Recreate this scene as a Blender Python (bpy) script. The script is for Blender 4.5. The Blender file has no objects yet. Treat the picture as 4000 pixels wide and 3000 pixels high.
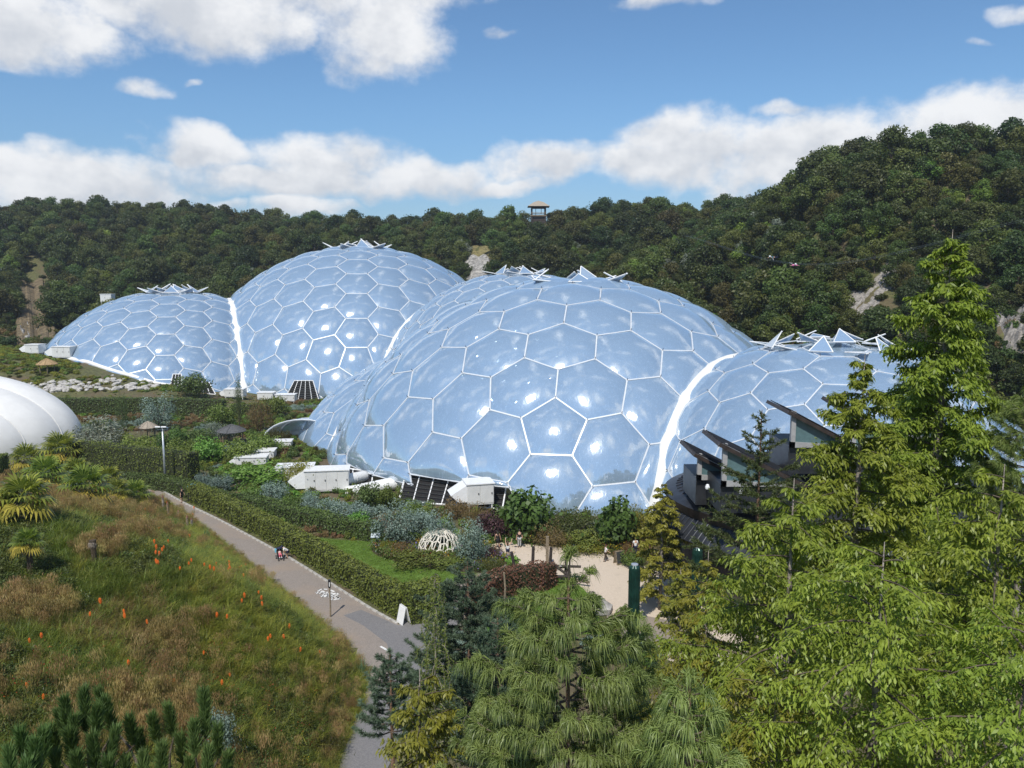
import bpy, math, random
import numpy as np
from mathutils import Vector, Matrix

scene = bpy.context.scene
COL = scene.collection
R_ = math.radians
rng = np.random.default_rng(7)
random.seed(7)

# ------------------------------------------------------------------ camera
CAM_Z = 26.0
PITCH = R_(7.6)
FPX = 1720.0            # focal length in pixels of a 2212 px wide picture (28 mm on 36 mm)
cam_d = bpy.data.cameras.new('camera')
cam_d.lens = 28.0
cam_d.sensor_width = 36.0
cam_d.clip_start = 0.3
cam_d.clip_end = 4000.0
cam = bpy.data.objects.new('camera', cam_d)
cam.location = (0, 0, CAM_Z)
cam.rotation_euler = (R_(90) - PITCH, 0, 0)
COL.objects.link(cam)
scene.camera = cam

# ------------------------------------------------------------------ sun, sky, exposure
SUN_EL = 53.0
SUN_LEFT = 15.0          # degrees left of straight behind the camera
sdir = Vector((-math.sin(R_(SUN_LEFT)) * math.cos(R_(SUN_EL)),
               -math.cos(R_(SUN_LEFT)) * math.cos(R_(SUN_EL)), math.sin(R_(SUN_EL))))
sun_d = bpy.data.lights.new('sun', 'SUN')
sun_d.energy = 3.7
sun_d.angle = R_(0.53)
sun_d.color = (1.0, 0.955, 0.88)
sun = bpy.data.objects.new('sun', sun_d)
sun.rotation_euler = sdir.to_track_quat('Z', 'Y').to_euler()
sun.location = (0, -50, 200)
COL.objects.link(sun)

scene.view_settings.view_transform = 'Standard'
scene.view_settings.look = 'None'
scene.view_settings.exposure = 0.25
scene.view_settings.gamma = 1.0
scene.view_settings.use_curve_mapping = False
scene.render.engine = 'CYCLES'
scene.cycles.use_denoising = True
scene.cycles.max_bounces = 6
scene.cycles.diffuse_bounces = 4
scene.cycles.glossy_bounces = 3
scene.cycles.transmission_bounces = 4
scene.cycles.transparent_max_bounces = 12
scene.cycles.caustics_reflective = False
scene.cycles.caustics_refractive = False
scene.cycles.sample_clamp_indirect = 4.0

world = bpy.data.worlds.new('World')
scene.world = world
world.use_nodes = True
wt = world.node_tree
wt.nodes.clear()


class NT:
    """small helper for wiring node trees"""
    def __init__(self, tree):
        self.t = tree

    def n(self, kind, **kw):
        nd = self.t.nodes.new(kind)
        for k, v in kw.items():
            setattr(nd, k, v)
        return nd

    def put(self, sock, v):
        if isinstance(v, bpy.types.NodeSocket):
            self.t.links.new(v, sock)
        else:
            sock.default_value = v

    def m(self, op, a, b=None, c=None, clamp=False):
        nd = self.n('ShaderNodeMath', operation=op, use_clamp=clamp)
        self.put(nd.inputs[0], a)
        if b is not None:
            self.put(nd.inputs[1], b)
        if c is not None:
            self.put(nd.inputs[2], c)
        return nd.outputs[0]

    def sstep(self, x, lo, hi):
        nd = self.n('ShaderNodeMapRange', interpolation_type='SMOOTHSTEP')
        self.put(nd.inputs[0], x)
        nd.inputs[1].default_value = lo
        nd.inputs[2].default_value = hi
        return nd.outputs[0]

    def lin(self, x, lo, hi, a=0.0, b=1.0):
        nd = self.n('ShaderNodeMapRange')
        self.put(nd.inputs[0], x)
        for i, v in zip((1, 2, 3, 4), (lo, hi, a, b)):
            nd.inputs[i].default_value = v
        return nd.outputs[0]

    def mix(self, f, a, b, blend='MIX'):
        nd = self.n('ShaderNodeMix', data_type='RGBA', blend_type=blend)
        self.put(nd.inputs[0], f)
        for s, v in ((nd.inputs[6], a), (nd.inputs[7], b)):
            if isinstance(v, tuple) and len(v) == 3:
                v = (*v, 1)
            self.put(s, v)
        return nd.outputs[2]

    def noise(self, vec, scale, detail=4, rough=0.55, dist=0.0, out=0, dim='3D'):
        nd = self.n('ShaderNodeTexNoise', noise_dimensions=dim)
        if vec is not None:
            self.put(nd.inputs['Vector'], vec)
        nd.inputs['Scale'].default_value = scale
        nd.inputs['Detail'].default_value = detail
        nd.inputs['Roughness'].default_value = rough
        nd.inputs['Distortion'].default_value = dist
        return nd.outputs[out]


def build_world():
    w = NT(wt)
    sky = w.n('ShaderNodeTexSky', sky_type='NISHITA')
    sky.sun_disc = False
    sky.sun_elevation = R_(SUN_EL)
    sky.sun_rotation = R_(180.0 + SUN_LEFT)
    sky.altitude = 50
    sky.air_density = 1.0
    sky.dust_density = 0.25
    sky.ozone_density = 2.2
    tc = w.n('ShaderNodeTexCoord')
    sep = w.n('ShaderNodeSeparateXYZ')
    w.put(sep.inputs[0], tc.outputs['Generated'])
    x, y, z = sep.outputs
    az = w.m('ARCTAN2', x, y)
    el = w.m('ARCSINE', z)
    comb = w.n('ShaderNodeCombineXYZ')
    w.put(comb.inputs[0], az)
    w.put(comb.inputs[1], w.m('MULTIPLY', el, 1.35))
    # domain warp so that the cumulus edges billow
    w1 = w.noise(comb.outputs[0], 7.0, 3, 0.6, out=0, dim='2D')
    comb2 = w.n('ShaderNodeCombineXYZ')
    w.put(comb2.inputs[0], w.m('ADD', az, 3.7))
    w.put(comb2.inputs[1], w.m('MULTIPLY', el, 1.35))
    w2 = w.noise(comb2.outputs[0], 7.0, 3, 0.6, out=0, dim='2D')
    azw = w.m('ADD', az, w.m('MULTIPLY', w.m('SUBTRACT', w1, 0.5), 0.085))
    elw = w.m('ADD', el, w.m('MULTIPLY', w.m('SUBTRACT', w2, 0.5), 0.055))
    blobs = [  # centre px, radius px, strength of the cumulus masses seen in the sky (2212 px picture)
        (150, 398, 250, 62), (30, 372, 150, 50), (440, 322, 128, 50), (690, 345, 190, 72), (640, 392, 300, 44), (910, 380, 190, 46),
        (1180, 352, 132, 58), (1500, 312, 190, 80), (1420, 350, 200, 60), (1800, 330, 370, 100), (2140, 290, 280, 95), (1690, 232, 70, 26, .55),
        (640, 448, 150, 26, .8), (440, 440, 66, 18, .7), (1090, 400, 150, 26, .7),
        (60, 40, 190, 100), (470, 25, 190, 92), (350, -50, 330, 90), (820, 70, 165, 104), (760, -50, 300, 90), (1440, -8, 150, 34, .7),
        (308, 192, 60, 26, .55), (1092, 84, 40, 24, .35), (2115, 92, 50, 18, .4), (2190, 10, 70, 22, .5), (410, 180, 36, 14, .25),
    ]
    acc = None
    dmin = None
    pos = w.n('ShaderNodeCombineXYZ')
    w.put(pos.inputs[0], azw)
    w.put(pos.inputs[1], elw)
    pos.inputs[2].default_value = 1.0

    def vm(op, a, b=None, c=None, s=None):
        nd = w.n('ShaderNodeVectorMath', operation=op)
        w.put(nd.inputs[0], a)
        if b is not None:
            w.put(nd.inputs[1], b)
        if c is not None:
            w.put(nd.inputs[2], c)
        if s is not None:
            w.put(nd.inputs['Scale'], s)
        return nd
    for (cx, cy, rx, ry, *st) in blobs:
        dx_, dy_ = (cx - 1106) / FPX, (829.5 - cy) / FPX
        v_ = Vector((dx_, math.cos(PITCH) + dy_ * math.sin(PITCH), -math.sin(PITCH) + dy_ * math.cos(PITCH))).normalized()
        a0, e0 = math.atan2(v_.x, v_.y), math.asin(v_.z)
        ra, re = rx / FPX * .93, ry / FPX * .93
        uv = vm('MULTIPLY_ADD', pos.outputs[0], (1 / ra, 1 / re, 0.0), (-a0 / ra, -e0 / re, 0.0)).outputs[0]
        dd = vm('DOT_PRODUCT', uv, uv).outputs['Value']
        if st:
            dd = w.m('ADD', dd, 1.0 - st[0])
        fp = w.m('SUBTRACT', 1.0, dd, clamp=True)
        up_ = vm('MULTIPLY_ADD', uv, (0.0, 1.0, 0.0), (0.0, 0.0, 1.0)).outputs[0]
        wv = vm('SCALE', up_, s=fp).outputs[0]
        acc = wv if acc is None else vm('ADD', acc, wv).outputs[0]
        dmin = dd if dmin is None else w.m('MINIMUM', dmin, dd)
    fmax = w.m('SUBTRACT', 1.0, dmin)
    sp2 = w.n('ShaderNodeSeparateXYZ')
    w.put(sp2.inputs[0], acc)
    num, den = sp2.outputs[1], sp2.outputs[2]
    # the same kind of fair weather cumulus over the rest of the sky
    gn = w.noise(comb.outputs[0], 1.7, 4, 0.5, dim='2D')
    outside = w.m('MAXIMUM', w.sstep(w.m('ABSOLUTE', az), 0.62, 0.85), w.sstep(el, 0.36, 0.5))
    gen = w.m('MULTIPLY', w.m('SUBTRACT', gn, 0.60), 4.0)
    gen = w.m('SUBTRACT', gen, w.m('MULTIPLY', w.m('SUBTRACT', 1.0, outside), 4.0))
    field = w.m('MAXIMUM', fmax, gen)
    fine = w.noise(comb.outputs[0], 19.0, 6, 0.62, dim='2D')
    edge = w.m('ADD', field, w.m('MULTIPLY', w.m('SUBTRACT', fine, 0.5), 1.45))
    dens = w.sstep(edge, -0.28, 0.80)
    vrel = w.m('DIVIDE', num, w.m('ADD', den, 0.08))
    # tops bright, bases grey
    sh_n = w.noise(comb2.outputs[0], 11.0, 4, 0.6, dim='2D')
    shade = w.m('ADD', w.m('MULTIPLY', vrel, 0.62), w.m('MULTIPLY', w.m('SUBTRACT', sh_n, 0.46), 2.6))
    shade = w.m('ADD', shade, w.m('MULTIPLY', w.m('SUBTRACT', fine, 0.5), 0.9))
    shade = w.sstep(shade, -0.75, 0.75)
    ccol = w.mix(shade, (0.540, 0.568, 0.615), (0.800, 0.808, 0.822))
    # sky colour at strength 0.1: same units as the clouds
    hz = w.sstep(el, 0.02, 0.22)
    tint = w.mix(hz, (0.057, 0.069, 0.085), (0.070, 0.090, 0.104))
    skyc = w.mix(1.0, sky.outputs[0], tint, 'MULTIPLY')
    thin = w.m('MULTIPLY', dens, w.lin(el, 0.0, 0.05, 0.75, 0.97))
    col = w.mix(thin, skyc, ccol)
    bg = w.n('ShaderNodeBackground')
    w.put(bg.inputs[0], col)
    bg.inputs[1].default_value = 1.0
    # Background strength is 0.1: colours above are scaled back up by 10
    sc = w.mix(1.0, col, (10.0, 10.0, 10.0), 'MULTIPLY')
    w.put(bg.inputs[0], sc)
    bg.inputs[1].default_value = 0.1
    out = w.n('ShaderNodeOutputWorld')
    w.put(out.inputs[0], bg.outputs[0])
    world.cycles.sampling_method = 'MANUAL'
    world.cycles.sample_map_resolution = 256


build_world()


# ------------------------------------------------------------------ pixel helpers (measuring only)
def raydir(px, py):
    dx = (px - 1106.0) / FPX
    dy = (829.5 - py) / FPX
    return np.array([dx, math.cos(PITCH) + dy * math.sin(PITCH), -math.sin(PITCH) + dy * math.cos(PITCH)])


def at(px, py, Y):
    d = raydir(px, py)
    t = Y / d[1]
    return np.array([d[0] * t, Y, CAM_Z + d[2] * t])


def on_z(px, py, z=0.0):
    d = raydir(px, py)
    t = (z - CAM_Z) / d[2]
    return np.array([d[0] * t, d[1] * t, z])
# ------------------------------------------------------------------ mesh helpers
def mk(name, V, F, mat=None, parent=None, smooth=False, attr=None, link=True, loc=None):
    """V (n,3); F (m,k) array or list of tuples -> one mesh object"""
    me = bpy.data.meshes.new(name)
    V = np.asarray(V, dtype=np.float32).reshape(-1, 3)
    if isinstance(F, np.ndarray) and F.ndim == 2:
        m, k = F.shape
        me.vertices.add(len(V))
        me.vertices.foreach_set('co', V.ravel())
        me.loops.add(m * k)
        me.loops.foreach_set('vertex_index', F.astype(np.int32).ravel())
        me.polygons.add(m)
        me.polygons.foreach_set('loop_start', np.arange(0, m * k, k, dtype=np.int32))
        me.update(calc_edges=True)
    else:
        me.from_pydata([tuple(map(float, v)) for v in V], [], [tuple(int(i) for i in f) for f in F])
        me.update()
    if attr is not None:
        a = me.attributes.new('v', 'FLOAT', 'FACE')
        a.data.foreach_set('value', np.asarray(attr, dtype=np.float32))
    if mat is not None:
        me.materials.append(mat)
    if smooth:
        me.polygons.foreach_set('use_smooth', np.ones(len(me.polygons), dtype=bool))
    o = bpy.data.objects.new(name, me)
    if link:
        COL.objects.link(o)
    if parent is not None:
        o.parent = parent
    if loc is not None:
        o.location = loc
    return o


class MB:
    """collects boxes, tubes, sheets ... as one mesh"""
    def __init__(self):
        self.v = []
        self.f = []
        self.n = 0

    def add(self, V, F):
        V = [tuple(map(float, p)) for p in V]
        self.v += V
        self.f += [tuple(int(i) + self.n for i in f) for f in F]
        self.n += len(V)
        return self

    def box(self, c, s, rot=None):
        hx, hy, hz = s[0] / 2, s[1] / 2, s[2] / 2
        P = [Vector((x, y, z)) for x in (-hx, hx) for y in (-hy, hy) for z in (-hz, hz)]
        if rot is not None:
            if isinstance(rot, (int, float)):
                rot = Matrix.Rotation(rot, 3, 'Z')
            P = [rot @ p for p in P]
        P = [p + Vector(c) for p in P]
        return self.add(P, [(0, 1, 3, 2), (4, 6, 7, 5), (0, 4, 5, 1), (2, 3, 7, 6), (0, 2, 6, 4), (1, 5, 7, 3)])

    def tube(self, pts, rad, n=8, cap=True):
        pts = [Vector(tuple(map(float, p))) for p in pts]
        if not hasattr(rad, '__len__'):
            rad = [rad] * len(pts)
        V = []
        ref = Vector((0.31, 0.17, 0.93))
        for i, p in enumerate(pts):
            d = (pts[min(i + 1, len(pts) - 1)] - pts[max(i - 1, 0)])
            if d.length < 1e-9:
                d = Vector((0, 0, 1))
            d.normalize()
            u = d.cross(ref)
            if u.length < 1e-3:
                u = d.cross(Vector((1, 0, 0)))
            u.normalize()
            w = d.cross(u)
            for k in range(n):
                a = 2 * math.pi * k / n
                V.append(p + (u * math.cos(a) + w * math.sin(a)) * rad[i])
        F = []
        for i in range(len(pts) - 1):
            for k in range(n):
                a, b = i * n + k, i * n + (k + 1) % n
                F.append((a, b, b + n, a + n))
        if cap:
            F.append(tuple(range(n - 1, -1, -1)))
            F.append(tuple(range((len(pts) - 1) * n, len(pts) * n)))
        return self.add(V, F)

    def lathe(self, prof, n=16, c=(0, 0, 0)):
        V = []
        for r, z in prof:
            for k in range(n):
                a = 2 * math.pi * k / n
                V.append((c[0] + r * math.cos(a), c[1] + r * math.sin(a), c[2] + z))
        F = []
        for i in range(len(prof) - 1):
            for k in range(n):
                a, b = i * n + k, i * n + (k + 1) % n
                F.append((a, b, b + n, a + n))
        F.append(tuple(range(n - 1, -1, -1)))
        F.append(tuple(range((len(prof) - 1) * n, len(prof) * n)))
        return self.add(V, F)

    def prism(self, poly, vec):
        """poly: list of 3d points, extruded along vec"""
        n = len(poly)
        P = [Vector(tuple(p)) for p in poly]
        Q = [p + Vector(vec) for p in P]
        F = [tuple(range(n - 1, -1, -1)), tuple(range(n, 2 * n))]
        F += [(i, (i + 1) % n, n + (i + 1) % n, n + i) for i in range(n)]
        return self.add(P + Q, F)

    def build(self, name, mat=None, parent=None, smooth=False, loc=None):
        return mk(name, np.array(self.v), self.f, mat, parent, smooth, loc=loc)


def empty(name, loc=(0, 0, 0), rz=0.0):
    o = bpy.data.objects.new(name, None)
    o.location = loc
    o.rotation_euler = (0, 0, rz)
    o.empty_display_size = 0.3
    COL.objects.link(o)
    return o


def tag(o, label=None, cat=None, group=None, kind=None):
    if label:
        o['label'] = label
    if cat:
        o['category'] = cat
    if group:
        o['group'] = group
    if kind:
        o['kind'] = kind
    return o


def copy_tree(o, parent=None):
    c = o.copy()
    COL.objects.link(c)
    c.parent = parent
    for ch in o.children:
        copy_tree(ch, c)
    return c


# ------------------------------------------------------------------ materials
MATS = {}


def new_mat(name):
    m = bpy.data.materials.new(name)
    m.use_nodes = True
    m.node_tree.nodes.clear()
    t = NT(m.node_tree)
    out = t.n('ShaderNodeOutputMaterial')
    MATS[name] = m
    return m, t, out


def flat(name, col, rough=0.6, metal=0.0, var=0.15, scale=3.0, spec=0.4, bump=0.0, bscale=30.0, col2=None):
    """plain surface with a little mottling"""
    m, t, out = new_mat(name)
    tc = t.n('ShaderNodeTexCoord')
    nz = t.noise(tc.outputs['Object'], scale, 5, 0.6)
    lo = tuple(c * (1 - var) for c in col) if col2 is None else col2
    hi = tuple(min(1, c * (1 + var)) for c in col)
    c = t.mix(t.sstep(nz, 0.3, 0.7), lo, hi)
    p = t.n('ShaderNodeBsdfPrincipled')
    t.put(p.inputs['Base Color'], c)
    p.inputs['Roughness'].default_value = rough
    p.inputs['Metallic'].default_value = metal
    p.inputs['Specular IOR Level'].default_value = spec
    if bump:
        b = t.n('ShaderNodeBump')
        b.inputs['Strength'].default_value = bump
        b.inputs['Distance'].default_value = 0.05
        t.put(b.inputs['Height'], t.noise(tc.outputs['Object'], bscale, 4, 0.6))
        t.put(p.inputs['Normal'], b.outputs[0])
    t.put(out.inputs[0], p.outputs[0])
    return m


def leafm(name, dark, light, transl=0.35, rough=0.5, objvar=0.25, third=None, spec=0.35):
    """foliage: leaf to leaf variation from face attribute v, plant to plant from the object's random number"""
    m, t, out = new_mat(name)
    at_ = t.n('ShaderNodeAttribute', attribute_name='v')
    oi = t.n('ShaderNodeObjectInfo')
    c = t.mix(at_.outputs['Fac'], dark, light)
    if third is not None:
        c = t.mix(t.sstep(oi.outputs['Random'], 0.35, 0.95), c, t.mix(at_.outputs['Fac'], tuple(x * .6 for x in third), third))
    hsv = t.n('ShaderNodeHueSaturation')
    t.put(hsv.inputs['Hue'], t.lin(oi.outputs['Random'], 0, 1, 0.5 - 0.035 * objvar / .25, 0.5 + 0.02 * objvar / .25))
    t.put(hsv.inputs['Value'], t.lin(t.m('FRACT', t.m('MULTIPLY', oi.outputs['Random'], 7.31)), 0, 1, 1 - objvar, 1 + objvar))
    t.put(hsv.inputs['Color'], c)
    p = t.n('ShaderNodeBsdfPrincipled')
    t.put(p.inputs['Base Color'], hsv.outputs[0])
    p.inputs['Roughness'].default_value = rough
    p.inputs['Specular IOR Level'].default_value = spec
    tr = t.n('ShaderNodeBsdfTranslucent')
    t.put(tr.inputs[0], t.mix(1.0, hsv.outputs[0], (1.15, 1.25, 0.6), 'MULTIPLY'))
    mx = t.n('ShaderNodeMixShader')
    mx.inputs[0].default_value = transl
    t.put(mx.inputs[1], p.outputs[0])
    t.put(mx.inputs[2], tr.outputs[0])
    t.put(out.inputs[0], mx.outputs[0])
    return m


M_white = flat('white_metal_paint', (0.80, 0.80, 0.79), 0.35, 0, 0.05)
M_beam = flat('galvanised_white_steel', (0.64, 0.67, 0.70), 0.35, 0.1, 0.06)
M_innerbeam = flat('inner_steel_tube', (0.62, 0.66, 0.70), 0.4, 0.3, 0.06)
M_arch = flat('white_membrane_gutter', (0.78, 0.77, 0.73), 0.5, 0, 0.07, 0.6, bump=0.1, bscale=2.0)
M_dark = flat('dark_metal', (0.03, 0.03, 0.035), 0.4, 0.2)
M_bark = flat('bark', (0.11, 0.085, 0.065), 0.9, 0, 0.5, 6, bump=0.6, bscale=20)
M_barkred = flat('reddish_bark', (0.19, 0.115, 0.075), 0.9, 0, 0.45, 6, bump=0.6, bscale=20)
M_barkgrey = flat('grey_bark', (0.24, 0.21, 0.18), 0.9, 0, 0.55, 5, bump=0.6, bscale=18)
M_wood = flat('weathered_wood', (0.24, 0.19, 0.13), 0.85, 0, 0.4, 8, bump=0.5, bscale=25)
M_darkwood = flat('dark_timber', (0.045, 0.035, 0.03), 0.8, 0, 0.4, 6)
M_rock = flat('grey_rock', (0.30, 0.285, 0.26), 0.95, 0, 0.5, 0.9, bump=1.0, bscale=3)
M_palerock = flat('pale_stone', (0.44, 0.42, 0.385), 0.9, 0, 0.35, 3, bump=0.6, bscale=8)


def etfe():
    m, t, out = new_mat('etfe_film')
    tc = t.n('ShaderNodeTexCoord')
    # weld seams that run down the cushions, and faint film wrinkles
    mp = t.n('ShaderNodeMapping')
    mp.inputs['Scale'].default_value = (1.0, 1.0, 0.035)
    t.put(mp.inputs[0], tc.outputs['Object'])
    seams = t.noise(mp.outputs[0], 2.6, 2, 0.6)
    wr = t.noise(tc.outputs['Object'], 0.55, 3, 0.5)
    bmp = t.n('ShaderNodeBump')
    bmp.inputs['Strength'].default_value = 0.30
    bmp.inputs['Distance'].default_value = 0.12
    t.put(bmp.inputs['Height'], t.m('ADD', t.m('MULTIPLY', seams, 0.35), t.m('MULTIPLY', wr, 0.8)))
    line = t.sstep(t.m('ABSOLUTE', t.m('SUBTRACT', seams, 0.5)), 0.012, 0.0)
    lw = t.n('ShaderNodeLayerWeight')
    lw.inputs[0].default_value = 0.5
    fac = t.lin(lw.outputs['Facing'], 0.0, 0.95, 0.38, 0.56)
    gl = t.n('ShaderNodeBsdfGlossy')
    gl.inputs['Color'].default_value = (0.95, 0.97, 1.0, 1)
    gl.inputs['Roughness'].default_value = 0.08
    t.put(gl.inputs['Normal'], bmp.outputs[0])
    tr = t.n('ShaderNodeBsdfTransparent')
    tr.inputs[0].default_value = (0.80, 0.87, 0.93, 1)
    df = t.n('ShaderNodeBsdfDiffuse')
    df.inputs[0].default_value = (0.56, 0.77, 1.0, 1)  # clear film tinted blue: reflected sky brightness put into the diffuse colour
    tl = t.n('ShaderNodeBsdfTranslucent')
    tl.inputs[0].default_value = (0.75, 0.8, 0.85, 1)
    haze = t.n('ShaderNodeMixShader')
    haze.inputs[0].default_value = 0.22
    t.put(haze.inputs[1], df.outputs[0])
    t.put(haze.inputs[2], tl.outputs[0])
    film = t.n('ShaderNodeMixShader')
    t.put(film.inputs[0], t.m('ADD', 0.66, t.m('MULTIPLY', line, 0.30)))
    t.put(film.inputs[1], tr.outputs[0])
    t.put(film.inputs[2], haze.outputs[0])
    mx = t.n('ShaderNodeMixShader')
    t.put(mx.inputs[0], fac)
    t.put(mx.inputs[1], film.outputs[0])
    t.put(mx.inputs[2], gl.outputs[0])
    t.put(out.inputs[0], mx.outputs[0])
    return m


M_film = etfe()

# ------------------------------------------------------------------ terrain
XL_Y = np.array([-60, 20, 30, 36, 40, 46, 50, 54, 60, 72, 84, 91, 96, 104, 200])
XL_X = np.array([6, -1.5, -6.5, -9.0, -9.9, -9.6, -10.2, -12.5, -17.0, -26.0, -35.5, -41.5, -48.0, -60.0, -90])


def path_left(Y):
    return np.interp(Y, XL_Y, XL_X)


def ctrl_points():
    C = []
    for p in [(800, 1350), (600, 1200), (400, 1085), (1100, 1200), (1300, 1190), (1450, 1320), (900, 1150), (700, 1090), (1000, 1100), (1300, 1110),
              (1600, 1250), (1900, 1300), (1500, 1150), (1250, 1400), (1000, 1400), (520, 1060), (250, 1020), (60, 985), (-150, 990), (-400, 1000)]:
        C.append(tuple(on_z(*p)))
    for X in (-130, -100, -70, -45, -20):
        C.append((X, 120, 0.0))
        C.append((X, 138, 0.0 if X > -110 else 1))
    for X in (-100, -80, -62):
        C.append((X, 151, 0.6))
    for p in [(-40, 152, 0), (-20, 155, 0), (-45, 170, -1.2), (-45, 186, -2.5), (-25, 180, -2), (0, 165, -1), (30, 165, 0)]:
        C.append(p)
    # grass bank, rock garden, meadow below the left dome
    for px in (-200, 0, 130, 250, 380):
        k = 1.0 if px < 300 else 0.55
        C.append(tuple(at(px, 862, 160) * np.array([1, 1, 0]) + np.array([0, 0, 2.6 * k])))
        C.append(tuple(at(px, 822, 170) * np.array([1, 1, 0]) + np.array([0, 0, 5.2 * k])))
    for p in [(-300, 780, 178), (-100, 778, 178), (0, 780, 178), (120, 778, 180), (190, 785, 180), (-300, 745, 205), (-50, 745, 205), (60, 750, 205), (-200, 700, 235), (0, 690, 240), (60, 700, 240)]:
        C.append(tuple(at(*p)))
    for p in [(250, 806, 178), (330, 835, 176), (430, 850, 178)]:
        C.append(tuple(at(*p)))
    # wooded ridge behind (ground is about 6 m under the tree tops)
    ridge = [(-500, 430, 330), (-300, 430, 340), (-100, 436, 350), (60, 440, 370), (200, 445, 380), (300, 448, 385), (420, 452, 390), (520, 468, 390), (620, 470, 390), (720, 474, 390), (830, 480, 385),
             (930, 474, 380), (1000, 474, 372), (1060, 476, 362), (1110, 468, 350), (1165, 462, 332), (1230, 460, 325), (1330, 444, 320), (1450, 436, 320),
             (1560, 432, 315), (1650, 440, 300)]
    for px, py, Y in ridge:
        q = at(px, py, Y)
        C.append((q[0], q[1], q[2] - 8.0))
        C.append((q[0] * 1.1, q[1] + 45, q[2] - 12.0))
        C.append((q[0] * 1.3, q[1] + 150, q[2] - 25.0))
    # slopes
    for px, py, Y in [(0, 600, 290), (150, 610, 290), (300, 590, 300), (450, 590, 305), (600, 540, 330), (800, 530, 335), (1000, 540, 320),
                      (1030, 585, 285), (900, 600, 300), (1150, 580, 270), (1300, 560, 250), (1450, 600, 225), (1550, 620, 205), (1640, 690, 185), (-200, 600, 290), (-450, 600, 280)]:
        q = at(px, py, Y)
        C.append((q[0], q[1], q[2] - 3.0))
    for X in (-60, -30, 0, 30):
        C.append((X, 262, 4.0))
    # right hill
    for px, py, Y in [(1690, 430, 205), (1720, 400, 205), (1790, 352, 203), (1860, 306, 200), (1960, 285, 196), (2060, 272, 192), (2160, 275, 188), (2300, 280, 185), (2500, 290, 180), (2800, 300, 170)]:
        q = at(px, py, Y)
        C.append((q[0], q[1], q[2] - 11.0))
        C.append((q[0] * 1.15, q[1] + 50, q[2] - 6.0))
        C.append((q[0] * 1.3, q[1] + 130, q[2] - 10.0))
    for px, py, Y in [(1700, 690, 160), (1850, 690, 148), (1950, 740, 135), (2080, 760, 125), (2250, 770, 118), (2500, 760, 110), (1750, 560, 178), (1900, 520, 172),
                      (2050, 520, 162), (2212, 520, 155), (2500, 500, 150), (2100, 880, 108), (2300, 900, 100)]:
        q = at(px, py, Y)
        C.append((q[0], q[1], q[2] - 2.0))
    C += [(60, 125, 1.0), (70, 110, 1.0), (75, 85, 0.5), (80, 60, 0.5), (110, 60, 8), (130, 90, 20), (60, 30, 2), (100, 20, 8), (-60, 75, 3), (-70, 30, 13), (-120, 60, 12), (-160, 110, 6), (-180, 170, 14)]
    C += [(-300, 20, 15), (-300, 200, 30), (-300, 400, 50), (300, 20, 30), (300, 200, 60), (300, 450, 50), (0, 600, 30), (-300, 600, 30), (300, 600, 30), (0, -60, 10), (-100, -60, 12), (100, -60, 12)]
    return np.array(C, dtype=float)


CP = ctrl_points()
_d = np.linalg.norm(CP[:, None, :2] - CP[None, :, :2], axis=2)
_A = np.zeros((len(CP) + 1,) * 2)
_A[:-1, :-1] = -_d - 0.8 * np.eye(len(CP)) * -1
_A[:-1, -1] = 1
_A[-1, :-1] = 1
_W = np.linalg.lstsq(_A, np.append(CP[:, 2], 0), rcond=None)[0]


def smooth01(t):
    t = np.clip(t, 0, 1)
    return t * t * (3 - 2 * t)


def ground(X, Y):
    """terrain height, vectorised"""
    X = np.atleast_1d(np.asarray(X, dtype=float))
    Y = np.atleast_1d(np.asarray(Y, dtype=float))
    H = np.empty(X.shape)
    xf, yf, hf = X.ravel(), Y.ravel(), H.ravel()
    for s in range(0, len(xf), 20000):
        e = s + 20000
        d = np.hypot(xf[s:e, None] - CP[None, :, 0], yf[s:e, None] - CP[None, :, 1])
        hf[s:e] = -d @ _W[:-1] + _W[-1]
    H = hf.reshape(X.shape)
    xl = path_left(Y)
    # level garden floor: path, lawn, plaza
    inside = smooth01((X - xl + 1.5) / 1.5) * smooth01((Y - 34) / 4) * smooth01((112 - Y) / 8) * smooth01((66 - X) / 10)
    H = H * (1 - inside)
    # the flower bank left of the path
    d = np.maximum(0, xl - 0.4 - X) * np.where(Y > 54, 0.76, np.interp(Y, [48, 54], [1.0, 0.76]))
    bank = 12.6 * (1 - np.exp(-d * 0.95 / 12.6 * 1.15)) * 1.05
    bank = np.minimum(bank, 12.4 + 0.02 * d)
    bank *= np.interp(Y, [56, 66, 80, 94], [1.0, 0.8, 0.42, 0.0])
    wb = (X < xl) & (Y < 100)
    base = np.where(Y < 100, np.minimum(H, bank + 1.0) * smooth01((Y - 70) / 26), H)
    H = np.where(wb, np.maximum(bank, base * smooth01(d / 6)), H)
    # foreground slope under the conifers
    fore = np.clip((36.5 - Y) * 0.40, 0, 12.5) * smooth01((X - xl - 1.0) / 7)
    H = np.where((Y < 37) & (X >= xl), np.minimum(np.maximum(fore, 0), 12.5), H)
    return H


def gz(x, y):
    return float(ground(x, y)[0])


def spaced(a, b, fine_a, fine_b, fs, cs):
    left = np.arange(a, fine_a, cs)
    mid = np.arange(fine_a, fine_b, fs)
    right = np.arange(fine_b, b + cs, cs)
    return np.concatenate([left, mid, right])


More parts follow.
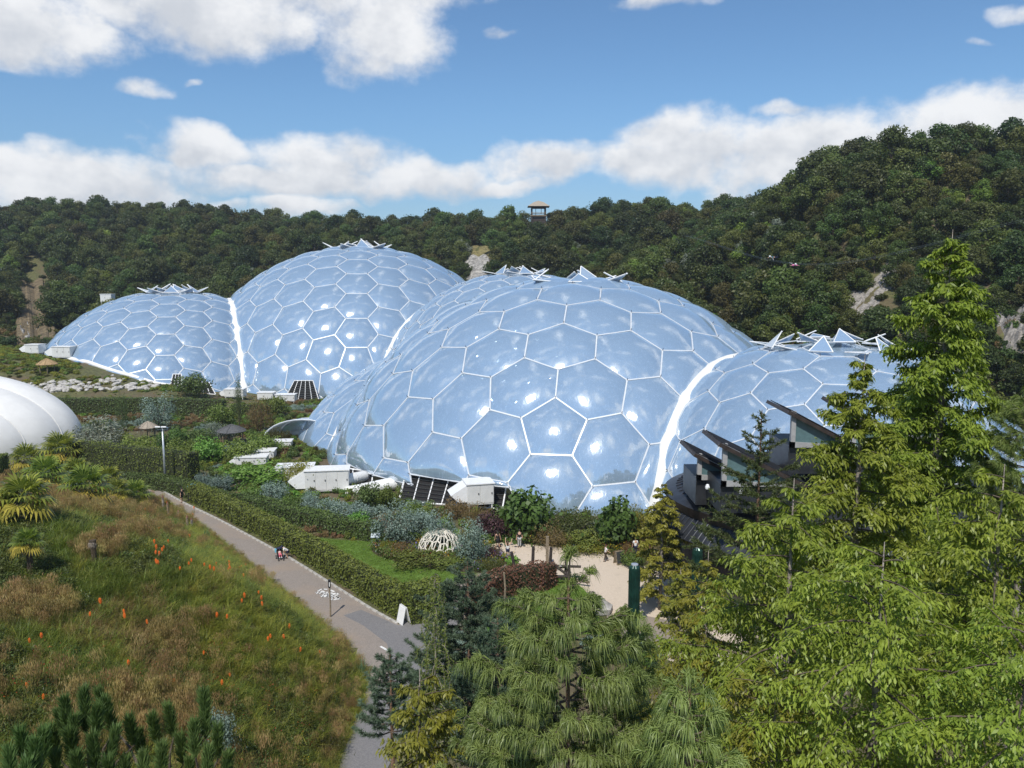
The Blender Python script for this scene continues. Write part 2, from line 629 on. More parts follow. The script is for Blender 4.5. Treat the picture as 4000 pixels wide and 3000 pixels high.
xs = spaced(-420, 420, -150, 150, 1.6, 10)
ys = np.concatenate([np.arange(-60, 8, 6), np.arange(8, 120, 1.3), np.arange(120, 420, 3.0), np.arange(420, 700, 14)])
GX, GY = np.meshgrid(xs, ys)
GZ = ground(GX, GY)
nx, ny = len(xs), len(ys)
GV = np.stack([GX, GY, GZ], -1).reshape(-1, 3)
ii = (np.arange(ny - 1)[:, None] * nx + np.arange(nx - 1)[None, :]).ravel()
GF = np.stack([ii, ii + 1, ii + nx + 1, ii + nx], 1)


def ground_mat():
    m, t, out = new_mat('earth_and_turf')
    tc = t.n('ShaderNodeTexCoord')
    n1 = t.noise(tc.outputs['Object'], 0.12, 5, 0.6)
    n2 = t.noise(tc.outputs['Object'], 1.6, 6, 0.65)
    c = t.mix(t.sstep(n2, 0.35, 0.65), (0.060, 0.062, 0.022), (0.135, 0.135, 0.045))
    c = t.mix(t.sstep(n1, 0.42, 0.62), c, t.mix(n2, (0.065, 0.050, 0.028), (0.17, 0.13, 0.07)))
    p = t.n('ShaderNodeBsdfPrincipled')
    t.put(p.inputs['Base Color'], c)
    p.inputs['Roughness'].default_value = 0.95
    b = t.n('ShaderNodeBump')
    b.inputs['Strength'].default_value = 0.8
    b.inputs['Distance'].default_value = 0.2
    t.put(b.inputs['Height'], n2)
    t.put(p.inputs['Normal'], b.outputs[0])
    t.put(out.inputs[0], p.outputs[0])
    return m


M_ground = ground_mat()
tag(mk('ground', GV, GF, M_ground, smooth=True), kind='structure')

# ------------------------------------------------------------------ the biomes
HC = np.array([0, 0, CAM_Z])


def sphere_of(direction, sin_a, D):
    u = np.array(direction)
    u = u / np.linalg.norm(u)
    return HC + u * D, sin_a * D


SPH = {
    'near': sphere_of((0.07577, 0.94630, -0.31428), 0.31220, 130),
    'right': sphere_of((0.35539, 0.88432, -0.30278), 0.23488, 108),
    'L': sphere_of((-0.07985, 0.95364, -0.29017), 0.20364, 143),
    'B': sphere_of((-0.18277, 0.96725, -0.17612), 0.21180, 238),
    'A': sphere_of((-0.38288, 0.90533, -0.18380), 0.16880, 233),
    'C': sphere_of((0.00796, 0.98450, -0.17521), 0.18122, 199),
}
ALL_SPH = list(SPH.values())


def goldberg(n):
    """faces (as rings of unit vectors) of the hexagon/pentagon dual of a frequency n icosphere, pole pentagon at +Z"""
    ico = [(0, 0, 1.0)]
    zt = 1 / math.sqrt(5)
    rt = 2 / math.sqrt(5)
    for k in range(5):
        ico.append((rt * math.cos(2 * math.pi * k / 5), rt * math.sin(2 * math.pi * k / 5), zt))
    for k in range(5):
        ico.append((rt * math.cos(2 * math.pi * (k + .5) / 5), rt * math.sin(2 * math.pi * (k + .5) / 5), -zt))
    ico.append((0, 0, -1.0))
    ico = np.array(ico)
    faces = []
    for k in range(5):
        faces += [(0, 1 + k, 1 + (k + 1) % 5), (1 + k, 6 + k, 1 + (k + 1) % 5), (6 + k, 6 + (k + 1) % 5, 1 + (k + 1) % 5), (6 + k, 11, 6 + (k + 1) % 5)]
    verts = {}
    V = []
    tri = []

    def vid(p):
        p = p / np.linalg.norm(p)
        k = tuple(np.round(p, 5))
        if k not in verts:
            verts[k] = len(V)
            V.append(p)
        return verts[k]
    for a, b, c in faces:
        A, B, C = ico[a], ico[b], ico[c]
        om = math.acos(A @ B)
        g = {}
        for i in range(n + 1):
            for j in range(n + 1 - i):
                # spherical interpolation gives more even hexagons
                u, v = i / n, j / n
                p = A * math.sin((1 - u - v) * om) + B * math.sin(u * om) + C * math.sin(v * om)
                g[i, j] = vid(p)
        for i in range(n):
            for j in range(n - i):
                tri.append((g[i, j], g[i + 1, j], g[i, j + 1]))
                if i + j < n - 1:
                    tri.append((g[i + 1, j], g[i + 1, j + 1], g[i, j + 1]))
    V = np.array(V)
    cent = np.array([V[list(t)].mean(0) for t in tri])
    cent /= np.linalg.norm(cent, axis=1)[:, None]
    ring = [[] for _ in V]
    for ti, t in enumerate(tri):
        for v in t:
            ring[v].append(ti)
    out = []
    for v, r in enumerate(ring):
        nrm = V[v]
        u = np.cross(nrm, (0.3, 0.5, 0.81))
        u /= np.linalg.norm(u)
        w = np.cross(nrm, u)
        r = sorted(r, key=lambda q: math.atan2((cent[q] - nrm) @ w, (cent[q] - nrm) @ u))
        out.append((nrm, cent[r]))
    return out


def clip_poly(P, n, t):
    """keep the part of polygon P (k,3) with P.n <= t"""
    out = []
    k = len(P)
    for i in range(k):
        a, b = P[i], P[(i + 1) % k]
        da, db = a @ n - t, b @ n - t
        if da <= 0:
            out.append(a)
        if da * db < 0:
            out.append(a + (b - a) * (da / (da - db)))
    return np.array(out) if len(out) > 2 else None


def radical(c1, r1, c2, r2):
    n = c2 - c1
    d = np.linalg.norm(n)
    n = n / d
    return n, (d * d + r1 * r1 - r2 * r2) / (2 * d)


def rot_to(pole, spin):
    """rotation taking +Z to pole; spin turns about it"""
    q = Vector((0, 0, 1)).rotation_difference(Vector(pole))
    return np.array((q.to_matrix() @ Matrix.Rotation(spin, 3, 'Z')))


def cushion(P, c, R, bulge):
    """inflated panel over polygon P (points relative to sphere centre)"""
    k = len(P)
    mid = P.mean(0)
    E = []
    for i in range(k):
        a, b = P[i], P[(i + 1) % k]
        for s in (0.0, 0.5):
            E.append(a + (b - a) * s)
    E = np.array(E)
    m = len(E)
    V = []
    size = np.mean(np.linalg.norm(P - mid, axis=1))
    for t in (0.975, 0.9, 0.72, 0.42):
        Q = mid + (E - mid) * t
        Q = Q / np.linalg.norm(Q, axis=1)[:, None]
        V.append(Q * (R + bulge * size * (1 - t ** 2.4)))
    V.append((mid / np.linalg.norm(mid) * (R + bulge * size))[None])
    V = np.concatenate(V)
    F = []
    for r in range(3):
        for i in range(m):
            F.append((r * m + i, r * m + (i + 1) % m, (r + 1) * m + (i + 1) % m, (r + 1) * m + i))
    for i in range(m):
        F.append((3 * m + i, 3 * m + (i + 1) % m, 4 * m))
    return V, F


def orient(F, V, c0):
    a, b, c = (V[i] for i in F[0][:3])
    if np.cross(b - a, c - a) @ a < 0:
        return [f[::-1] for f in F]
    return F


def strut(mb, a, b, w, h, c):
    """flat beam between two points relative to a sphere centre"""
    d = b - a
    L = np.linalg.norm(d)
    if L < 0.05:
        return
    d = d / L
    up = (a + b) / 2
    up = up / np.linalg.norm(up)
    s = np.cross(d, up)
    s /= np.linalg.norm(s)
    P = []
    for p in (a, b):
        for (x, y) in ((-w, -h), (w, -h), (w, h), (-w, h)):
            P.append(c + p + s * x + up * y)
    mb.add(P, [(0, 1, 2, 3), (7, 6, 5, 4), (0, 4, 5, 1), (1, 5, 6, 2), (2, 6, 7, 3), (3, 7, 4, 0)])


def dome(biome, key, freq, pole, spin, others, zmin, bw, holes=(), vent_deg=14, fine_inner=True):
    c, R = SPH[key]
    rot = rot_to(pole, spin)
    frame = MB()
    inner = MB()
    pins = MB()
    panels = []
    edges = {}
    seen_v = {}
    planes = [radical(c, R, *SPH[o]) for o in others]
    apex_cos = math.cos(R_(vent_deg))
    for nrm, ring in goldberg(freq):
        nn = rot @ nrm
        P = (rot @ ring.T).T * R
        vent = nn[2] > apex_cos
        for n, t in planes:
            if P is not None:
                P = clip_poly(P, n, t)
        if P is not None:
            zm = zmin
            if key == 'near' and zmin > -2:
                # the louvred plant bays interrupt the foot of the dome here
                q_ = c + P.mean(0)
                pxq = 1106 + FPX * q_[0] / (q_[1] * math.cos(PITCH) - (q_[2] - CAM_Z) * math.sin(PITCH))
                if q_[2] < 12 and q_[1] < c[1]:
                    zm = 2.5 if 860 < pxq < 1085 else (1.4 if 730 < pxq <= 860 else zmin)
            P = clip_poly(P, np.array([0, 0, -1.0]), c[2] - zm)
        if P is None:
            continue
        area = 0.5 * np.linalg.norm(sum(np.cross(P[i] - P[0], P[i + 1] - P[0]) for i in range(1, len(P) - 1)))
        if area < 0.4:
            continue
        ctr = c + P.mean(0)
        if any(np.hypot(*(ctr[:2] - h[:2])) < h[3] and abs(ctr[2] - h[2]) < h[4] for h in holes):
            hole = True
        else:
            hole = False
        if not vent and not hole:
            panels.append(P)
        for i in range(len(P)):
            a, b = P[i], P[(i + 1) % len(P)]
            k = tuple(sorted((tuple(np.round(a, 1)), tuple(np.round(b, 1)))))
            edges.setdefault(k, (a, b))
            for q in (a,):
                seen_v.setdefault(tuple(np.round(q, 1)), q)
        if fine_inner and (HC - ctr) @ nn > -8:
            # inner layer: joins the edge midpoints (triangles and hexagons)
            mids = [(P[i] + P[(i + 1) % len(P)]) / 2 for i in range(len(P))]
            mids = [q / np.linalg.norm(q) * (R - 0.045 * R) for q in mids]
            for i in range(len(mids)):
                a, b = mids[i], mids[(i + 1) % len(mids)]
                inner.tube([c + a, c + b], bw * 0.62, 4, cap=False)
                top = P[(i + 1) % len(P)]
                inner.tube([c + a, c + top], bw * 0.5, 3, cap=False)
    for a, b in edges.values():
        a2 = a / np.linalg.norm(a) * (R + 0.04)
        b2 = b / np.linalg.norm(b) * (R + 0.04)
        strut(frame, a2, b2, bw, bw * 0.85, c)
    for q in seen_v.values():
        u = q / np.linalg.norm(q)
        if (HC - c - q) @ u < -4:
            continue
        if all(abs(q @ n - t) > 0.6 for n, t in planes):
            pins.tube([c + u * (R + 0.05), c + u * (R + 0.12 + bw * 3.6)], [bw * 0.55, bw * 0.4], 5)
            frame.tube([c + u * (R - 0.12), c + u * (R + bw * 1.15)], [bw * 2.2, bw * 1.7], 8)
    fo = frame.build('dome_frame', M_beam, biome)
    inner.build('inner_lattice', M_white, fo)
    pins.build('node_spike_set', M_dark, fo)['kind'] = 'stuff'
    rear = MB()
    front = []
    for P in panels:
        V, F = cushion(P, c, R, 0.14)
        F = orient(F, V, c)
        ctr = P.mean(0)
        u = ctr / np.linalg.norm(ctr)
        view = HC - (c + ctr)
        vis = view @ u / np.linalg.norm(view)
        size = np.mean(np.linalg.norm(P - ctr, axis=1))
        if vis > -0.10 and size > 1.2:
            front.append((V + c, F))
        else:
            rear.add(V + c, F)
    for V, F in front:
        cc = V.mean(0)
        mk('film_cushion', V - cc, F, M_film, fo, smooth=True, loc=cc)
    if rear.n:
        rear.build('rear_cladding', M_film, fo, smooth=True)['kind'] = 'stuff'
    return fo, len(front)


def arch(biome, k1, k2, width, zmin, lift=0.5):
    """white gutter that follows the circle where two domes meet"""
    c1, r1 = SPH[k1]
    n, t = radical(c1, r1, *SPH[k2])
    ctr = c1 + n * t
    rad = math.sqrt(max(0, r1 * r1 - t * t))
    u = np.cross(n, (0, 0, 1.0))
    u /= np.linalg.norm(u)
    w = np.cross(n, u)
    if w[2] < 0:
        w = -w
    mb = MB()
    V = []
    N = 120
    prof = [(-1.0, -0.7), (-0.86, 0.10), (-0.34, 0.42), (0.34, 0.42), (0.86, 0.10), (1.0, -0.7)]
    for i in range(N + 1):
        a = math.pi * 1.15 * i / N - math.pi * 0.075
        d = u * math.cos(a) + w * math.sin(a)
        for (x, y) in prof:
            V.append(ctr + d * (rad + lift + y) + n * (x * width / 2))
    k = len(prof)
    F = [(i * k + j, i * k + j + 1, (i + 1) * k + j + 1, (i + 1) * k + j) for i in range(N) for j in range(k - 1) if True]
    V = np.array(V)
    keep = [f for f in F if max(V[q][2] for q in f) > zmin]
    mb.add(V, keep)
    return mb.build('arch_gutter', M_arch, biome, smooth=True)


M_pane = flat('vent_film', (0.62, 0.70, 0.78), 0.12, 0, 0.05, spec=0.8)


def vents(biome, fo, key, n_ring, ring_deg, size, seed, n2=0):
    """triangular roof vents standing open round the crown"""
    c, R = SPH[key]
    rr = random.Random(seed)
    rings = [(n_ring, ring_deg)] + ([(n2, ring_deg * 0.5)] if n2 else [])
    for nr, dg in rings:
        for i in range(nr):
            a = 2 * math.pi * (i + 0.5 * (dg != ring_deg)) / nr
            u = np.array([math.cos(a) * math.sin(R_(dg)), math.sin(a) * math.sin(R_(dg)), math.cos(R_(dg))])
            p = c + u * (R + 0.25)
            tang = np.array([-math.sin(a), math.cos(a), 0])
            inw = np.cross(tang, u) * (1 if i % 2 else -1)
            tilt = R_(rr.uniform(14, 36))
            tipd = inw * math.cos(tilt) + u * math.sin(tilt)
            A, B, T = p - tang * size * 0.55, p + tang * size * 0.55, p + tipd * size * 0.95
            mb = MB()
            th = size * 0.035
            for s, e in ((A, B), (B, T), (T, A)):
                dd = (e - s) / np.linalg.norm(e - s)
                over = size * (0.10 if (i + nr) % 3 == 0 else 0.02)
                mb.tube([s - dd * over, e + dd * over], th, 4)
            fl = mb.build('vent_flap', M_white, biome)
            nn = np.cross(B - A, T - A)
            nn = nn / np.linalg.norm(nn) * 0.05
            M = MB()
            M.prism([A - nn, B - nn, T - nn], nn * 2)
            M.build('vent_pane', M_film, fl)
    # crown roof under the flaps
    mb = MB()
    k = 24
    V = [c + np.array([0, 0, R * 1.0 - 0.12])]
    outr = R_(ring_deg + 3)
    for i in range(k):
        a = 2 * math.pi * i / k
        V.append(c + (R - 0.02) * np.array([math.cos(a) * math.sin(outr), math.sin(a) * math.sin(outr), math.cos(outr)]))
    mb.add(V, [(0, 1 + i, 1 + (i + 1) % k) for i in range(k)])
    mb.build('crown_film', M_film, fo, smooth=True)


near_biome = tag(empty('near_biome', (10, 120, 0)), 'large near greenhouse of blue reflective hexagon cushions with white arched gutter', 'greenhouse', 'geodesic greenhouses')
far_biome = tag(empty('far_biome', (-41, 220, -2)), 'far greenhouse of three joined hexagon domes below the wooded hill', 'greenhouse', 'geodesic greenhouses')
near_biome.location = (0, 0, 0)
far_biome.location = (0, 0, 0)

# near dome: a pentagon faces the camera low on the front
pn = np.array([-0.126, -0.803, 0.583])


def spin_for(pole, want_vertex, freq):
    """spin so that a pentagon corner of the pole face points along want_vertex"""
    best = (9, 0)
    ring = goldberg(freq)[0][1]
    for s in np.linspace(0, 2 * math.pi / 5, 180):
        r = rot_to(pole, s)
        q = (r @ ring.T).T
        d = min(np.linalg.norm(np.cross((v - pole) / np.linalg.norm(v - pole), want_vertex)) + (0 if (v - pole) @ want_vertex > 0 else 5) for v in q)
        if d < best[0]:
            best = (d, s)
    return best[1]


upv = np.array([0, 0, 1.0]) - pn * pn[2]
upv /= np.linalg.norm(upv)
pn = pn / np.linalg.norm(pn)
f1, n1 = dome(near_biome, 'near', 6, pn, spin_for(pn, upv, 6), ['right', 'L'], -0.5, 0.085, vent_deg=8)
f2, n2 = dome(near_biome, 'right', 5, np.array([0.0, 0.0, 1.0]), math.atan2(-1, -0.30), ['near'], -0.5, 0.07, vent_deg=13)
f3, n3 = dome(near_biome, 'L', 5, np.array([0.25, -0.35, 0.9]) / np.linalg.norm([0.25, -0.35, 0.9]), 0.4, ['near'], -0.5, 0.075, vent_deg=0)
arch(near_biome, 'near', 'right', 2.1, -0.3, 0.35)
arch(near_biome, 'near', 'L', 0.7, -0.3, 0.1)
vents(near_biome, f1, 'near', 8, 9.5, 3.0, 3, 3)
vents(near_biome, f2, 'right', 12, 17, 2.3, 4, 6)
up = np.array([0.0, 0.0, 1.0])
g1, m1 = dome(far_biome, 'B', 7, up, math.atan2(-1, 0.16), ['A', 'C'], -3.5, 0.105, vent_deg=9)
g2, m2 = dome(far_biome, 'A', 7, up, math.atan2(-1, 0.33), ['B'], -2.5, 0.10, vent_deg=11)
g3, m3 = dome(far_biome, 'C', 7, up, math.atan2(-1, 0.0), ['B'], -3.5, 0.095, vent_deg=10, fine_inner=False)
arch(far_biome, 'B', 'A', 2.6, -2.5, 0.3)
arch(far_biome, 'B', 'C', 2.2, -3, 0.3)
vents(far_biome, g1, 'B', 10, 8, 3.6, 5, 5)
vents(far_biome, g2, 'A', 10, 9, 3.2, 6, 5)
vents(far_biome, g3, 'C', 10, 9, 3.0, 8, 5)
print('panels', n1, n2, n3, m1, m2, m3)
# ------------------------------------------------------------------ paving, lawn
from mathutils.geometry import tessellate_polygon


def drop(px, py, y0=9.0, y1=420.0):
    """where the sight line through a pixel meets the terrain"""
    Y = np.arange(y0, y1, 0.4)
    d = raydir(px, py)
    t = Y / d[1]
    X, Z = d[0] * t, CAM_Z + d[2] * t
    g = ground(X, Y)
    k = np.argmax(g >= Z)
    return np.array([X[k], Y[k], g[k]])


def sheet(name, poly, z, mat, parent=None):
    P = [Vector((p[0], p[1], z)) for p in poly]
    T = tessellate_polygon([P])
    F = []
    for t in T:
        a, b, c = (P[i] for i in t)
        F.append(tuple(t) if (b - a).cross(c - a).z > 0 else tuple(t[::-1]))
    return mk(name, np.array([tuple(p) for p in P]), F, mat, parent)


def smooth_line(pts, k=6):
    """Catmull-Rom through 2d points"""
    P = [np.array(p, dtype=float)[:2] for p in pts]
    P = [2 * P[0] - P[1]] + P + [2 * P[-1] - P[-2]]
    out = []
    for i in range(1, len(P) - 2):
        for s in np.linspace(0, 1, k, endpoint=False):
            a, b, c, d = P[i - 1], P[i], P[i + 1], P[i + 2]
            out.append(0.5 * ((2 * b) + (c - a) * s + (2 * a - 5 * b + 4 * c - d) * s * s + (3 * b - a - 3 * c + d) * s ** 3))
    out.append(P[-2])
    return np.array(out)


def gpx(lst, z=0.0):
    return [on_z(px, py, z) for px, py in lst]


def speckle(name, c1, c2, c3, scale=60.0, big=0.25, rough=0.9):
    m, t, out = new_mat(name)
    tc = t.n('ShaderNodeTexCoord')
    n1 = t.noise(tc.outputs['Object'], scale * 0.2, 5, 0.7)
    n2 = t.noise(tc.outputs['Object'], big, 5, 0.6)
    n3 = t.noise(tc.outputs['Object'], big * 6, 4, 0.65)
    c = t.mix(t.sstep(n1, 0.35, 0.65), c1, c2)
    c = t.mix(t.m('MULTIPLY', t.sstep(n2, 0.45, 0.65), 0.6), c, c3)
    c = t.mix(t.m('MULTIPLY', t.sstep(n3, 0.55, 0.75), 0.3), c, tuple(x * 0.7 for x in c1))
    p = t.n('ShaderNodeBsdfPrincipled')
    t.put(p.inputs['Base Color'], c)
    p.inputs['Roughness'].default_value = rough
    b = t.n('ShaderNodeBump')
    b.inputs['Strength'].default_value = 0.3
    b.inputs['Distance'].default_value = 0.02
    t.put(b.inputs['Height'], n1)
    t.put(p.inputs['Normal'], b.outputs[0])
    t.put(out.inputs[0], p.outputs[0])
    return m


M_asphalt = speckle('worn_asphalt', (0.215, 0.182, 0.155), (0.300, 0.258, 0.220), (0.31, 0.24, 0.18))
M_asphalt2 = speckle('repaired_asphalt', (0.150, 0.145, 0.145), (0.215, 0.205, 0.200), (0.20, 0.19, 0.18))
M_sand = speckle('bound_gravel', (0.52, 0.43, 0.33), (0.62, 0.52, 0.41), (0.56, 0.47, 0.37), big=0.12)
M_lawn = speckle('mown_lawn', (0.090, 0.165, 0.022), (0.140, 0.235, 0.034), (0.12, 0.20, 0.03), big=0.35)
M_soil = speckle('border_soil', (0.055, 0.042, 0.028), (0.10, 0.075, 0.05), (0.07, 0.06, 0.03))
M_paint = flat('white_road_paint', (0.72, 0.71, 0.68), 0.8, 0, 0.18, 6)

kerb_px = [(330, 1048), (392, 1084), (470, 1122), (560, 1170), (640, 1215), (720, 1265), (800, 1315), (862, 1350)]
kerb_line = smooth_line(gpx(kerb_px), 8)
left_edge = [(float(path_left(y)) - 0.35, y) for y in np.arange(33, 98, 1.5)]
right_low = gpx([(905, 1302), (960, 1268), (1035, 1236), (1085, 1214), (1102, 1224), (1045, 1280), (1010, 1320), (975, 1400), (940, 1480), (890, 1560), (838, 1659), (815, 1760)])
path_poly = left_edge + [(q[0], q[1]) for q in kerb_line] + [(q[0], q[1]) for q in right_low]
path = tag(sheet('path', path_poly, 0.030, M_asphalt), kind='structure')
# darker relaid asphalt at the junction and down the near stretch
patch = gpx([(780, 1318), (862, 1352), (905, 1304), (1000, 1300), (975, 1400), (940, 1480), (890, 1560), (838, 1659), (815, 1760), (695, 1760), (712, 1659), (760, 1560), (850, 1440), (835, 1390), (785, 1352), (742, 1330)])
pt = sheet('relaid_patch', [(q[0], q[1]) for q in patch], 0.036, M_asphalt2, path)
# kerb stones
kmb = MB()
kmb.box((0, 0, 0.055), (0.85, 0.22, 0.13))
kproto = None
dist = np.concatenate([[0], np.cumsum(np.linalg.norm(np.diff(kerb_line, axis=0), axis=1))])
for i, s in enumerate(np.arange(0.5, dist[-1] - 0.4, 0.93)):
    x, y = np.interp(s, dist, kerb_line[:, 0]), np.interp(s, dist, kerb_line[:, 1])
    x2, y2 = np.interp(s + 0.2, dist, kerb_line[:, 0]), np.interp(s + 0.2, dist, kerb_line[:, 1])
    if kproto is None:
        kproto = kmb.build('kerb_stone', M_palerock, path)
        o = kproto
    else:
        o = kproto.copy()
        COL.objects.link(o)
    o.location = (x, y, 0.0)
    o.rotation_euler = (random.uniform(-.04, .04), random.uniform(-.04, .04), math.atan2(y2 - y, x2 - x) + random.uniform(-.05, .05))
# painted letters, traced where they lie on the path (they read from the far side)
mark = MB()
strokes = [[(510, 335), (430, 330), (340, 350), (360, 385), (430, 372)], [(350, 385), (295, 398), (330, 425), (410, 412), (400, 395)], [(440, 385), (480, 400)],
           [(520, 395), (430, 415), (470, 440), (540, 428)], [(510, 410), (530, 440)], [(540, 445), (390, 460), (430, 492), (520, 485), (540, 462), (470, 470)],
           [(600, 355), (660, 380)], [(590, 400), (620, 395)], [(590, 430), (710, 412), (760, 450), (650, 468), (610, 445), (690, 432)],
           [(600, 470), (570, 498), (610, 490), (640, 478)], [(600, 520), (640, 500), (720, 485), (750, 510), (690, 520)], [(590, 520), (630, 555), (790, 530), (740, 500)]]
for st in strokes:
    q = [on_z((1180 + x * 0.1891) * 0.553, (2240 + y * 0.1891) * 0.553, 0.0) for x, y in st]
    for a, b in zip(q[:-1], q[1:]):
        d = (b - a)[:2]
        L = np.linalg.norm(d)
        d /= L
        nrm = np.array([-d[1], d[0]]) * 0.085
        e = d * 0.06
        z = 0.0335 if True else 0
        mark.add([(*(a[:2] - e + nrm), 0.041), (*(a[:2] - e - nrm), 0.041), (*(b[:2] + e - nrm), 0.041), (*(b[:2] + e + nrm), 0.041)], [(0, 1, 2, 3)])
mark.build('painted_lettering', M_paint, path)
ln = gpx([(822, 1397), (846, 1411)])
dash = MB()
d = (ln[1] - ln[0])[:2]
d /= np.linalg.norm(d)
n_ = np.array([-d[1], d[0]]) * 0.09
dash.add([(*(ln[0][:2] + n_), 0.041), (*(ln[0][:2] - n_), 0.041), (*(ln[1][:2] - n_), 0.041), (*(ln[1][:2] + n_), 0.041)], [(0, 1, 2, 3)])
dash.build('painted_line', M_paint, path)

plaza_line = [(1040, 1178), (1090, 1172), (1160, 1178), (1240, 1186), (1300, 1192), (1345, 1216), (1385, 1222), (1440, 1240), (1560, 1245), (1700, 1300), (1700, 1420),
              (1480, 1440), (1340, 1345), (1290, 1310), (1260, 1272), (1225, 1252), (1195, 1240), (1150, 1235), (1100, 1216), (1070, 1196)]
pz = smooth_line(gpx(plaza_line + plaza_line[:1]), 5)[:-1]
plaza = tag(sheet('plaza', [(q[0], q[1]) for q in pz], 0.026, M_sand), kind='structure')
pave = sheet('paved_threshold', [(q[0], q[1]) for q in gpx([(1310, 1330), (1400, 1332), (1470, 1345), (1470, 1420), (1330, 1390)])], 0.031, M_asphalt, plaza)

lawn_px = [(660, 1158), (720, 1166), (800, 1172), (806, 1196), (850, 1212), (915, 1226), (985, 1236), (1036, 1240), (985, 1262), (930, 1290), (900, 1302), (880, 1318), (855, 1320), (800, 1290), (740, 1255), (690, 1220), (640, 1180)]
lw = smooth_line(gpx(lawn_px + lawn_px[:1]), 5)[:-1]
lawn = tag(sheet('lawn', [(q[0], q[1]) for q in lw], 0.022, M_lawn), kind='structure')

# borders of dark soil under the planting
bed_px = [(810, 1180), (905, 1178), (1010, 1172), (1045, 1178), (1075, 1196), (1098, 1215), (1040, 1238), (985, 1233), (915, 1222), (850, 1208), (806, 1193)]
bed = smooth_line(gpx(bed_px + bed_px[:1]), 4)[:-1]
tag(sheet('flower_bed', [(q[0], q[1]) for q in bed], 0.045, M_soil), kind='structure')


# ------------------------------------------------------------------ foliage building blocks
def unit(a):
    return a / np.maximum(np.linalg.norm(a, axis=-1, keepdims=True), 1e-9)


def cards(P, D, N, L, W, r, fold=0.0):
    """rhombic leaves: P base points, D growth directions, N normals"""
    n = len(P)
    D = unit(D)
    S = unit(np.cross(D, N))
    L = np.broadcast_to(np.asarray(L, float), (n,))[:, None]
    W = np.broadcast_to(np.asarray(W, float), (n,))[:, None]
    Nn = np.cross(S, D)
    a = P
    b = P + D * L * 0.45 + S * W * 0.5 + Nn * W * fold
    c = P + D * L
    d = P + D * L * 0.45 - S * W * 0.5 + Nn * W * fold
    V = np.stack([a, b, c, d], 1).reshape(-1, 3)
    F = np.arange(4 * n).reshape(-1, 4)
    return V, F


def rdir(n, r):
    return unit(r.normal(size=(n, 3)))


class Leaves:
    def __init__(self):
        self.V, self.A, self.n = [], [], 0
        self.F = []

    def add(self, V, F, a):
        self.V.append(V)
        self.F.append(F + self.n)
        self.A.append(np.broadcast_to(np.asarray(a, float), (len(F),)))
        self.n += len(V)

    def obj(self, name, mat, parent=None, link=True):
        V = np.concatenate(self.V)
        F = np.concatenate(self.F)
        return mk(name, V, F, mat, parent, attr=np.clip(np.concatenate(self.A), 0, 1), link=link)


def clump_leaves(lv, c, rad, n, L, W, r, up=0.25, shell=0.55):
    """leaves over an ellipsoidal clump, facing outward"""
    u = rdir(n, r)
    rr = shell + (1 - shell) * r.random(n) ** 0.6
    P = c + u * np.asarray(rad) * rr[:, None]
    N = unit(u + r.normal(size=(n, 3)) * 0.55 + np.array([0, 0, up]))
    D = unit(np.cross(N, rdir(n, r)))
    V, F = cards(P, D, N, L * r.uniform(.7, 1.3, n), W * r.uniform(.7, 1.3, n), r)
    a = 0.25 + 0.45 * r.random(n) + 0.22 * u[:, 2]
    lv.add(V, F, a)


def broadleaf(name, lm, seed, h=8.0, cr=3.0, nclump=16, leaves=200, L=0.42, W=0.3, stem=0.25, bark=None, link=True, tall=0.5, gap=0.0):
    """trunk, limbs and a crown of leaf clumps; returns (trunk_obj, crown_obj), both unparented, base at the origin"""
    r = np.random.default_rng(seed)
    lv = Leaves()
    mb = MB()
    z0 = h * stem
    top = h * 0.72
    lean = r.normal(size=2) * 0.04 * h
    mb.tube([(0, 0, -0.6), (lean[0] * .2, lean[1] * .2, z0), (lean[0], lean[1], top)], [h * 0.028, h * 0.02, h * 0.006], 6)
    for i in range(nclump):
        u = rdir(1, r)[0]
        if i < 3:
            u = np.array([0.2 * u[0], 0.2 * u[1], 1.0])
        k = 0.55 + 0.42 * r.random()
        zc = z0 + (h - z0) * tall
        c = np.array([lean[0] * .7 + u[0] * cr * k, lean[1] * .7 + u[1] * cr * k, zc + u[2] * (h - z0) * 0.42 * k])
        s = cr * r.uniform(0.28, 0.5)
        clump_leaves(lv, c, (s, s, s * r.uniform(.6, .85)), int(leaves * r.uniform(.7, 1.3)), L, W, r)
        mb.tube([(lean[0] * .4, lean[1] * .4, z0 + (c[2] - z0) * 0.35), tuple(c)], [h * 0.009, h * 0.003], 4, cap=False)
    # loose twigs outside the clumps break the outline
    n = leaves * 2
    u = rdir(n, r)
    P = np.array([lean[0] * .7, lean[1] * .7, z0 + (h - z0) * tall]) + u * np.array([cr, cr, (h - z0) * .5]) * r.uniform(.5, 1.03, n)[:, None]
    V, F = cards(P, rdir(n, r), unit(u + rdir(n, r)), L * .9, W * .8, r)
    lv.add(V, F, 0.2 + 0.6 * r.random(n))
    t = mb.build('trunk', bark or M_bark)
    c = lv.obj('crown', lm)
    if not link:
        COL.objects.unlink(t)
        COL.objects.unlink(c)
    return t, c


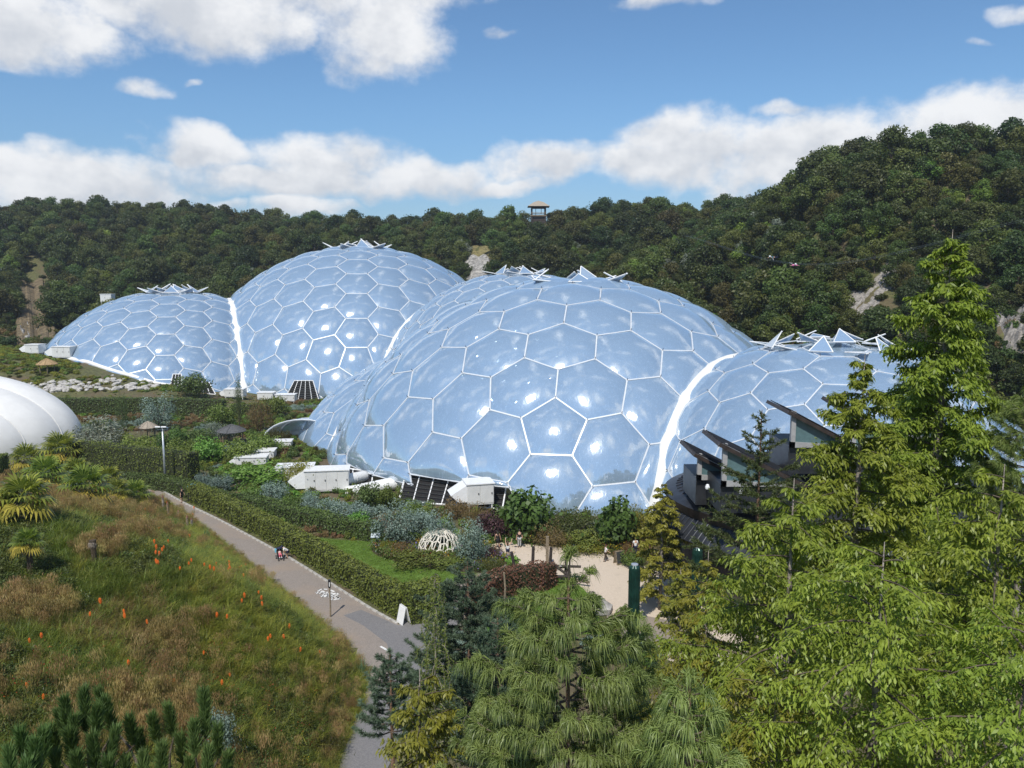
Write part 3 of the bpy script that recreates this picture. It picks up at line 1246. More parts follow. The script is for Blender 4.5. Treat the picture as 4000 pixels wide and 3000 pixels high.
def join_proto(name, objs):
    """one mesh from several objects (for the scatter prototypes)"""
    Vs, Fs, mi, att = [], [], [], []
    n = 0
    me = bpy.data.meshes.new(name)
    for k, o in enumerate(objs):
        m = o.data
        me.materials.append(m.materials[0])
        V = np.empty(len(m.vertices) * 3, np.float32)
        m.vertices.foreach_get('co', V)
        Vs.append(V.reshape(-1, 3))
        a = m.attributes.get('v')
        av = np.full(len(m.polygons), 0.5, np.float32)
        if a:
            a.data.foreach_get('value', av)
        for p in m.polygons:
            Fs.append(tuple(i + n for i in p.vertices))
        mi += [k] * len(m.polygons)
        att.append(av)
        n += len(m.vertices)
    me.from_pydata(np.concatenate(Vs).tolist(), [], Fs)
    me.polygons.foreach_set('material_index', np.array(mi, np.int32))
    a = me.attributes.new('v', 'FLOAT', 'FACE')
    a.data.foreach_set('value', np.concatenate(att))
    me.update()
    return bpy.data.objects.new(name, me)


def scatter(name, protos, P, kind, rz, scale, tilt=None):
    """ONE object that spreads prototype plants over points (geometry nodes)"""
    cl = bpy.data.collections.new(name + '_plants')
    for i, p in enumerate(protos):
        p.name = '%s_%02d' % (name, i)
        for c in list(p.users_collection):
            c.objects.unlink(p)
        cl.objects.link(p)
    me = bpy.data.meshes.new(name)
    P = np.asarray(P, np.float32)
    me.vertices.add(len(P))
    me.vertices.foreach_set('co', P.ravel())
    a = me.attributes.new('kindi', 'INT', 'POINT')
    a.data.foreach_set('value', np.asarray(kind, np.int32))
    rot = np.zeros((len(P), 3), np.float32)
    rot[:, 2] = rz
    if tilt is not None:
        rot[:, :2] = tilt
    a = me.attributes.new('turn', 'FLOAT_VECTOR', 'POINT')
    a.data.foreach_set('vector', rot.ravel())
    sc = np.asarray(scale, np.float32)
    if sc.ndim == 1:
        sc = np.repeat(sc[:, None], 3, 1)
    a = me.attributes.new('size', 'FLOAT_VECTOR', 'POINT')
    a.data.foreach_set('vector', sc.ravel())
    me.update()
    o = bpy.data.objects.new(name, me)
    COL.objects.link(o)
    g = bpy.data.node_groups.new(name + '_scatter', 'GeometryNodeTree')
    g.interface.new_socket('Geometry', in_out='INPUT', socket_type='NodeSocketGeometry')
    g.interface.new_socket('Geometry', in_out='OUTPUT', socket_type='NodeSocketGeometry')
    gi, go = g.nodes.new('NodeGroupInput'), g.nodes.new('NodeGroupOutput')
    ci = g.nodes.new('GeometryNodeCollectionInfo')
    ci.inputs['Collection'].default_value = cl
    ci.inputs['Separate Children'].default_value = True
    ci.inputs['Reset Children'].default_value = True
    ip = g.nodes.new('GeometryNodeInstanceOnPoints')
    ip.inputs['Pick Instance'].default_value = True

    def named(nm, ty):
        nd = g.nodes.new('GeometryNodeInputNamedAttribute')
        nd.data_type = ty
        nd.inputs[0].default_value = nm
        return nd.outputs[0]
    L = g.links.new
    L(gi.outputs[0], ip.inputs['Points'])
    L(ci.outputs[0], ip.inputs['Instance'])
    L(named('kindi', 'INT'), ip.inputs['Instance Index'])
    e2r = g.nodes.new('FunctionNodeEulerToRotation')
    L(named('turn', 'FLOAT_VECTOR'), e2r.inputs[0])
    L(e2r.outputs[0], ip.inputs['Rotation'])
    L(named('size', 'FLOAT_VECTOR'), ip.inputs['Scale'])
    L(ip.outputs[0], go.inputs[0])
    md = o.modifiers.new('scatter', 'NODES')
    md.node_group = g
    return o


# foliage colours
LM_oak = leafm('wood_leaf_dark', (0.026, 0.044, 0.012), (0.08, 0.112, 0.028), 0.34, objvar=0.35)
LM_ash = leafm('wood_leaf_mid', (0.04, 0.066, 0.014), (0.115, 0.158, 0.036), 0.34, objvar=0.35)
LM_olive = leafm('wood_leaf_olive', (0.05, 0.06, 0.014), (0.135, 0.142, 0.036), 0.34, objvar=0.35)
LM_lime = leafm('wood_leaf_lime', (0.078, 0.132, 0.019), (0.186, 0.295, 0.046), 0.3)
LM_silver = leafm('wood_leaf_silver', (0.109, 0.132, 0.093), (0.264, 0.295, 0.232), 0.2)
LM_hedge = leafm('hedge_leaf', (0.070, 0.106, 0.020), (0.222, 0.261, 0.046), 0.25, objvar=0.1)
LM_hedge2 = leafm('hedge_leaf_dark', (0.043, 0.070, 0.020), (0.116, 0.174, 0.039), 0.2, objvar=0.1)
LM_beech = leafm('copper_beech_leaf', (0.068, 0.031, 0.020), (0.204, 0.106, 0.054), 0.2, objvar=0.1)
LM_blue = leafm('blue_green_leaf', (0.098, 0.145, 0.120), (0.261, 0.339, 0.290), 0.2, objvar=0.2)
LM_mid = leafm('shrub_leaf_mid', (0.068, 0.116, 0.024), (0.194, 0.281, 0.054), 0.3, objvar=0.3)
LM_yel = leafm('shrub_leaf_yellow', (0.124, 0.139, 0.019), (0.326, 0.333, 0.050), 0.35, objvar=0.2)
LM_bright = leafm('shrub_leaf_bright', (0.088, 0.174, 0.027), (0.232, 0.408, 0.077), 0.35, objvar=0.2)
LM_brown = leafm('seed_head', (0.116, 0.081, 0.034), (0.295, 0.202, 0.093), 0.3, objvar=0.2)
LM_purple = leafm('purple_leaf', (0.039, 0.022, 0.022), (0.116, 0.059, 0.054), 0.2, objvar=0.2)


# ------------------------------------------------------------------ hedges
def hedge(name, pts, width, height, lm, label, cat='hedge', group=None, density=70, leaf=0.19, z0=None, seed=1, rough=0.10, taper=0.9):
    """clipped hedge along 2d points: trunk-dark core plus a skin of leaves"""
    r = np.random.default_rng(seed)
    line = np.array([np.array(p)[:2] for p in pts])
    if len(line) > 2:
        line = smooth_line(line, 5)
    d = np.gradient(line, axis=0)
    d = d / np.linalg.norm(d, axis=1)[:, None]
    nr = np.stack([-d[:, 1], d[:, 0]], 1)
    zb = ground(line[:, 0], line[:, 1]) if z0 is None else np.full(len(line), z0)
    root = empty(name, (float(line[:, 0].mean()), float(line[:, 1].mean()), float(zb.mean())))
    off = np.array([root.location[0], root.location[1], root.location[2]])
    mb = MB()
    V = []
    for i in range(len(line)):
        w, w2 = width / 2 - 0.12, width / 2 * taper - 0.12
        for s, z in ((-w, -0.1), (-w2, height - 0.12), (w2, height - 0.12), (w, -0.1)):
            V.append((*(line[i] + nr[i] * s), zb[i] + z))
    V = np.array(V) - off
    F = [(i * 4 + j, i * 4 + j + 1, i * 4 + 5 + j, i * 4 + 4 + j) for i in range(len(line) - 1) for j in range(3)]
    F += [(3, 2, 1, 0), tuple(len(V) - 4 + q for q in range(4))]
    mk('core', V, F, M_darkcore, root)
    # skin
    seg = np.linalg.norm(np.diff(line, axis=0), axis=1)
    cum = np.concatenate([[0], np.cumsum(seg)])
    tot = cum[-1]
    lv = Leaves()
    for side, h0 in ((-1, height), (1, height), (0, width), (2, width), (3, width)):
        if side in (2, 3):
            n = int(density * width * height)
            s = np.full(n, 0.0 if side == 2 else tot)
        else:
            n = int(density * tot * h0)
            s = r.random(n) * tot
        x = np.interp(s, cum, line[:, 0])
        y = np.interp(s, cum, line[:, 1])
        nx_, ny_ = np.interp(s, cum, nr[:, 0]), np.interp(s, cum, nr[:, 1])
        dx_, dy_ = np.interp(s, cum, d[:, 0]), np.interp(s, cum, d[:, 1])
        zz = np.interp(s, cum, zb)
        wob = 0.07 * np.sin(s * 1.7 + side) + 0.05 * np.sin(s * 4.1 + 2 * side)
        if side in (-1, 1):
            t = r.random(n)
            o = side * (width / 2 * (1 - (1 - taper) * t) + wob + r.normal(size=n) * rough)
            z = zz + t * height
            N = np.stack([nx_ * side, ny_ * side, np.full(n, 0.25)], 1)
        elif side == 0:
            o = (r.random(n) - .5) * width * taper
            z = zz + height + wob * .8 + r.normal(size=n) * rough * .7
            N = np.stack([np.zeros(n), np.zeros(n), np.ones(n)], 1)
        else:
            t = r.random(n)
            o = (r.random(n) - .5) * width
            z = zz + t * height
            q = -1 if side == 2 else 1
            e = q * r.random(n) * rough
            x, y = x + dx_ * e, y + dy_ * e
            N = np.stack([dx_ * q, dy_ * q, np.full(n, 0.2)], 1)
        P = np.stack([x + nx_ * o, y + ny_ * o, z], 1) - off
        N = unit(N + r.normal(size=(n, 3)) * 0.5)
        D = unit(np.cross(N, rdir(n, r)))
        Vv, Ff = cards(P - D * leaf * .5, D, N, leaf * r.uniform(.8, 1.5, n), leaf * .62 * r.uniform(.8, 1.3, n), r)
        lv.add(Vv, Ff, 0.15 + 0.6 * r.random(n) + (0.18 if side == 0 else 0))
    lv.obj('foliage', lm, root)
    return tag(root, label, cat, group)


M_darkcore = flat('hedge_inner_twigs', (0.030, 0.036, 0.012), 0.95)
off_r = np.array([0.75, 0.68])
main = [kerb_line[i] + off_r * 1.45 for i in range(8, len(kerb_line) - 3, 6)]
main.append(np.array(kerb_line[-3]) + off_r * 1.3)
hedge('clipped_hedge', main, 1.7, 1.9, LM_hedge, 'long clipped green hedge running beside the asphalt path and kerb', group='clipped garden hedges', seed=2, density=80)
endp = np.array(kerb_line[-3]) + off_r * 1.1
hedge('clipped_hedge', [endp + np.array([0.3, -0.6]), endp + np.array([2.8, 0.9])], 2.3, 2.6, LM_hedge, 'tall square hedge end block beside the lawn corner', group='clipped garden hedges', seed=3, density=90)
hedge('curved_hedge', gpx([(520, 1094), (590, 1114), (660, 1133), (720, 1149), (780, 1158), (815, 1166)]), 1.9, 1.6, LM_hedge2, 'dark curved hedge with bare brownish top behind the lawn', group='clipped garden hedges', seed=4)
hedge('path_hedge', gpx([(270, 1050), (330, 1052), (400, 1066), (450, 1084), (500, 1100)]), 2.2, 1.5, LM_hedge2, 'low hedge round the far bend of the path', group='clipped garden hedges', seed=5)
hedge('beech_hedge', gpx([(1028, 1330), (1048, 1302), (1085, 1284), (1130, 1274), (1172, 1268), (1190, 1272)]), 1.7, 2.0, LM_beech, 'curved copper beech hedge beside the log climbing frame', seed=6, group='clipped garden hedges', density=55)
hedge('block_hedge', [drop(-60, 1035)[:2], drop(12, 1035)[:2]], 3.0, 3.0, LM_hedge, 'big square hedge cut off by the left edge before the white tent', group='clipped garden hedges', seed=7)
hedge('screen_hedge', [(-92, 148), (-75, 148), (-54, 147.5)], 2.0, 3.1, LM_hedge2, 'long dark hedge below the mown bank and stakes', group='clipped garden hedges', seed=8, leaf=0.24, density=22)
hedge('screen_hedge', [(-52, 146), (-46, 147)], 2.4, 2.6, LM_hedge, 'short hedge with yellowish top right of the dark bank hedge', group='clipped garden hedges', seed=9, leaf=0.24, density=22)
hedge('screen_hedge', [(-38, 160), (-28, 158), (-21, 155)], 1.8, 2.6, LM_hedge2, 'dark hedge in front of the louvred far dome base', group='clipped garden hedges', seed=10, leaf=0.24, density=22)
hedge('tall_hedge', [on_z(140, 1012)[:2] + np.array([2, 0]), on_z(250, 1020)[:2], on_z(340, 1030)[:2], on_z(420, 1040)[:2]], 2.4, 3.8, LM_hedge, 'tall shaggy hedge behind the lamp post and path bend', group='clipped garden hedges', seed=11, leaf=0.2, density=30, rough=0.2)
# ------------------------------------------------------------------ wooded hills
def to_px(P):
    P = np.atleast_2d(P)
    v = P - HC
    F = np.array([0, math.cos(PITCH), -math.sin(PITCH)])
    U = np.array([0, math.sin(PITCH), math.cos(PITCH)])
    z = v @ F
    return 1106 + FPX * v[:, 0] / z, 829.5 - FPX * (v @ U) / z, z


wood_kinds = []      # (trunk, crown, label words)
for i, (lm, h, cr, nc, lf, L, W) in enumerate([
        (LM_oak, 8.5, 3.6, 20, 190, 0.46, 0.34), (LM_ash, 9.0, 3.2, 18, 190, 0.42, 0.28), (LM_olive, 7.0, 3.3, 18, 190, 0.42, 0.28), (LM_oak, 7.0, 3.0, 16, 190, 0.42, 0.3),
        (LM_ash, 7.5, 3.6, 20, 190, 0.44, 0.3), (LM_lime, 5.5, 2.8, 14, 190, 0.4, 0.3), (LM_silver, 6.5, 2.6, 14, 180, 0.36, 0.22), (LM_olive, 9.5, 2.6, 18, 150, 0.36, 0.22)]):
    t_, c_ = broadleaf('wood', lm, 100 + i, h, cr, nc, lf, L, W, stem=0.16, tall=0.46)
    wood_kinds.append((t_, c_))
WORDS = ['dark green oak', 'mid green ash', 'olive green sallow', 'dark compact thorn', 'broad mid green tree', 'bright lime green bush', 'silvery grey willow', 'slender olive birch']

r = np.random.default_rng(11)
# candidate spots on a jittered grid
gx, gy = np.meshgrid(np.arange(-230, 230, 4.5), np.arange(100, 440, 4.5))
X = (gx + r.uniform(-2.3, 2.3, gx.shape)).ravel()
Y = (gy + r.uniform(-2.3, 2.3, gx.shape)).ravel()
Z = ground(X, Y)
pxs, pys, dep = to_px(np.stack([X, Y, Z + 3], 1))
keep = np.ones(len(X), bool)
for c, R in ALL_SPH:
    keep &= np.linalg.norm(np.stack([X - c[0], Y - c[1], (Z + 3) - c[2]], 1), axis=1) > R + 3.2
keep &= (pxs > -260) & (pxs < 2500)
# where the wood stands: the hills behind, not the garden floor or the meadow
hill = (Y > 248) | ((X > 30) & (Y > 150)) | ((X > 62) & (Y > 112)) | ((X < -128) & (Y > 205))
hill |= (X > -2) & (Y > 205)
hill |= (X < -96) & (Y > 228)
keep &= hill
# openings: earth chute left, grass by the fence, rock faces
keep &= ~((pxs > 42) & (pxs < 108) & (pys > 545) & (pys < 725))
keep &= ~((pxs > 1008) & (pxs < 1066) & (pys > 520) & (pys < 620) & (Y > 240) & (Y < 350))
keep &= ~((np.abs(pxs - (1905 - (pys - 570) * 0.55)) < 26) & (pys > 560) & (pys < 690) & (Y < 200))
keep &= ~((pxs > 2135) & (pxs < 2260) & (pys > 640) & (pys < 800) & (Y < 170) & (r.random(len(X)) < 0.75))
keep &= ~((np.abs(pxs - 1163) < 26) & (pys < 520) & (Y > 300))
keep &= ~((pxs < 130) & (pys > 700) & (Y < 260))
X, Y, Z, pxs, pys, dep = (a[keep] for a in (X, Y, Z, pxs, pys, dep))
kind = r.choice(8, len(X), p=[.22, .18, .15, .15, .17, .035, .035, .06])
# the right hill is darker, with gorse-lime patches
lime = ((np.hypot((pxs - 1620) / 90, (pys - 590) / 40) < 1) | (np.hypot((pxs - 2080) / 120, (pys - 400) / 28) < 1)) & (r.random(len(X)) < 0.55)
kind[lime] = 5
sc = r.choice([.62, .8, 1.0, 1.25, 1.5], len(X), p=[.2, .25, .27, .2, .08]) * r.uniform(.88, 1.12, len(X))
sc[(X > 60) & (Y < 185)] *= 0.78
sc[kind == 6] *= 0.85
# a taller isolated oak on the shoulder of the right hill
edge = (pxs > 1675) & (pxs < 1800) & (pys < 420)
sc[edge] *= 1.25
seen = (pxs > -20) & (pxs < 2232) & (pys > 200)
for c, R in ALL_SPH:
    cx, cy, _ = to_px(c)
    al = math.asin(R / np.linalg.norm(c - HC))
    v = unit(np.stack([X, Y, Z + 5], 1) - HC)
    seen &= ~((v @ unit(c - HC) > math.cos(al)) & (dep > np.linalg.norm(c - HC) * 0.75))
score = np.where(seen, sc / dep, 0) + np.where(seen & (pys < 480), 0.0012, 0)
order = np.argsort(-score)
single = order[:290]
rest = order[290:]
for q in single:
    k = kind[q]
    if X[q] > 55 and Y[q] < 260:
        zone = ['skyline', 'high', 'midway', 'low'][int(np.clip((pys[q] - 330) // 110, 0, 3))]
        side = zone + ' on the right hill, ' + ['beside its left shoulder', 'above the right dome', 'above the scree', 'behind the tall conifer', 'by the picture edge'][int(np.clip((pxs[q] - 1500) // 150, 0, 4))]
    elif pxs[q] > 1175:
        side = 'on the ridge right of the lookout tower' + (', against the sky' if pys[q] < 470 else ', on its slope')
    elif pxs[q] > 500:
        side = 'on the ridge between left dome and tower' + (', against the sky' if pys[q] < 490 else ', on its slope')
    else:
        side = 'on the hill behind the left dome' + (', against the sky' if pys[q] < 470 else ', on its slope')
    root = empty(WORDS[k].replace(' green', '').replace(' ', '_').replace('_grey', ''), (X[q], Y[q], Z[q] - 0.2), r.random() * 6.28)
    root.scale = (sc[q] * r.uniform(.9, 1.15), sc[q] * r.uniform(.9, 1.15), sc[q])
    for o in wood_kinds[k]:
        c = o.copy()
        COL.objects.link(c)
        c.parent = root
    tag(root, WORDS[k] + ' ' + side, 'tree', 'trees of the hillside wood')
protos = [join_proto('wood_%d' % i, list(tc)) for i, tc in enumerate(wood_kinds)]
for t_, c_ in wood_kinds:
    bpy.data.objects.remove(t_)
    bpy.data.objects.remove(c_)
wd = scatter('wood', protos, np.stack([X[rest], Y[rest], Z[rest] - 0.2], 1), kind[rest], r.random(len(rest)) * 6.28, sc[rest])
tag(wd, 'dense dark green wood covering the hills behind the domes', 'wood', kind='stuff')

# scrub under and between the trees
n = 8000
sx, sy = r.uniform(-230, 230, n * 2), r.uniform(105, 430, n * 2)
sz = ground(sx, sy)
px_, py_, dp_ = to_px(np.stack([sx, sy, sz + 1], 1))
ok = ((sy > 240) | ((sx > 40) & (sy > 140)) | ((sx > 66) & (sy > 108)) | ((sx < -110) & (sy > 205)) | ((sx > -2) & (sy > 205))) & (px_ > -260) & (px_ < 2480)
for c, R in ALL_SPH:
    ok &= np.linalg.norm(np.stack([sx - c[0], sy - c[1], (sz + 1) - c[2]], 1), axis=1) > R + 1.5
ok &= ~((px_ > 1012) & (px_ < 1060) & (py_ > 525) & (py_ < 620) & (sy > 240))
ok &= ~((np.abs(px_ - (1905 - (py_ - 570) * 0.55)) < 20) & (py_ > 565) & (py_ < 690) & (sy < 200))
ok &= ~((px_ > 45) & (px_ < 105) & (py_ > 550) & (py_ < 725) & (r.random(n * 2) < .8))


def bush_proto(name, lm, seed, rad, n, L, W, clumps=7):
    rr = np.random.default_rng(seed)
    lv = Leaves()
    for i in range(clumps):
        u = rdir(1, rr)[0]
        c = np.array([u[0] * rad * .55, u[1] * rad * .55, rad * (0.45 + .35 * abs(u[2]))])
        clump_leaves(lv, c, np.array([1, 1, .8]) * rad * rr.uniform(.35, .6), n // clumps, L, W, rr)
    o = lv.obj(name, lm)
    COL.objects.unlink(o)
    return o


sp = [bush_proto('s0', LM_oak, 1, 1.6, 700, .36, .25), bush_proto('s1', LM_olive, 2, 1.5, 700, .34, .2), bush_proto('s2', LM_ash, 3, 1.4, 700, .34, .24), bush_proto('s3', LM_brown, 4, 1.2, 500, .4, .1)]
sx, sy, sz = sx[ok], sy[ok], sz[ok]
scrub = scatter('scrub', sp, np.stack([sx, sy, sz - .1], 1), r.choice(4, len(sx), p=[.35, .3, .27, .08]), r.random(len(sx)) * 6.28, r.uniform(.7, 1.5, len(sx)))
tag(scrub, 'low scrub and bramble between the hillside trees', 'scrub', kind='stuff')


# ------------------------------------------------------------------ grass and flowers of the bank
def blades(lv, r, n, spread, L, W, lean, a0, a1, segs=2, curl=0.6, zbase=0.0):
    """arching blades as strips of quads"""
    b = np.stack([r.normal(size=n) * spread, r.normal(size=n) * spread, np.full(n, zbase)], 1)
    ang = r.random(n) * 6.283
    out = np.stack([np.cos(ang), np.sin(ang), np.zeros(n)], 1)
    ln = L * r.uniform(.6, 1.15, n)[:, None]
    le = (lean * r.uniform(.4, 1.4, n))[:, None]
    side = np.stack([-np.sin(ang), np.cos(ang), np.zeros(n)], 1)
    w = W * r.uniform(.7, 1.2, n)[:, None]
    pts = []
    for s in np.linspace(0, 1, segs + 1):
        p = b + out * ln * le * (s ** 1.6) + np.array([0, 0, 1.0]) * ln * (s - curl * 0.5 * s * s * le)
        ww = w * (1 - 0.92 * s ** 1.5)
        pts += [p - side * ww * .5, p + side * ww * .5]
    V = np.stack(pts, 1).reshape(-1, 3)
    k = 2 * (segs + 1)
    F = []
    base = np.arange(n) * k
    for s in range(segs):
        F.append(np.stack([base + 2 * s, base + 2 * s + 1, base + 2 * s + 3, base + 2 * s + 2], 1))
    F = np.concatenate(F)
    lv.add(V, F, np.tile(r.uniform(a0, a1, n), segs))


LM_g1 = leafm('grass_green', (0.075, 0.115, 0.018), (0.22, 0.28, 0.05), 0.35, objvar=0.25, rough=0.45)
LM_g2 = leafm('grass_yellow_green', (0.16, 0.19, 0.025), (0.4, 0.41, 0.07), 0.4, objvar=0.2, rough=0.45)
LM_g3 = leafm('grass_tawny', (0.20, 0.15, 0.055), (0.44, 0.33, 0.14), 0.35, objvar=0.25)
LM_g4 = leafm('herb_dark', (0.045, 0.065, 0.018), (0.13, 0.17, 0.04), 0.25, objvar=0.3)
LM_rust = leafm('rusty_flower', (0.20, 0.035, 0.010), (0.42, 0.090, 0.020), 0.2, objvar=0.2)
LM_yflower = leafm('yellow_flower', (0.42, 0.28, 0.02), (0.62, 0.44, 0.03), 0.2, objvar=0.1)
LM_vflower = leafm('violet_flower', (0.12, 0.09, 0.28), (0.25, 0.20, 0.48), 0.2, objvar=0.1)


def grass_proto(name, mat, seed, fn, extra=None):
    rr = np.random.default_rng(seed)
    lv = Leaves()
    fn(lv, rr)
    o = lv.obj(name, mat)
    objs = [o]
    if extra:
        lv2 = Leaves()
        extra[1](lv2, rr)
        objs.append(lv2.obj(name + 'x', extra[0]))
    j = join_proto(name + '_j', objs)
    for q in objs:
        bpy.data.objects.remove(q)
    return j


def plume(lv, rr, n=26, L=1.1):
    blades(lv, rr, n, .13, L, .014, .18, .3, 1.0, 3, .2)
    blades(lv, rr, n, .14, .5, .016, .6, .0, .4, 2, .6)
    # feathery heads
    m = n * 5
    a = rr.random(m) * 6.28
    P = np.stack([rr.normal(size=m) * .16, rr.normal(size=m) * .16, L * rr.uniform(.72, 1.08, m)], 1)
    V, F = cards(P, np.stack([rr.normal(size=m) * .25, rr.normal(size=m) * .25, np.ones(m)], 1), rdir(m, rr), .16, .022, rr)
    lv.add(V, F, rr.uniform(.4, 1, m))


def dots(lv, rr, n, z0, z1, sp_, s):
    P = np.stack([rr.normal(size=n) * sp_, rr.normal(size=n) * sp_, rr.uniform(z0, z1, n)], 1)
    V, F = cards(P, rdir(n, rr), rdir(n, rr), s, s * .7, rr)
    lv.add(V, F, rr.random(n))


def herb(lv, rr, n=110, h=.55, L=.13, W=.05, sp_=.2):
    P = np.stack([rr.normal(size=n) * sp_, rr.normal(size=n) * sp_, h * rr.random(n) ** .8], 1)
    V, F = cards(P, unit(rdir(n, rr) + np.array([0, 0, .5])), unit(rdir(n, rr) + np.array([0, 0, .8])), L * rr.uniform(.7, 1.3, n), W, rr)
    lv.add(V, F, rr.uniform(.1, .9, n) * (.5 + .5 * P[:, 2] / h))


gp = [
    grass_proto('g0', LM_g1, 1, lambda lv, rr: blades(lv, rr, 70, .16, .85, .022, .9, .1, 1, 3, .8)),
    grass_proto('g1', LM_g2, 2, lambda lv, rr: blades(lv, rr, 80, .18, .80, .020, 1.0, .1, 1, 3, .9)),
    grass_proto('g2', LM_g3, 3, plume),
    grass_proto('g3', LM_g4, 4, herb),
    grass_proto('g4', LM_g1, 5, lambda lv, rr: blades(lv, rr, 40, .12, .75, .034, .6, .0, .8, 3, .5), (LM_rust, lambda lv, rr: dots(lv, rr, 24, .45, .8, .22, .055))),
    grass_proto('g5', LM_mid, 6, lambda lv, rr: herb(lv, rr, 120, .5, .11, .045, .22), (LM_yflower, lambda lv, rr: dots(lv, rr, 16, .35, .6, .22, .055))),
    grass_proto('g6', LM_g3, 7, lambda lv, rr: blades(lv, rr, 80, .2, .6, .016, .9, .0, .9, 2, .7)),
]

n = 24000
gxx = np.empty(0)
gyy = np.empty(0)
yy = r.uniform(15, 97, n * 2) ** 1.0
wgt = np.clip(1.35 - yy / 110, .3, 1)
yy = yy[r.random(len(yy)) < wgt]
xx = path_left(yy) + 0.35 - r.random(len(yy)) ** 1.0 * (26 + yy * 0.45)
zz = ground(xx, yy)
px_, py_, dp_ = to_px(np.stack([xx, yy, zz], 1))
ok = (px_ > -90) & (px_ < 900) & (py_ < 1760)
xx, yy, zz, px_, py_ = xx[ok], yy[ok], zz[ok], px_[ok], py_[ok]


def fieldnoise(x, y, s, seed):
    rr = np.random.default_rng(seed)
    v = np.zeros_like(x)
    for k in range(6):
        a = rr.random() * 6.28
        f = s * rr.uniform(.6, 1.8)
        v += np.sin((x * math.cos(a) + y * math.sin(a)) * f + rr.random() * 6.28)
    return v / 6 ** .5


f1_, f2_, f3_ = fieldnoise(xx, yy, .55, 1), fieldnoise(xx, yy, .8, 2), fieldnoise(xx, yy, .5, 3)
dl = path_left(yy) - xx
kd = np.where(f1_ > 0.5, 2, np.where(f2_ > 0.3, 0, np.where(f3_ > .5, 6, 3)))
lush = (px_ > 400 + 0.0 * py_) & (py_ > 1130) & (py_ < 1520) & (dl < 11)
kd = np.where(lush & (r.random(len(xx)) < .80), np.where(f2_ > -.5, 1, 0), kd)
low = (py_ > 1420) & (r.random(len(xx)) < .36)
kd = np.where(low, r.choice([2, 6, 4, 3, 5], len(xx), p=[.24, .26, .26, .2, .04]), kd)
tawny = (py_ < 1130) & (r.random(len(xx)) < .5)
kd = np.where(tawny, r.choice([2, 6, 3], len(xx)), kd)
kd = np.where((r.random(len(xx)) < .30), r.choice([0, 0, 1], len(xx)), kd)
gs = r.uniform(.65, 1.25, len(xx))
gs *= np.where(dl < 1.0, .7, 1)
tl = r.normal(size=(len(xx), 2)) * .16
ey = np.repeat(r.uniform(34, 97, 1500), 1)
ex = path_left(ey) + r.uniform(-.9, .35, len(ey))
xx, yy = np.concatenate([xx, ex]), np.concatenate([yy, ey])
zz = np.concatenate([zz, ground(ex, ey) + .05])
kd = np.concatenate([kd, r.choice([0, 1, 1, 2, 6], len(ey), p=[.25, .3, .2, .12, .13])])
gs = np.concatenate([gs, r.uniform(.6, 1.0, len(ey))])
tl = np.concatenate([tl, r.normal(size=(len(ey), 2)) * .2])
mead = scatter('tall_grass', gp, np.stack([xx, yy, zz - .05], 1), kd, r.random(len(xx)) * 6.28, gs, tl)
tag(mead, 'tall mixed grasses and rusty flowers covering the near bank', 'grass', kind='stuff')

# torch lilies: every orange spike on the bank
lily_px = [(441, 1068), (243, 1088), (317, 1083), (361, 1084), (420, 1094), (315, 1100), (296, 1104), (262, 1118), (345, 1146), (417, 1112), (335, 1178), (365, 1175), (339, 1190), (356, 1192), (352, 1197), (411, 1160),
           (338, 1203), (346, 1208), (415, 1219), (410, 1227), (468, 1224), (483, 1207), (496, 1227), (340, 1223), (344, 1230), (464, 1238), (390, 1236), (498, 1234), (527, 1249), (618, 1227), (638, 1234), (704, 1219),
           (747, 1226), (762, 1223), (740, 1230), (700, 1235), (560, 1288), (530, 1302), (566, 1300), (568, 1316), (524, 1310), (220, 1320), (197, 1345), (270, 1335), (272, 1350), (320, 1357), (470, 1340), (492, 1347),
           (93, 1393), (67, 1402), (580, 1390), (586, 1392), (626, 1368), (615, 1393), (692, 1421), (650, 1418), (280, 1448), (364, 1480), (498, 1475), (481, 1490), (378, 1494), (62, 1500), (97, 1530), (367, 1570), (401, 1567), (122, 1584), (178, 1588), (442, 1425)]
M_lily = flat('orange_flower_spike', (0.68, 0.115, 0.018), 0.6, 0, 0.3, 30, col2=(0.75, 0.24, 0.03))
M_stalk = flat('green_stalk', (0.09, 0.14, 0.03), 0.6)
mb = MB()
rr_ = random.Random(4)
for i in range(46):
    t = i / 46
    a = i * 2.4
    rad = 0.062 * math.sin(math.pi * (0.12 + 0.84 * t)) ** .7
    z = 0.30 - t * 0.30
    c = Vector((math.cos(a) * rad, math.sin(a) * rad, z))
    mb.tube([c * 0.35 + Vector((0, 0, z * .65)), c, c + Vector((math.cos(a) * .015, math.sin(a) * .015, -.045))], [.012, .016, .009], 4)
mb.tube([(0, 0, -.02), (0, 0, .15), (0, 0, .30)], [.02, .045, .008], 6)
head0 = mb.build('flower_head', M_lily)
stk0 = MB().tube([(0, 0, -1.15), (.02, 0, -.5), (0, 0, 0.02)], [.014, .012, .010], 5).build('stalk', M_stalk)
for i, (px, py) in enumerate(lily_px):
    if 600 < px < 770 and py < 1240:
        px, py = px * 0.62 + 60, py + 0        # keeps the far spikes on the bank
    g = drop(px, py + 16)
    root = empty('torch_lily', (g[0], g[1], g[2] + 0.62), rr_.random() * 6)
    s = rr_.uniform(.6, .95) * (1.0 if g[1] < 40 else 1.1)
    root.scale = (s, s, s)
    root.rotation_euler = (rr_.uniform(-.12, .12), rr_.uniform(-.12, .12), rr_.random() * 6)
    for o in (head0, stk0):
        c = o.copy()
        COL.objects.link(c)
        c.parent = root
    where = 'high on the bank below the palms' if py < 1130 else ('in the middle of the flower bank' if py < 1320 else 'low on the bank above the young pines')
    tag(root, 'orange torch lily spike ' + where, 'flower', 'orange torch lilies on the bank')
bpy.data.objects.remove(head0)
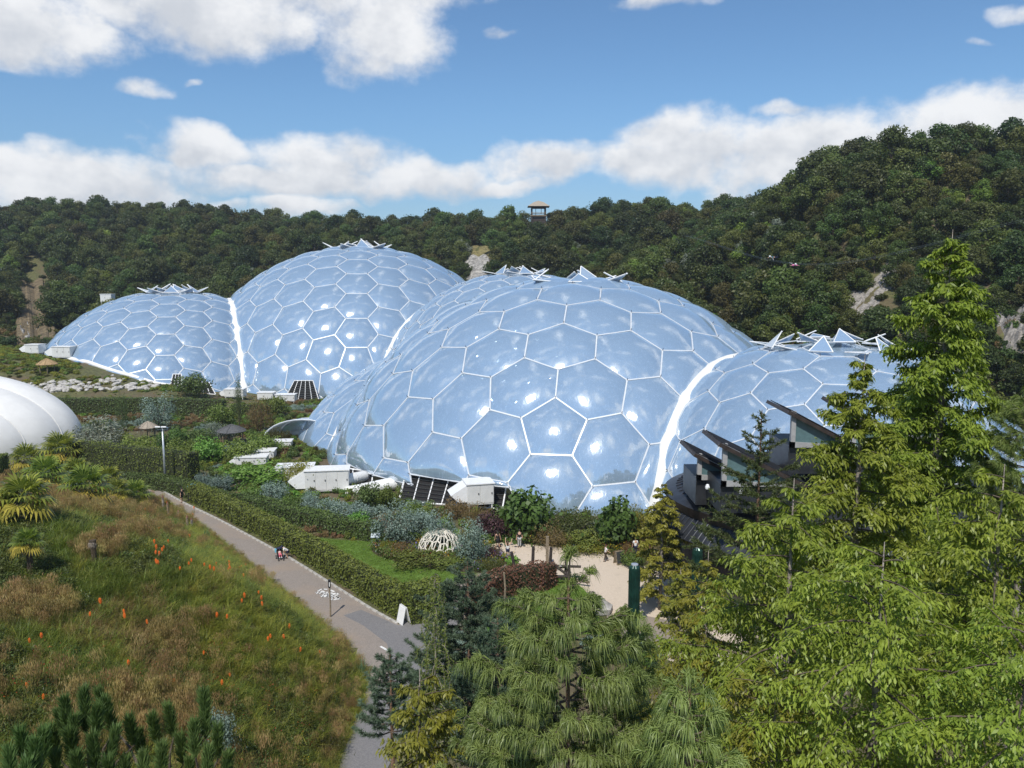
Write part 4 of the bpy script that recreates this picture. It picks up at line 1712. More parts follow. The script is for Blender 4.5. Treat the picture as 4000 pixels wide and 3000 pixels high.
bpy.data.objects.remove(stk0)

# blue-green sword leaved clump on the bank
def sword(px, py, L, n, lm, label, name='sword_leaf_clump', group=None):
    g = drop(px, py)
    lv = Leaves()
    rr = np.random.default_rng(int(px))
    blades(lv, rr, n, .14 * L, L, .05, .35, .1, 1, 3, .25)
    o = lv.obj(name, lm)
    o.location = (g[0], g[1], g[2] - .05)
    return tag(o, label, 'plant', group)


LM_sword = leafm('sword_leaf', (0.065, 0.123, 0.058), (0.174, 0.290, 0.145), .2, objvar=.1)
sword(785 * .55 + 350, 1462, 1.15, 46, LM_sword, 'stiff blue-green sword leaved clump low on the bank')
sword(446, 1165, 1.3, 40, LM_sword, 'spiky green yucca clump where bank meets path')
sword(330, 1100, 1.2, 60, LM_g1, 'rounded tuft of green strap leaves left of the wooden posts')
sword(375, 1112, 1.0, 60, LM_g1, 'smaller strap leaved tuft at foot of the wooden posts')

# ------------------------------------------------------------------ fan palms
LM_palm = leafm('palm_leaf', (0.072, 0.116, 0.017), (0.275, 0.319, 0.058), .3, objvar=.2, rough=.35)
LM_palmy = leafm('palm_leaf_yellowing', (0.232, 0.203, 0.029), (0.522, 0.420, 0.072), .3, objvar=.1)
LM_dead = leafm('palm_leaf_dead', (0.174, 0.145, 0.109), (0.406, 0.348, 0.275), .2, objvar=.1)
M_fibre = flat('palm_fibre', (0.075, 0.055, 0.035), .95, 0, .5, 14, bump=.8, bscale=30)


def fan(lv, base, d, R, r, droop, n=15):
    """one palmate leaf: petiole end at base, pointing along d"""
    d = d / np.linalg.norm(d)
    side = np.cross(d, (0, 0, 1.0))
    side /= max(np.linalg.norm(side), 1e-6)
    nrm = np.cross(side, d)
    tips, S = [], []
    ang = np.linspace(-2.2, 2.2, n)
    V, F = [], []
    for k, a in enumerate(ang):
        e = d * math.cos(a) + side * math.sin(a)
        tip = base + e * R * (1 - .10 * abs(a)) + np.array([0, 0, -droop * R * r.uniform(.5, 1.2)])
        midp = base + e * R * .6 + nrm * R * .06
        s2 = np.cross(e, nrm) * R * .075
        V += [base, midp - s2, tip, midp + s2]
        F.append((4 * k, 4 * k + 1, 4 * k + 2, 4 * k + 3))
    lv.add(np.array(V), np.array(F), r.uniform(0, 1, n))


def palm(px, py_base, hpx, Rpx, label, seed, dead=0):
    g = drop(px, py_base)
    Y = g[1]
    k = Y / 1720 * 1.03
    h, R = max(.5, hpx * k), Rpx * k
    rr = np.random.default_rng(seed)
    root = empty('fan_palm', tuple(g))
    MB().tube([(0, 0, -.4), (.05, 0, h * .5), (0, .04, h)], [.17, .15, .20], 9).build('trunk', M_fibre, root, smooth=False)
    lv, ly, ldd, pet = Leaves(), Leaves(), Leaves(), MB()
    n = 22 if dead < 2 else 0
    for i in range(n):
        a = i * 2.4 + rr.random() * .5
        el = R_(75 - 105 * (i / n))
        d = np.array([math.cos(a) * math.cos(el), math.sin(a) * math.cos(el), math.sin(el)])
        b = np.array([0, 0, h]) + d * R * .52
        pet.tube([(0, 0, h), tuple(b)], [.018, .012], 4, cap=False)
        fan(lv if i < n * .66 else ly, b, d + np.array([0, 0, -.25]), R * .55, rr, .10 + .35 * (i / n))
    for i in range(9 + 6 * dead):
        a = rr.random() * 6.28
        d = np.array([math.cos(a) * .55, math.sin(a) * .55, -.8])
        fan(ldd, np.array([0, 0, h * .97]) + d * R * .2, d, R * rr.uniform(.35, .55), rr, .3, 9)
    if pet.n:
        pet.build('leaf_stalk_set', M_stalk, root)['kind'] = 'stuff'
    if lv.n:
        lv.obj('green_fronds', LM_palm, root)
    if ly.n:
        ly.obj('yellow_fronds', LM_palmy, root)
    ldd.obj('dead_fronds', LM_dead, root)
    return tag(root, label, 'palm', 'fan palms on the bank')


palm(60, 1018, 20, 46, 'fan palm before the white tent, leftmost of the back row', 1)
palm(135, 1020, 42, 52, 'tallest fan palm at the back, in front of the tent edge', 2)
palm(100, 1062, 30, 56, 'fan palm with yellowing fronds between tent and near left palm', 3)
palm(165, 1045, 24, 40, 'small dark fan palm behind the palm group centre', 4)
palm(188, 1098, 42, 62, 'broad fan palm in the middle of the group with pale dead skirt', 5)
palm(236, 1078, 38, 40, 'fan palm beside the broad middle palm, towards the path', 6)
palm(254, 1095, 32, 34, 'smaller fan palm right of the broad middle palm', 7)
palm(292, 1096, 24, 42, 'rightmost fan palm next to the path bend', 8)
palm(54, 1130, 44, 72, 'large near fan palm at the left edge of the bank', 9)
palm(20, 1120, 30, 44, 'half hidden fan palm cut by the left picture edge', 10)
palm(66, 1252, 76, 40, 'dying fan palm on a tall bare trunk with few fronds', 11, 1)
palm(203, 1225, 56, 22, 'dead palm stump with grey hanging fronds among torch lilies', 12, 2)
# ------------------------------------------------------------------ foreground conifers
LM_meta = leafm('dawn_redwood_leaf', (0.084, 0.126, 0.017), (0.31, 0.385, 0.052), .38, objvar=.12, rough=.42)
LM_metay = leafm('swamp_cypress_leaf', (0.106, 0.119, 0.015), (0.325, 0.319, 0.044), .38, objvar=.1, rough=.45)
LM_larch = leafm('larch_needle', (0.037, 0.060, 0.020), (0.119, 0.150, 0.050), .25, objvar=.1)
LM_hima = leafm('long_pine_needle', (0.085, 0.135, 0.03), (0.30, 0.37, 0.11), .3, objvar=.1, rough=.4)
LM_bpine = leafm('blue_pine_needle', (0.045, 0.078, 0.045), (0.14, 0.195, 0.12), .2, objvar=.1)
LM_spine = leafm('stiff_pine_needle', (0.045, 0.085, 0.024), (0.16, 0.25, 0.075), .25, objvar=.1)
LM_weep = leafm('weeping_conifer_needle', (0.106, 0.138, 0.025), (0.269, 0.306, 0.062), .3, objvar=.1)


def bez(a, b, c, n):
    t = np.linspace(0, 1, n)[:, None]
    return (1 - t) ** 2 * a + 2 * t * (1 - t) * b + t * t * c


def feathery(name, X, Y, ztop, zlow, rmax, lm, label, seed, bark=None, leafL=.13, leafW=.040, step=.24, dens=1.0, cat='tree', group=None, tipup=.25, bare=.0, power=.8):
    """dawn redwood: straight tapering trunk, airy whorls, hanging feather leaves"""
    r = np.random.default_rng(seed)
    z0 = gz(X, Y)
    h = ztop - z0
    root = empty(name, (X, Y, z0))
    tb = MB()
    tb.tube([(0, 0, -.5), (.05, .02, h * .5), (0, 0, h * .93), (.01, .02, h + .06)], [h * .013 + .03, h * .009 + .02, .022, .006], 9)
    limbs = MB()
    lv = Leaves()
    z = zlow - z0
    Pp, Dd, Nn, Aa = [], [], [], []
    i = 0
    while z < h - .1:
        t = (z - (zlow - z0)) / (h - (zlow - z0))
        L = rmax * max(.09, (1 - t) ** power) * r.uniform(.65, 1.12)
        a = i * 2.399 + r.normal() * .3
        u = np.array([math.cos(a), math.sin(a), 0])
        p0 = np.array([0, 0, z])
        p1 = p0 + u * L * .55 + np.array([0, 0, L * .16])
        p2 = p0 + u * L + np.array([0, 0, L * (tipup - .55 * r.random())])
        pts = bez(p0, p1, p2, 7)
        limbs.tube(pts, np.linspace(.008 + .007 * L, .003, 7), 4, cap=False)
        m = max(6, int(L / .019 * dens))
        s = bare + (1 - bare) * r.random(m) ** .75
        s = np.clip(s, .10, 1)
        bp = np.stack([np.interp(s, np.linspace(0, 1, 7), pts[:, k]) for k in range(3)], 1)
        side = np.cross(u, (0, 0, 1.0))
        sg = np.where(r.random(m) < .5, -1, 1)[:, None]
        tw = unit(u * .55 + side * sg * r.uniform(.3, 1, (m, 1)) + np.array([0, 0, 1]) * r.normal(-.22, .38, (m, 1)))
        tl = (.20 + .30 * (1 - s * .5)) * np.clip(L, .35, 1.3) * r.uniform(.5, 1, m)
        for k in range(7):
            f = (k + .6) / 7
            q = bp + tw * (tl * f)[:, None] + np.array([0, 0, -.10]) * (f * f * tl)[:, None]
            dd = unit(tw * .55 + np.cross(tw, (0, 0, 1.0)) * (1 if k % 2 else -1) * .75 + np.array([0, 0, -.75]) + r.normal(size=(m, 3)) * .30)
            Pp.append(q)
            Dd.append(dd)
            Nn.append(unit(np.array([0, 0, 1.0]) + r.normal(size=(m, 3)) * .35 + u * .2))
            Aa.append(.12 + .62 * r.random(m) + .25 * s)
        z += step * r.uniform(.35, 1.0) * (.65 + .5 * (1 - t))
        i += 1
    P, D, N, A = (np.concatenate(q) for q in (Pp, Dd, Nn, Aa))
    n = len(P)
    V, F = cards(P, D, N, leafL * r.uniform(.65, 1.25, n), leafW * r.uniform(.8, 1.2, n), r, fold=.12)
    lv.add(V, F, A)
    tk = tb.build('trunk', bark or M_barkgrey, root, smooth=True)
    limbs.build('limb_set', M_bark, root)['kind'] = 'stuff'
    lv.obj('crown', lm, root)
    return tag(root, label, cat, group)


def at_top(px, py, Y):
    return at(px, py, Y)


def meta(px, py_top, Y, py_low, rpx, label, seed, lm=None, name='dawn_redwood', **kw):
    top = at(px, py_top, Y)
    low = at(px, py_low, Y)
    return feathery(name, top[0], Y, top[2], low[2], rpx * Y / 1720 * 1.02, lm or LM_meta, label, seed, group='feathery conifers in the right foreground', **kw)


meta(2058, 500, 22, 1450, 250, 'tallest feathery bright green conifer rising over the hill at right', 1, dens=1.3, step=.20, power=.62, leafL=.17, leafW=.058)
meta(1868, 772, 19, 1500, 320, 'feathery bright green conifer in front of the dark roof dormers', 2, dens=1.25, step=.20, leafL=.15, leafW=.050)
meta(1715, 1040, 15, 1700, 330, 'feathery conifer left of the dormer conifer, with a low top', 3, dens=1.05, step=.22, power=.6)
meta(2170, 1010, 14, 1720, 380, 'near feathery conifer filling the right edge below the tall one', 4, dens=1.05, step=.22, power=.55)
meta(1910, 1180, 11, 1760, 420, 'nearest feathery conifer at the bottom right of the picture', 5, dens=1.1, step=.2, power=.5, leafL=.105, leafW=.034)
meta(1530, 1195, 18, 1660, 210, 'thin yellowish feathery conifer with pale trunk right of the green pole', 6, lm=LM_metay, dens=.9, step=.22, leafL=.11, name='young_dawn_redwood')
meta(2230, 1330, 9.5, 1760, 420, 'feathery branches at the bottom right picture corner', 7, dens=1.0, step=.18, power=.5, leafL=.095, leafW=.032)
meta(1680, 1420, 11.5, 1760, 240, 'low feathery conifer at the bottom edge, right of the long-needled pine', 8, lm=LM_metay, dens=1.0, step=.2, power=.55, leafL=.095, leafW=.032)
meta(905, 1452, 13, 1740, 130, 'yellow-green leafy conifer at the bottom edge beside the path', 9, lm=LM_metay, dens=1.1, step=.16, power=.45, leafL=.105, leafW=.040, name='golden_conifer')
meta(1432, 1042, 60, 1300, 85, 'yellow-green swamp cypress beside the sandy plaza', 10, lm=LM_metay, dens=.55, step=.34, leafL=.24, leafW=.12, name='swamp_cypress', power=.5)
meta(1470, 1230, 26, 1560, 130, 'yellow-green feathery sapling behind the thick green pole', 12, lm=LM_metay, dens=.8, step=.26, leafL=.15, leafW=.06, name='young_dawn_redwood', power=.6)


def sparse_larch(px, py_top, Y, py_low, rpx, label, seed):
    r = np.random.default_rng(seed)
    top, low = at(px, py_top, Y), at(px, py_low, Y)
    X = top[0]
    z0 = gz(X, Y)
    h = top[2] - z0
    R = rpx * Y / 1720
    root = empty('larch', (X, Y, z0))
    MB().tube([(0, 0, -.5), (0, .03, h * .6), (.02, 0, h)], [.17, .09, .012], 8).build('trunk', M_barkred, root)
    lm = MB()
    lv = Leaves()
    z = low[2] - z0
    i = 0
    while z < h - .1:
        t = (z - (low[2] - z0)) / (h - low[2] + z0)
        L = R * max(.05, (1 - t) ** .72) * r.uniform(.6, 1.1)
        a = i * 2.4 + r.normal() * .3
        u = np.array([math.cos(a), math.sin(a), 0])
        p0 = np.array([0, 0, z])
        pts = bez(p0, p0 + u * L * .5 + np.array([0, 0, L * .06]), p0 + u * L + np.array([0, 0, L * .42]), 7)
        lm.tube(pts, np.linspace(.02, .005, 7), 4, cap=False)
        nsub = max(1, int(L / .28))
        lines = [pts]
        for k in range(nsub):
            s = r.uniform(.25, .9)
            b = np.array([np.interp(s, np.linspace(0, 1, 7), pts[:, q]) for q in range(3)])
            sd = np.cross(u, (0, 0, 1.0)) * r.choice((-1, 1))
            e = b + (u * .7 + sd * .6 + np.array([0, 0, r.uniform(-.1, .3)])) * L * .35
            sub = bez(b, (b + e) / 2 - np.array([0, 0, .05]), e, 5)
            lm.tube(sub, np.linspace(.009, .004, 5), 3, cap=False)
            lines.append(sub)
        for ln_ in lines:
            ll = np.sum(np.linalg.norm(np.diff(ln_, axis=0), axis=1))
            m = max(14, int(ll / .007))
            s = r.random(m)
            tt = np.linspace(0, 1, len(ln_))
            P = np.stack([np.interp(s, tt, ln_[:, q]) for q in range(3)], 1)
            D = unit(rdir(m, r) + np.array([0, 0, .5]) + u * .4)
            V, F = cards(P, D, rdir(m, r), .13 * r.uniform(.7, 1.3, m), .032, r)
            lv.add(V, F, .1 + .8 * r.random(m))
        z += r.uniform(.07, .17)
        i += 1
    lm.build('limb_set', M_bark, root)['kind'] = 'stuff'
    lv.obj('crown', LM_larch, root)
    return tag(root, label, 'tree')


sparse_larch(1645, 885, 29, 1420, 215, 'thin dark green larch standing before the zinc roofed building', 21)


def needles(lv, P, D, n, L, W, r, spread, droop, a0=.15, a1=1.0, upbias=0.0):
    """tufts: n needles at each point"""
    m = len(P)
    B = np.repeat(P, n, 0) + r.normal(size=(m * n, 3)) * .012
    d = unit(np.repeat(D, n, 0) + r.normal(size=(m * n, 3)) * spread + np.array([0, 0, upbias]))
    ln_ = L * r.uniform(.75, 1.15, m * n)[:, None]
    side = unit(np.cross(d, rdir(m * n, r))) * W * .5
    mid = B + d * ln_ * .55 + np.array([0, 0, -1.0]) * ln_ * droop * .22
    tip = B + d * ln_ * (1 - droop * .25) + np.array([0, 0, -1.0]) * ln_ * droop * .8
    V = np.stack([B - side * .7, B + side * .7, mid + side, mid - side, tip], 1).reshape(-1, 3)
    base = np.arange(m * n) * 5
    F = np.concatenate([np.stack([base, base + 1, base + 2, base + 3], 1), np.stack([base + 3, base + 2, base + 4, base + 4], 1)])
    # second set are triangles: write them as quads with a tiny extra vertex
    V = np.concatenate([V, tip + side * .08])
    F[m * n:, 3] = 5 * m * n + np.arange(m * n)
    F[m * n:, 2] = base + 4
    F[m * n:] = np.stack([base + 3, base + 2, 5 * m * n + np.arange(m * n), base + 4], 1)
    a = np.repeat(r.uniform(a0, a1, m), n) * .6 + .4 * r.random(m * n)
    lv.add(V, F, np.tile(a, 2))


def long_pine(px, py_top, Y, py_low, rpx, label, seed, lm=LM_hima, L=.27, W=.011, n=56, droop=.85, tuft_step=.13, name='long_needled_pine', bark=M_barkred, spread=.42, step=.23, power=.6, up=.3, lead=0.0):
    r = np.random.default_rng(seed)
    top, low = at(px, py_top, Y), at(px, py_low, Y)
    X = top[0]
    z0 = gz(X, Y)
    h = top[2] - z0
    R = rpx * Y / 1720
    root = empty(name, (X, Y, z0))
    MB().tube([(0, 0, -.5), (.04, .03, h * .6), (0, 0, h)], [.16, .09, .018], 8).build('trunk', bark, root)
    lm_ = MB()
    lv = Leaves()
    zl = low[2] - z0
    z = zl
    i = 0
    P, D = [np.array([[0, 0, h]])], [np.array([[0, 0, 1.0]])]
    while z < h - .08:
        t = (z - zl) / (h - zl)
        nb = 5 if t < .85 else 3
        for b in range(nb):
            a = b * 6.283 / nb + i * .7 + r.normal() * .25
            Lb = R * max(.10, (1 - t) ** power) * r.uniform(.7, 1.1)
            u = np.array([math.cos(a), math.sin(a), 0])
            p0 = np.array([0, 0, z])
            pts = bez(p0, p0 + u * Lb * .6, p0 + u * Lb + np.array([0, 0, Lb * up]), 6)
            lm_.tube(pts, np.linspace(.012 + .008 * Lb, .006, 6), 5, cap=False)
            k = max(1, int(Lb * .8 / tuft_step))
            lines = [(pts, u)]
            for q in range(max(1, int(Lb / .42))):
                s = r.uniform(.35, .95)
                bb = np.array([np.interp(s, np.linspace(0, 1, 6), pts[:, c]) for c in range(3)])
                sd = np.cross(u, (0, 0, 1.0)) * r.choice((-1, 1))
                v = unit(u * .6 + sd * r.uniform(.4, .9) + np.array([0, 0, up * 1.1]))
                e = bb + v * r.uniform(.25, .55) * min(1.2, Lb)
                lm_.tube([bb, e], [.008, .005], 4, cap=False)
                lines.append((np.stack([bb, e]), v))
            for ln_, v in lines:
                kk = max(1, int(np.linalg.norm(ln_[-1] - ln_[0]) * .9 / tuft_step))
                s = 1 - np.arange(kk) * (.92 / max(kk, 1)) * r.uniform(.85, 1)
                tt = np.linspace(0, 1, len(ln_))
                P.append(np.stack([np.interp(s, tt, ln_[:, c]) for c in range(3)], 1))
                D.append(np.repeat(unit(v + np.array([0, 0, .35]))[None], kk, 0))
        z += step * r.uniform(.75, 1.2)
        i += 1
    # leader
    s = np.linspace(max(zl, h - .55), h, 5)
    P.append(np.stack([np.zeros(5), np.zeros(5), s], 1))
    D.append(np.tile([[0, 0, 1.0]], (5, 1)) + r.normal(size=(5, 3)) * .3)
    if lead:
        lm_.tube([(0, 0, h - .1), (.02, 0, h + lead)], [.016, .010], 6)
        P.append(np.array([[.02, 0, h + lead], [.02, 0, h + lead - .03], [.02, 0, h + lead - .06], [.3, .1, h + .14], [.3, .1, h + .12]]))
        D.append(np.array([[0, 0, 1.0], [.5, .3, .6], [-.5, -.3, .6], [.6, 0, .8], [.3, .5, .8]]))
        lm_.tube([(0, 0, h - .05), (.18, .06, h), (.3, .1, h + .13)], [.012, .009, .006], 5)
    P, D = np.concatenate(P), np.concatenate(D)
    needles(lv, P, D, n, L, W, r, spread, droop)
    lm_.build('limb_set', M_bark, root)['kind'] = 'stuff'
    lv.obj('needles', lm, root)
    return tag(root, label, 'tree', 'pines in the foreground')


long_pine(1228, 1262, 11, 1740, 300, 'bright pine with long drooping needles in the bottom centre', 31, power=.55, lead=.48)
long_pine(1490, 1460, 9.0, 1760, 130, 'smaller long-needled pine at the bottom, right of the big one', 37, step=.26)
long_pine(1010, 1212, 20, 1560, 165, 'dark blue-green pine with reddish trunk beside the path junction', 32, lm=LM_bpine, L=.11, W=.013, n=46, droop=.12, tuft_step=.085, name='blue_green_pine', spread=.75, step=.18, up=.35)
long_pine(1075, 1330, 17, 1640, 150, 'lower blue-green pine between the tall dark pine and long-needled pine', 38, lm=LM_bpine, L=.11, W=.012, n=44, droop=.12, tuft_step=.085, name='blue_green_pine', spread=.75, step=.18, up=.35)
long_pine(842, 1408, 17, 1580, 75, 'small blue-green pine leaning over the edge of the path', 39, lm=LM_bpine, L=.11, W=.012, n=44, droop=.1, tuft_step=.085, name='blue_green_pine', spread=.75, step=.17, up=.35)
long_pine(2235, 830, 20, 1150, 130, 'soft blue-green pine leaning in at the right picture edge', 33, L=.24, W=.011, n=46, droop=.55, name='soft_pine', bark=M_barkgrey, up=.45)
long_pine(1985, 800, 25, 1120, 105, 'soft pine between the two tallest feathery conifers', 34, L=.24, W=.012, n=40, droop=.4, name='soft_pine', bark=M_barkgrey, up=.6)


def candle_pine(X0, shoots, Y, label, seed, cones=()):
    """young stiff pine: upright brush-like shoots on rising limbs"""
    r = np.random.default_rng(seed)
    base = at(X0, 1760, Y)
    z0 = gz(base[0], Y)
    root = empty('stiff_pine', (base[0], Y, z0))
    off = np.array([base[0], Y, z0])
    MB().tube([(0, 0, -.4), (0, 0, base[2] - z0)], [.10, .06], 8).build('trunk', M_bark, root)
    lm_ = MB()
    lv = Leaves()
    for (px, py, dy, ln_) in shoots:
        tip = at(px, py, Y + dy) - off
        d = unit(np.array([tip[0] * .10, r.normal() * .1, 1.0]) + r.normal(size=3) * .08)
        foot = tip - d * ln_
        lm_.tube([np.array([0, 0, base[2] - z0 - .3]), (foot * np.array([.6, .6, 1]) + np.array([0, 0, -.25])), foot, tip], [.03, .022, .016, .008], 5)
        n = int(620 * ln_)
        s_ = r.random(n) ** .8
        P = foot + d * (s_ * ln_)[:, None]
        rad = unit(np.cross(d, rdir(n, r)))
        D = unit(d * (.95 + .5 * s_[:, None]) + rad * .62)
        needles(lv, P, D, 2, .24, .014, r, .12, .0)
    lm_.build('limb_set', M_bark, root)['kind'] = 'stuff'
    lv.obj('needles', LM_spine, root)
    for (px, py) in cones:
        c = at(px, py, Y - .15) - off
        MB().lathe([(.005, -.05), (.028, -.03), (.034, 0), (.026, .04), (.006, .07)], 8, tuple(c)).build('pine_cone', M_barkred, root)
    return tag(root, label, 'tree', 'pines in the foreground')


candle_pine(200, [(182, 1500, .1, .7), (140, 1520, 0, .65), (160, 1560, -.2, .6), (228, 1520, .1, .6), (110, 1580, -.1, .6), (210, 1538, -.3, .5), (150, 1590, -.4, .6), (250, 1585, -.3, .55), (200, 1600, -.6, .6), (130, 1545, .3, .5), (165, 1640, -.8, .6), (235, 1650, -.8, .6), (280, 1560, .2, .5), (120, 1640, -.5, .6), (270, 1650, -.3, .6)], 13, 'stiff dark green pine with upright shoots at bottom left', 50)
candle_pine(60, [(45, 1588, 0, .5), (75, 1612, -.3, .5), (20, 1630, -.2, .55), (58, 1655, -.5, .6), (95, 1590, .3, .45)], 12, 'small stiff pine in the bottom left corner', 51)
candle_pine(360, [(215, 1500, 1.0, .6), (330, 1555, 0, .5), (365, 1535, .2, .55), (350, 1620, -.5, .6), (310, 1640, -.6, .55), (390, 1600, -.2, .5), (300, 1590, .2, .5), (410, 1650, -.4, .6)], 13.4, 'stiff upright pine beside the corner pines, bottom left', 52)
candle_pine(440, [(440, 1505, 0, .75), (420, 1570, -.2, .55), (470, 1580, -.1, .55), (492, 1640, -.3, .5), (450, 1630, -.5, .5)], 13, 'stiff pine with two cones right of the other bottom left pines', 53, cones=[(427, 1622), (458, 1624)])


def weeping(px, py_top, Y, py_low, label, seed):
    r = np.random.default_rng(seed)
    top, low = at(px, py_top, Y), at(px, py_low, Y)
    X = top[0]
    z0 = gz(X, Y)
    h, zl = top[2] - z0, low[2] - z0
    root = empty('weeping_conifer', (X, Y, z0))
    MB().tube([(0, 0, -.5), (.1, 0, h * .5), (-.03, .02, h * .8), (.02, 0, h)], [.11, .07, .03, .008], 7).build('trunk', M_barkgrey, root)
    lm_ = MB()
    lv = Leaves()
    for i in range(95):
        z = zl + (h - zl) * (i + r.random()) / 95
        t = (z - zl) / (h - zl)
        a = i * 2.4
        u = np.array([math.cos(a), math.sin(a), 0])
        out = (.12 + .62 * (1 - t)) * r.uniform(.4, 1.1)
        hang = r.uniform(.35, 1.0) * (.4 + .9 * (1 - t))
        p0 = np.array([0, 0, z])
        pts = bez(p0, p0 + u * out * 1.5 + np.array([0, 0, .10]), p0 + u * out + np.array([0, 0, -hang]), 8)
        lm_.tube(pts, np.linspace(.007, .003, 8), 3, cap=False)
        m = int(90 * (.5 + hang))
        s = r.random(m)
        tt = np.linspace(0, 1, 8)
        P = np.stack([np.interp(s, tt, pts[:, c]) for c in range(3)], 1)
        V, F = cards(P, unit(rdir(m, r) + np.array([0, 0, -.6])), rdir(m, r), .055 * r.uniform(.7, 1.3, m), .016, r)
        lv.add(V, F, .1 + .8 * r.random(m))
    lm_.build('limb_set', M_barkgrey, root)['kind'] = 'stuff'
    lv.obj('hanging_needles', LM_weep, root)
    return tag(root, label, 'tree')


weeping(938, 1238, 15, 1640, 'pale green weeping conifer with hanging strands before the dark pine', 61)

# ------------------------------------------------------------------ garden shrubs
SH = {}
LM_bigleaf = leafm('big_leaf', (0.045, 0.080, 0.016), (0.125, 0.200, 0.045), .3, objvar=.1)


def shrub_proto(style, lm, seed, n=1900, L=.10, W=.06, clumps=14, zs=1.0, upright=0.0):
    r = np.random.default_rng(seed)
    lv = Leaves()
    for i in range(clumps):
        u = rdir(1, r)[0]
        k = r.uniform(.35, .72)
        c = np.array([u[0] * k, u[1] * k, zs * (.62 + .55 * u[2] * k)])
        s = r.uniform(.26, .44)
        m = n // clumps
        q = rdir(m, r)
        P = c + q * np.array([s, s, s * zs * .9]) * (.5 + .5 * r.random((m, 1)) ** .5)
        N = unit(q + r.normal(size=(m, 3)) * .5 + np.array([0, 0, .3]))
        D = unit(np.cross(N, rdir(m, r)) + np.array([0, 0, upright]))
        V, F = cards(P, D, N, L * r.uniform(.7, 1.3, m), W * r.uniform(.7, 1.3, m), r)
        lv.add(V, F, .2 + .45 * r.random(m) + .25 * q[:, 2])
    m = n // 5
    P = np.stack([r.normal(size=m) * .42, r.normal(size=m) * .42, r.random(m) * zs * .7], 1)
    V, F = cards(P, unit(rdir(m, r) + np.array([0, 0, .7])), rdir(m, r), L, W, r)
    lv.add(V, F, .1 + .4 * r.random(m))
    crown = lv.obj('crown', lm)
    mb = MB()
    for i in range(6):
        a = i * 1.05
        mb.tube([(0, 0, -.15), (.12 * math.cos(a), .12 * math.sin(a), .25 * zs), (.38 * math.cos(a), .38 * math.sin(a), .8 * zs)], [.035, .025, .008], 4)
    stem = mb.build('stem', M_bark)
    for o in (crown, stem):
        COL.objects.unlink(o)
    SH[style] = (crown, stem)


shrub_proto('blue', LM_blue, 1, 2400, .085, .05, 18, 1.1)
shrub_proto('bluetree', LM_blue, 2, 3000, .075, .045, 22, 1.5)
shrub_proto('mid', LM_mid, 3, 2200, .10, .06, 16, 1.0)
shrub_proto('dark', LM_hedge2, 4, 2200, .10, .06, 16, 1.0)
shrub_proto('bright', LM_bright, 5, 2200, .10, .07, 16, .9)
shrub_proto('yellow', LM_yel, 6, 2400, .08, .035, 18, 1.0, .5)
shrub_proto('brown', LM_brown, 7, 2200, .10, .025, 14, 1.1, 1.0)
shrub_proto('feather', LM_olive, 8, 2800, .10, .025, 18, .9, .9)
shrub_proto('purple', LM_purple, 9, 2200, .10, .06, 14, 1.0)
shrub_proto('silver', LM_silver, 10, 2600, .085, .04, 18, 1.2)
shrub_proto('column', LM_hedge2, 11, 2200, .09, .05, 18, 3.6, .6)
shrub_proto('cone', LM_blue, 12, 2600, .085, .035, 20, 1.6, .2)
shrub_proto('bigleaf', LM_bigleaf, 13, 1900, .17, .15, 18, 1.4)
NAMES = {'blue': 'blue_green_shrub', 'bluetree': 'blue_green_small_tree', 'mid': 'green_shrub', 'dark': 'dark_green_shrub', 'bright': 'bright_green_shrub', 'yellow': 'golden_shrub', 'brown': 'brown_seeding_plant',
         'feather': 'feathery_shrub', 'purple': 'purple_leaved_shrub', 'silver': 'silver_leaved_tree', 'column': 'columnar_cypress', 'cone': 'blue_spruce', 'bigleaf': 'large_leaved_tree'}


def shrub(style, px, py, w, h, label, Y=None, seed=None):
    """base at the pixel, given width and height in pixels"""
    if Y is None:
        g = drop(px, py)
    else:
        q = at(px, py, Y)
        g = np.array([q[0], q[1], gz(q[0], q[1])])
    k = g[1] / 1720 * 1.03
    top = {'column': 3.9, 'bluetree': 1.95, 'cone': 2.1, 'bigleaf': 1.8, 'silver': 1.55, 'bright': 1.2}.get(style, 1.32)
    root = empty(NAMES[style], (g[0], g[1], g[2] - .05), random.random() * 6.28)
    root.scale = (w * k / 1.75, w * k / 1.75, h * k / top)
    for o in SH[style]:
        c = o.copy()
        COL.objects.link(c)
        c.parent = root
    return tag(root, label, 'tree' if 'tree' in NAMES[style] or 'spruce' in NAMES[style] or 'cypress' in NAMES[style] else 'shrub', 'planting in the garden')


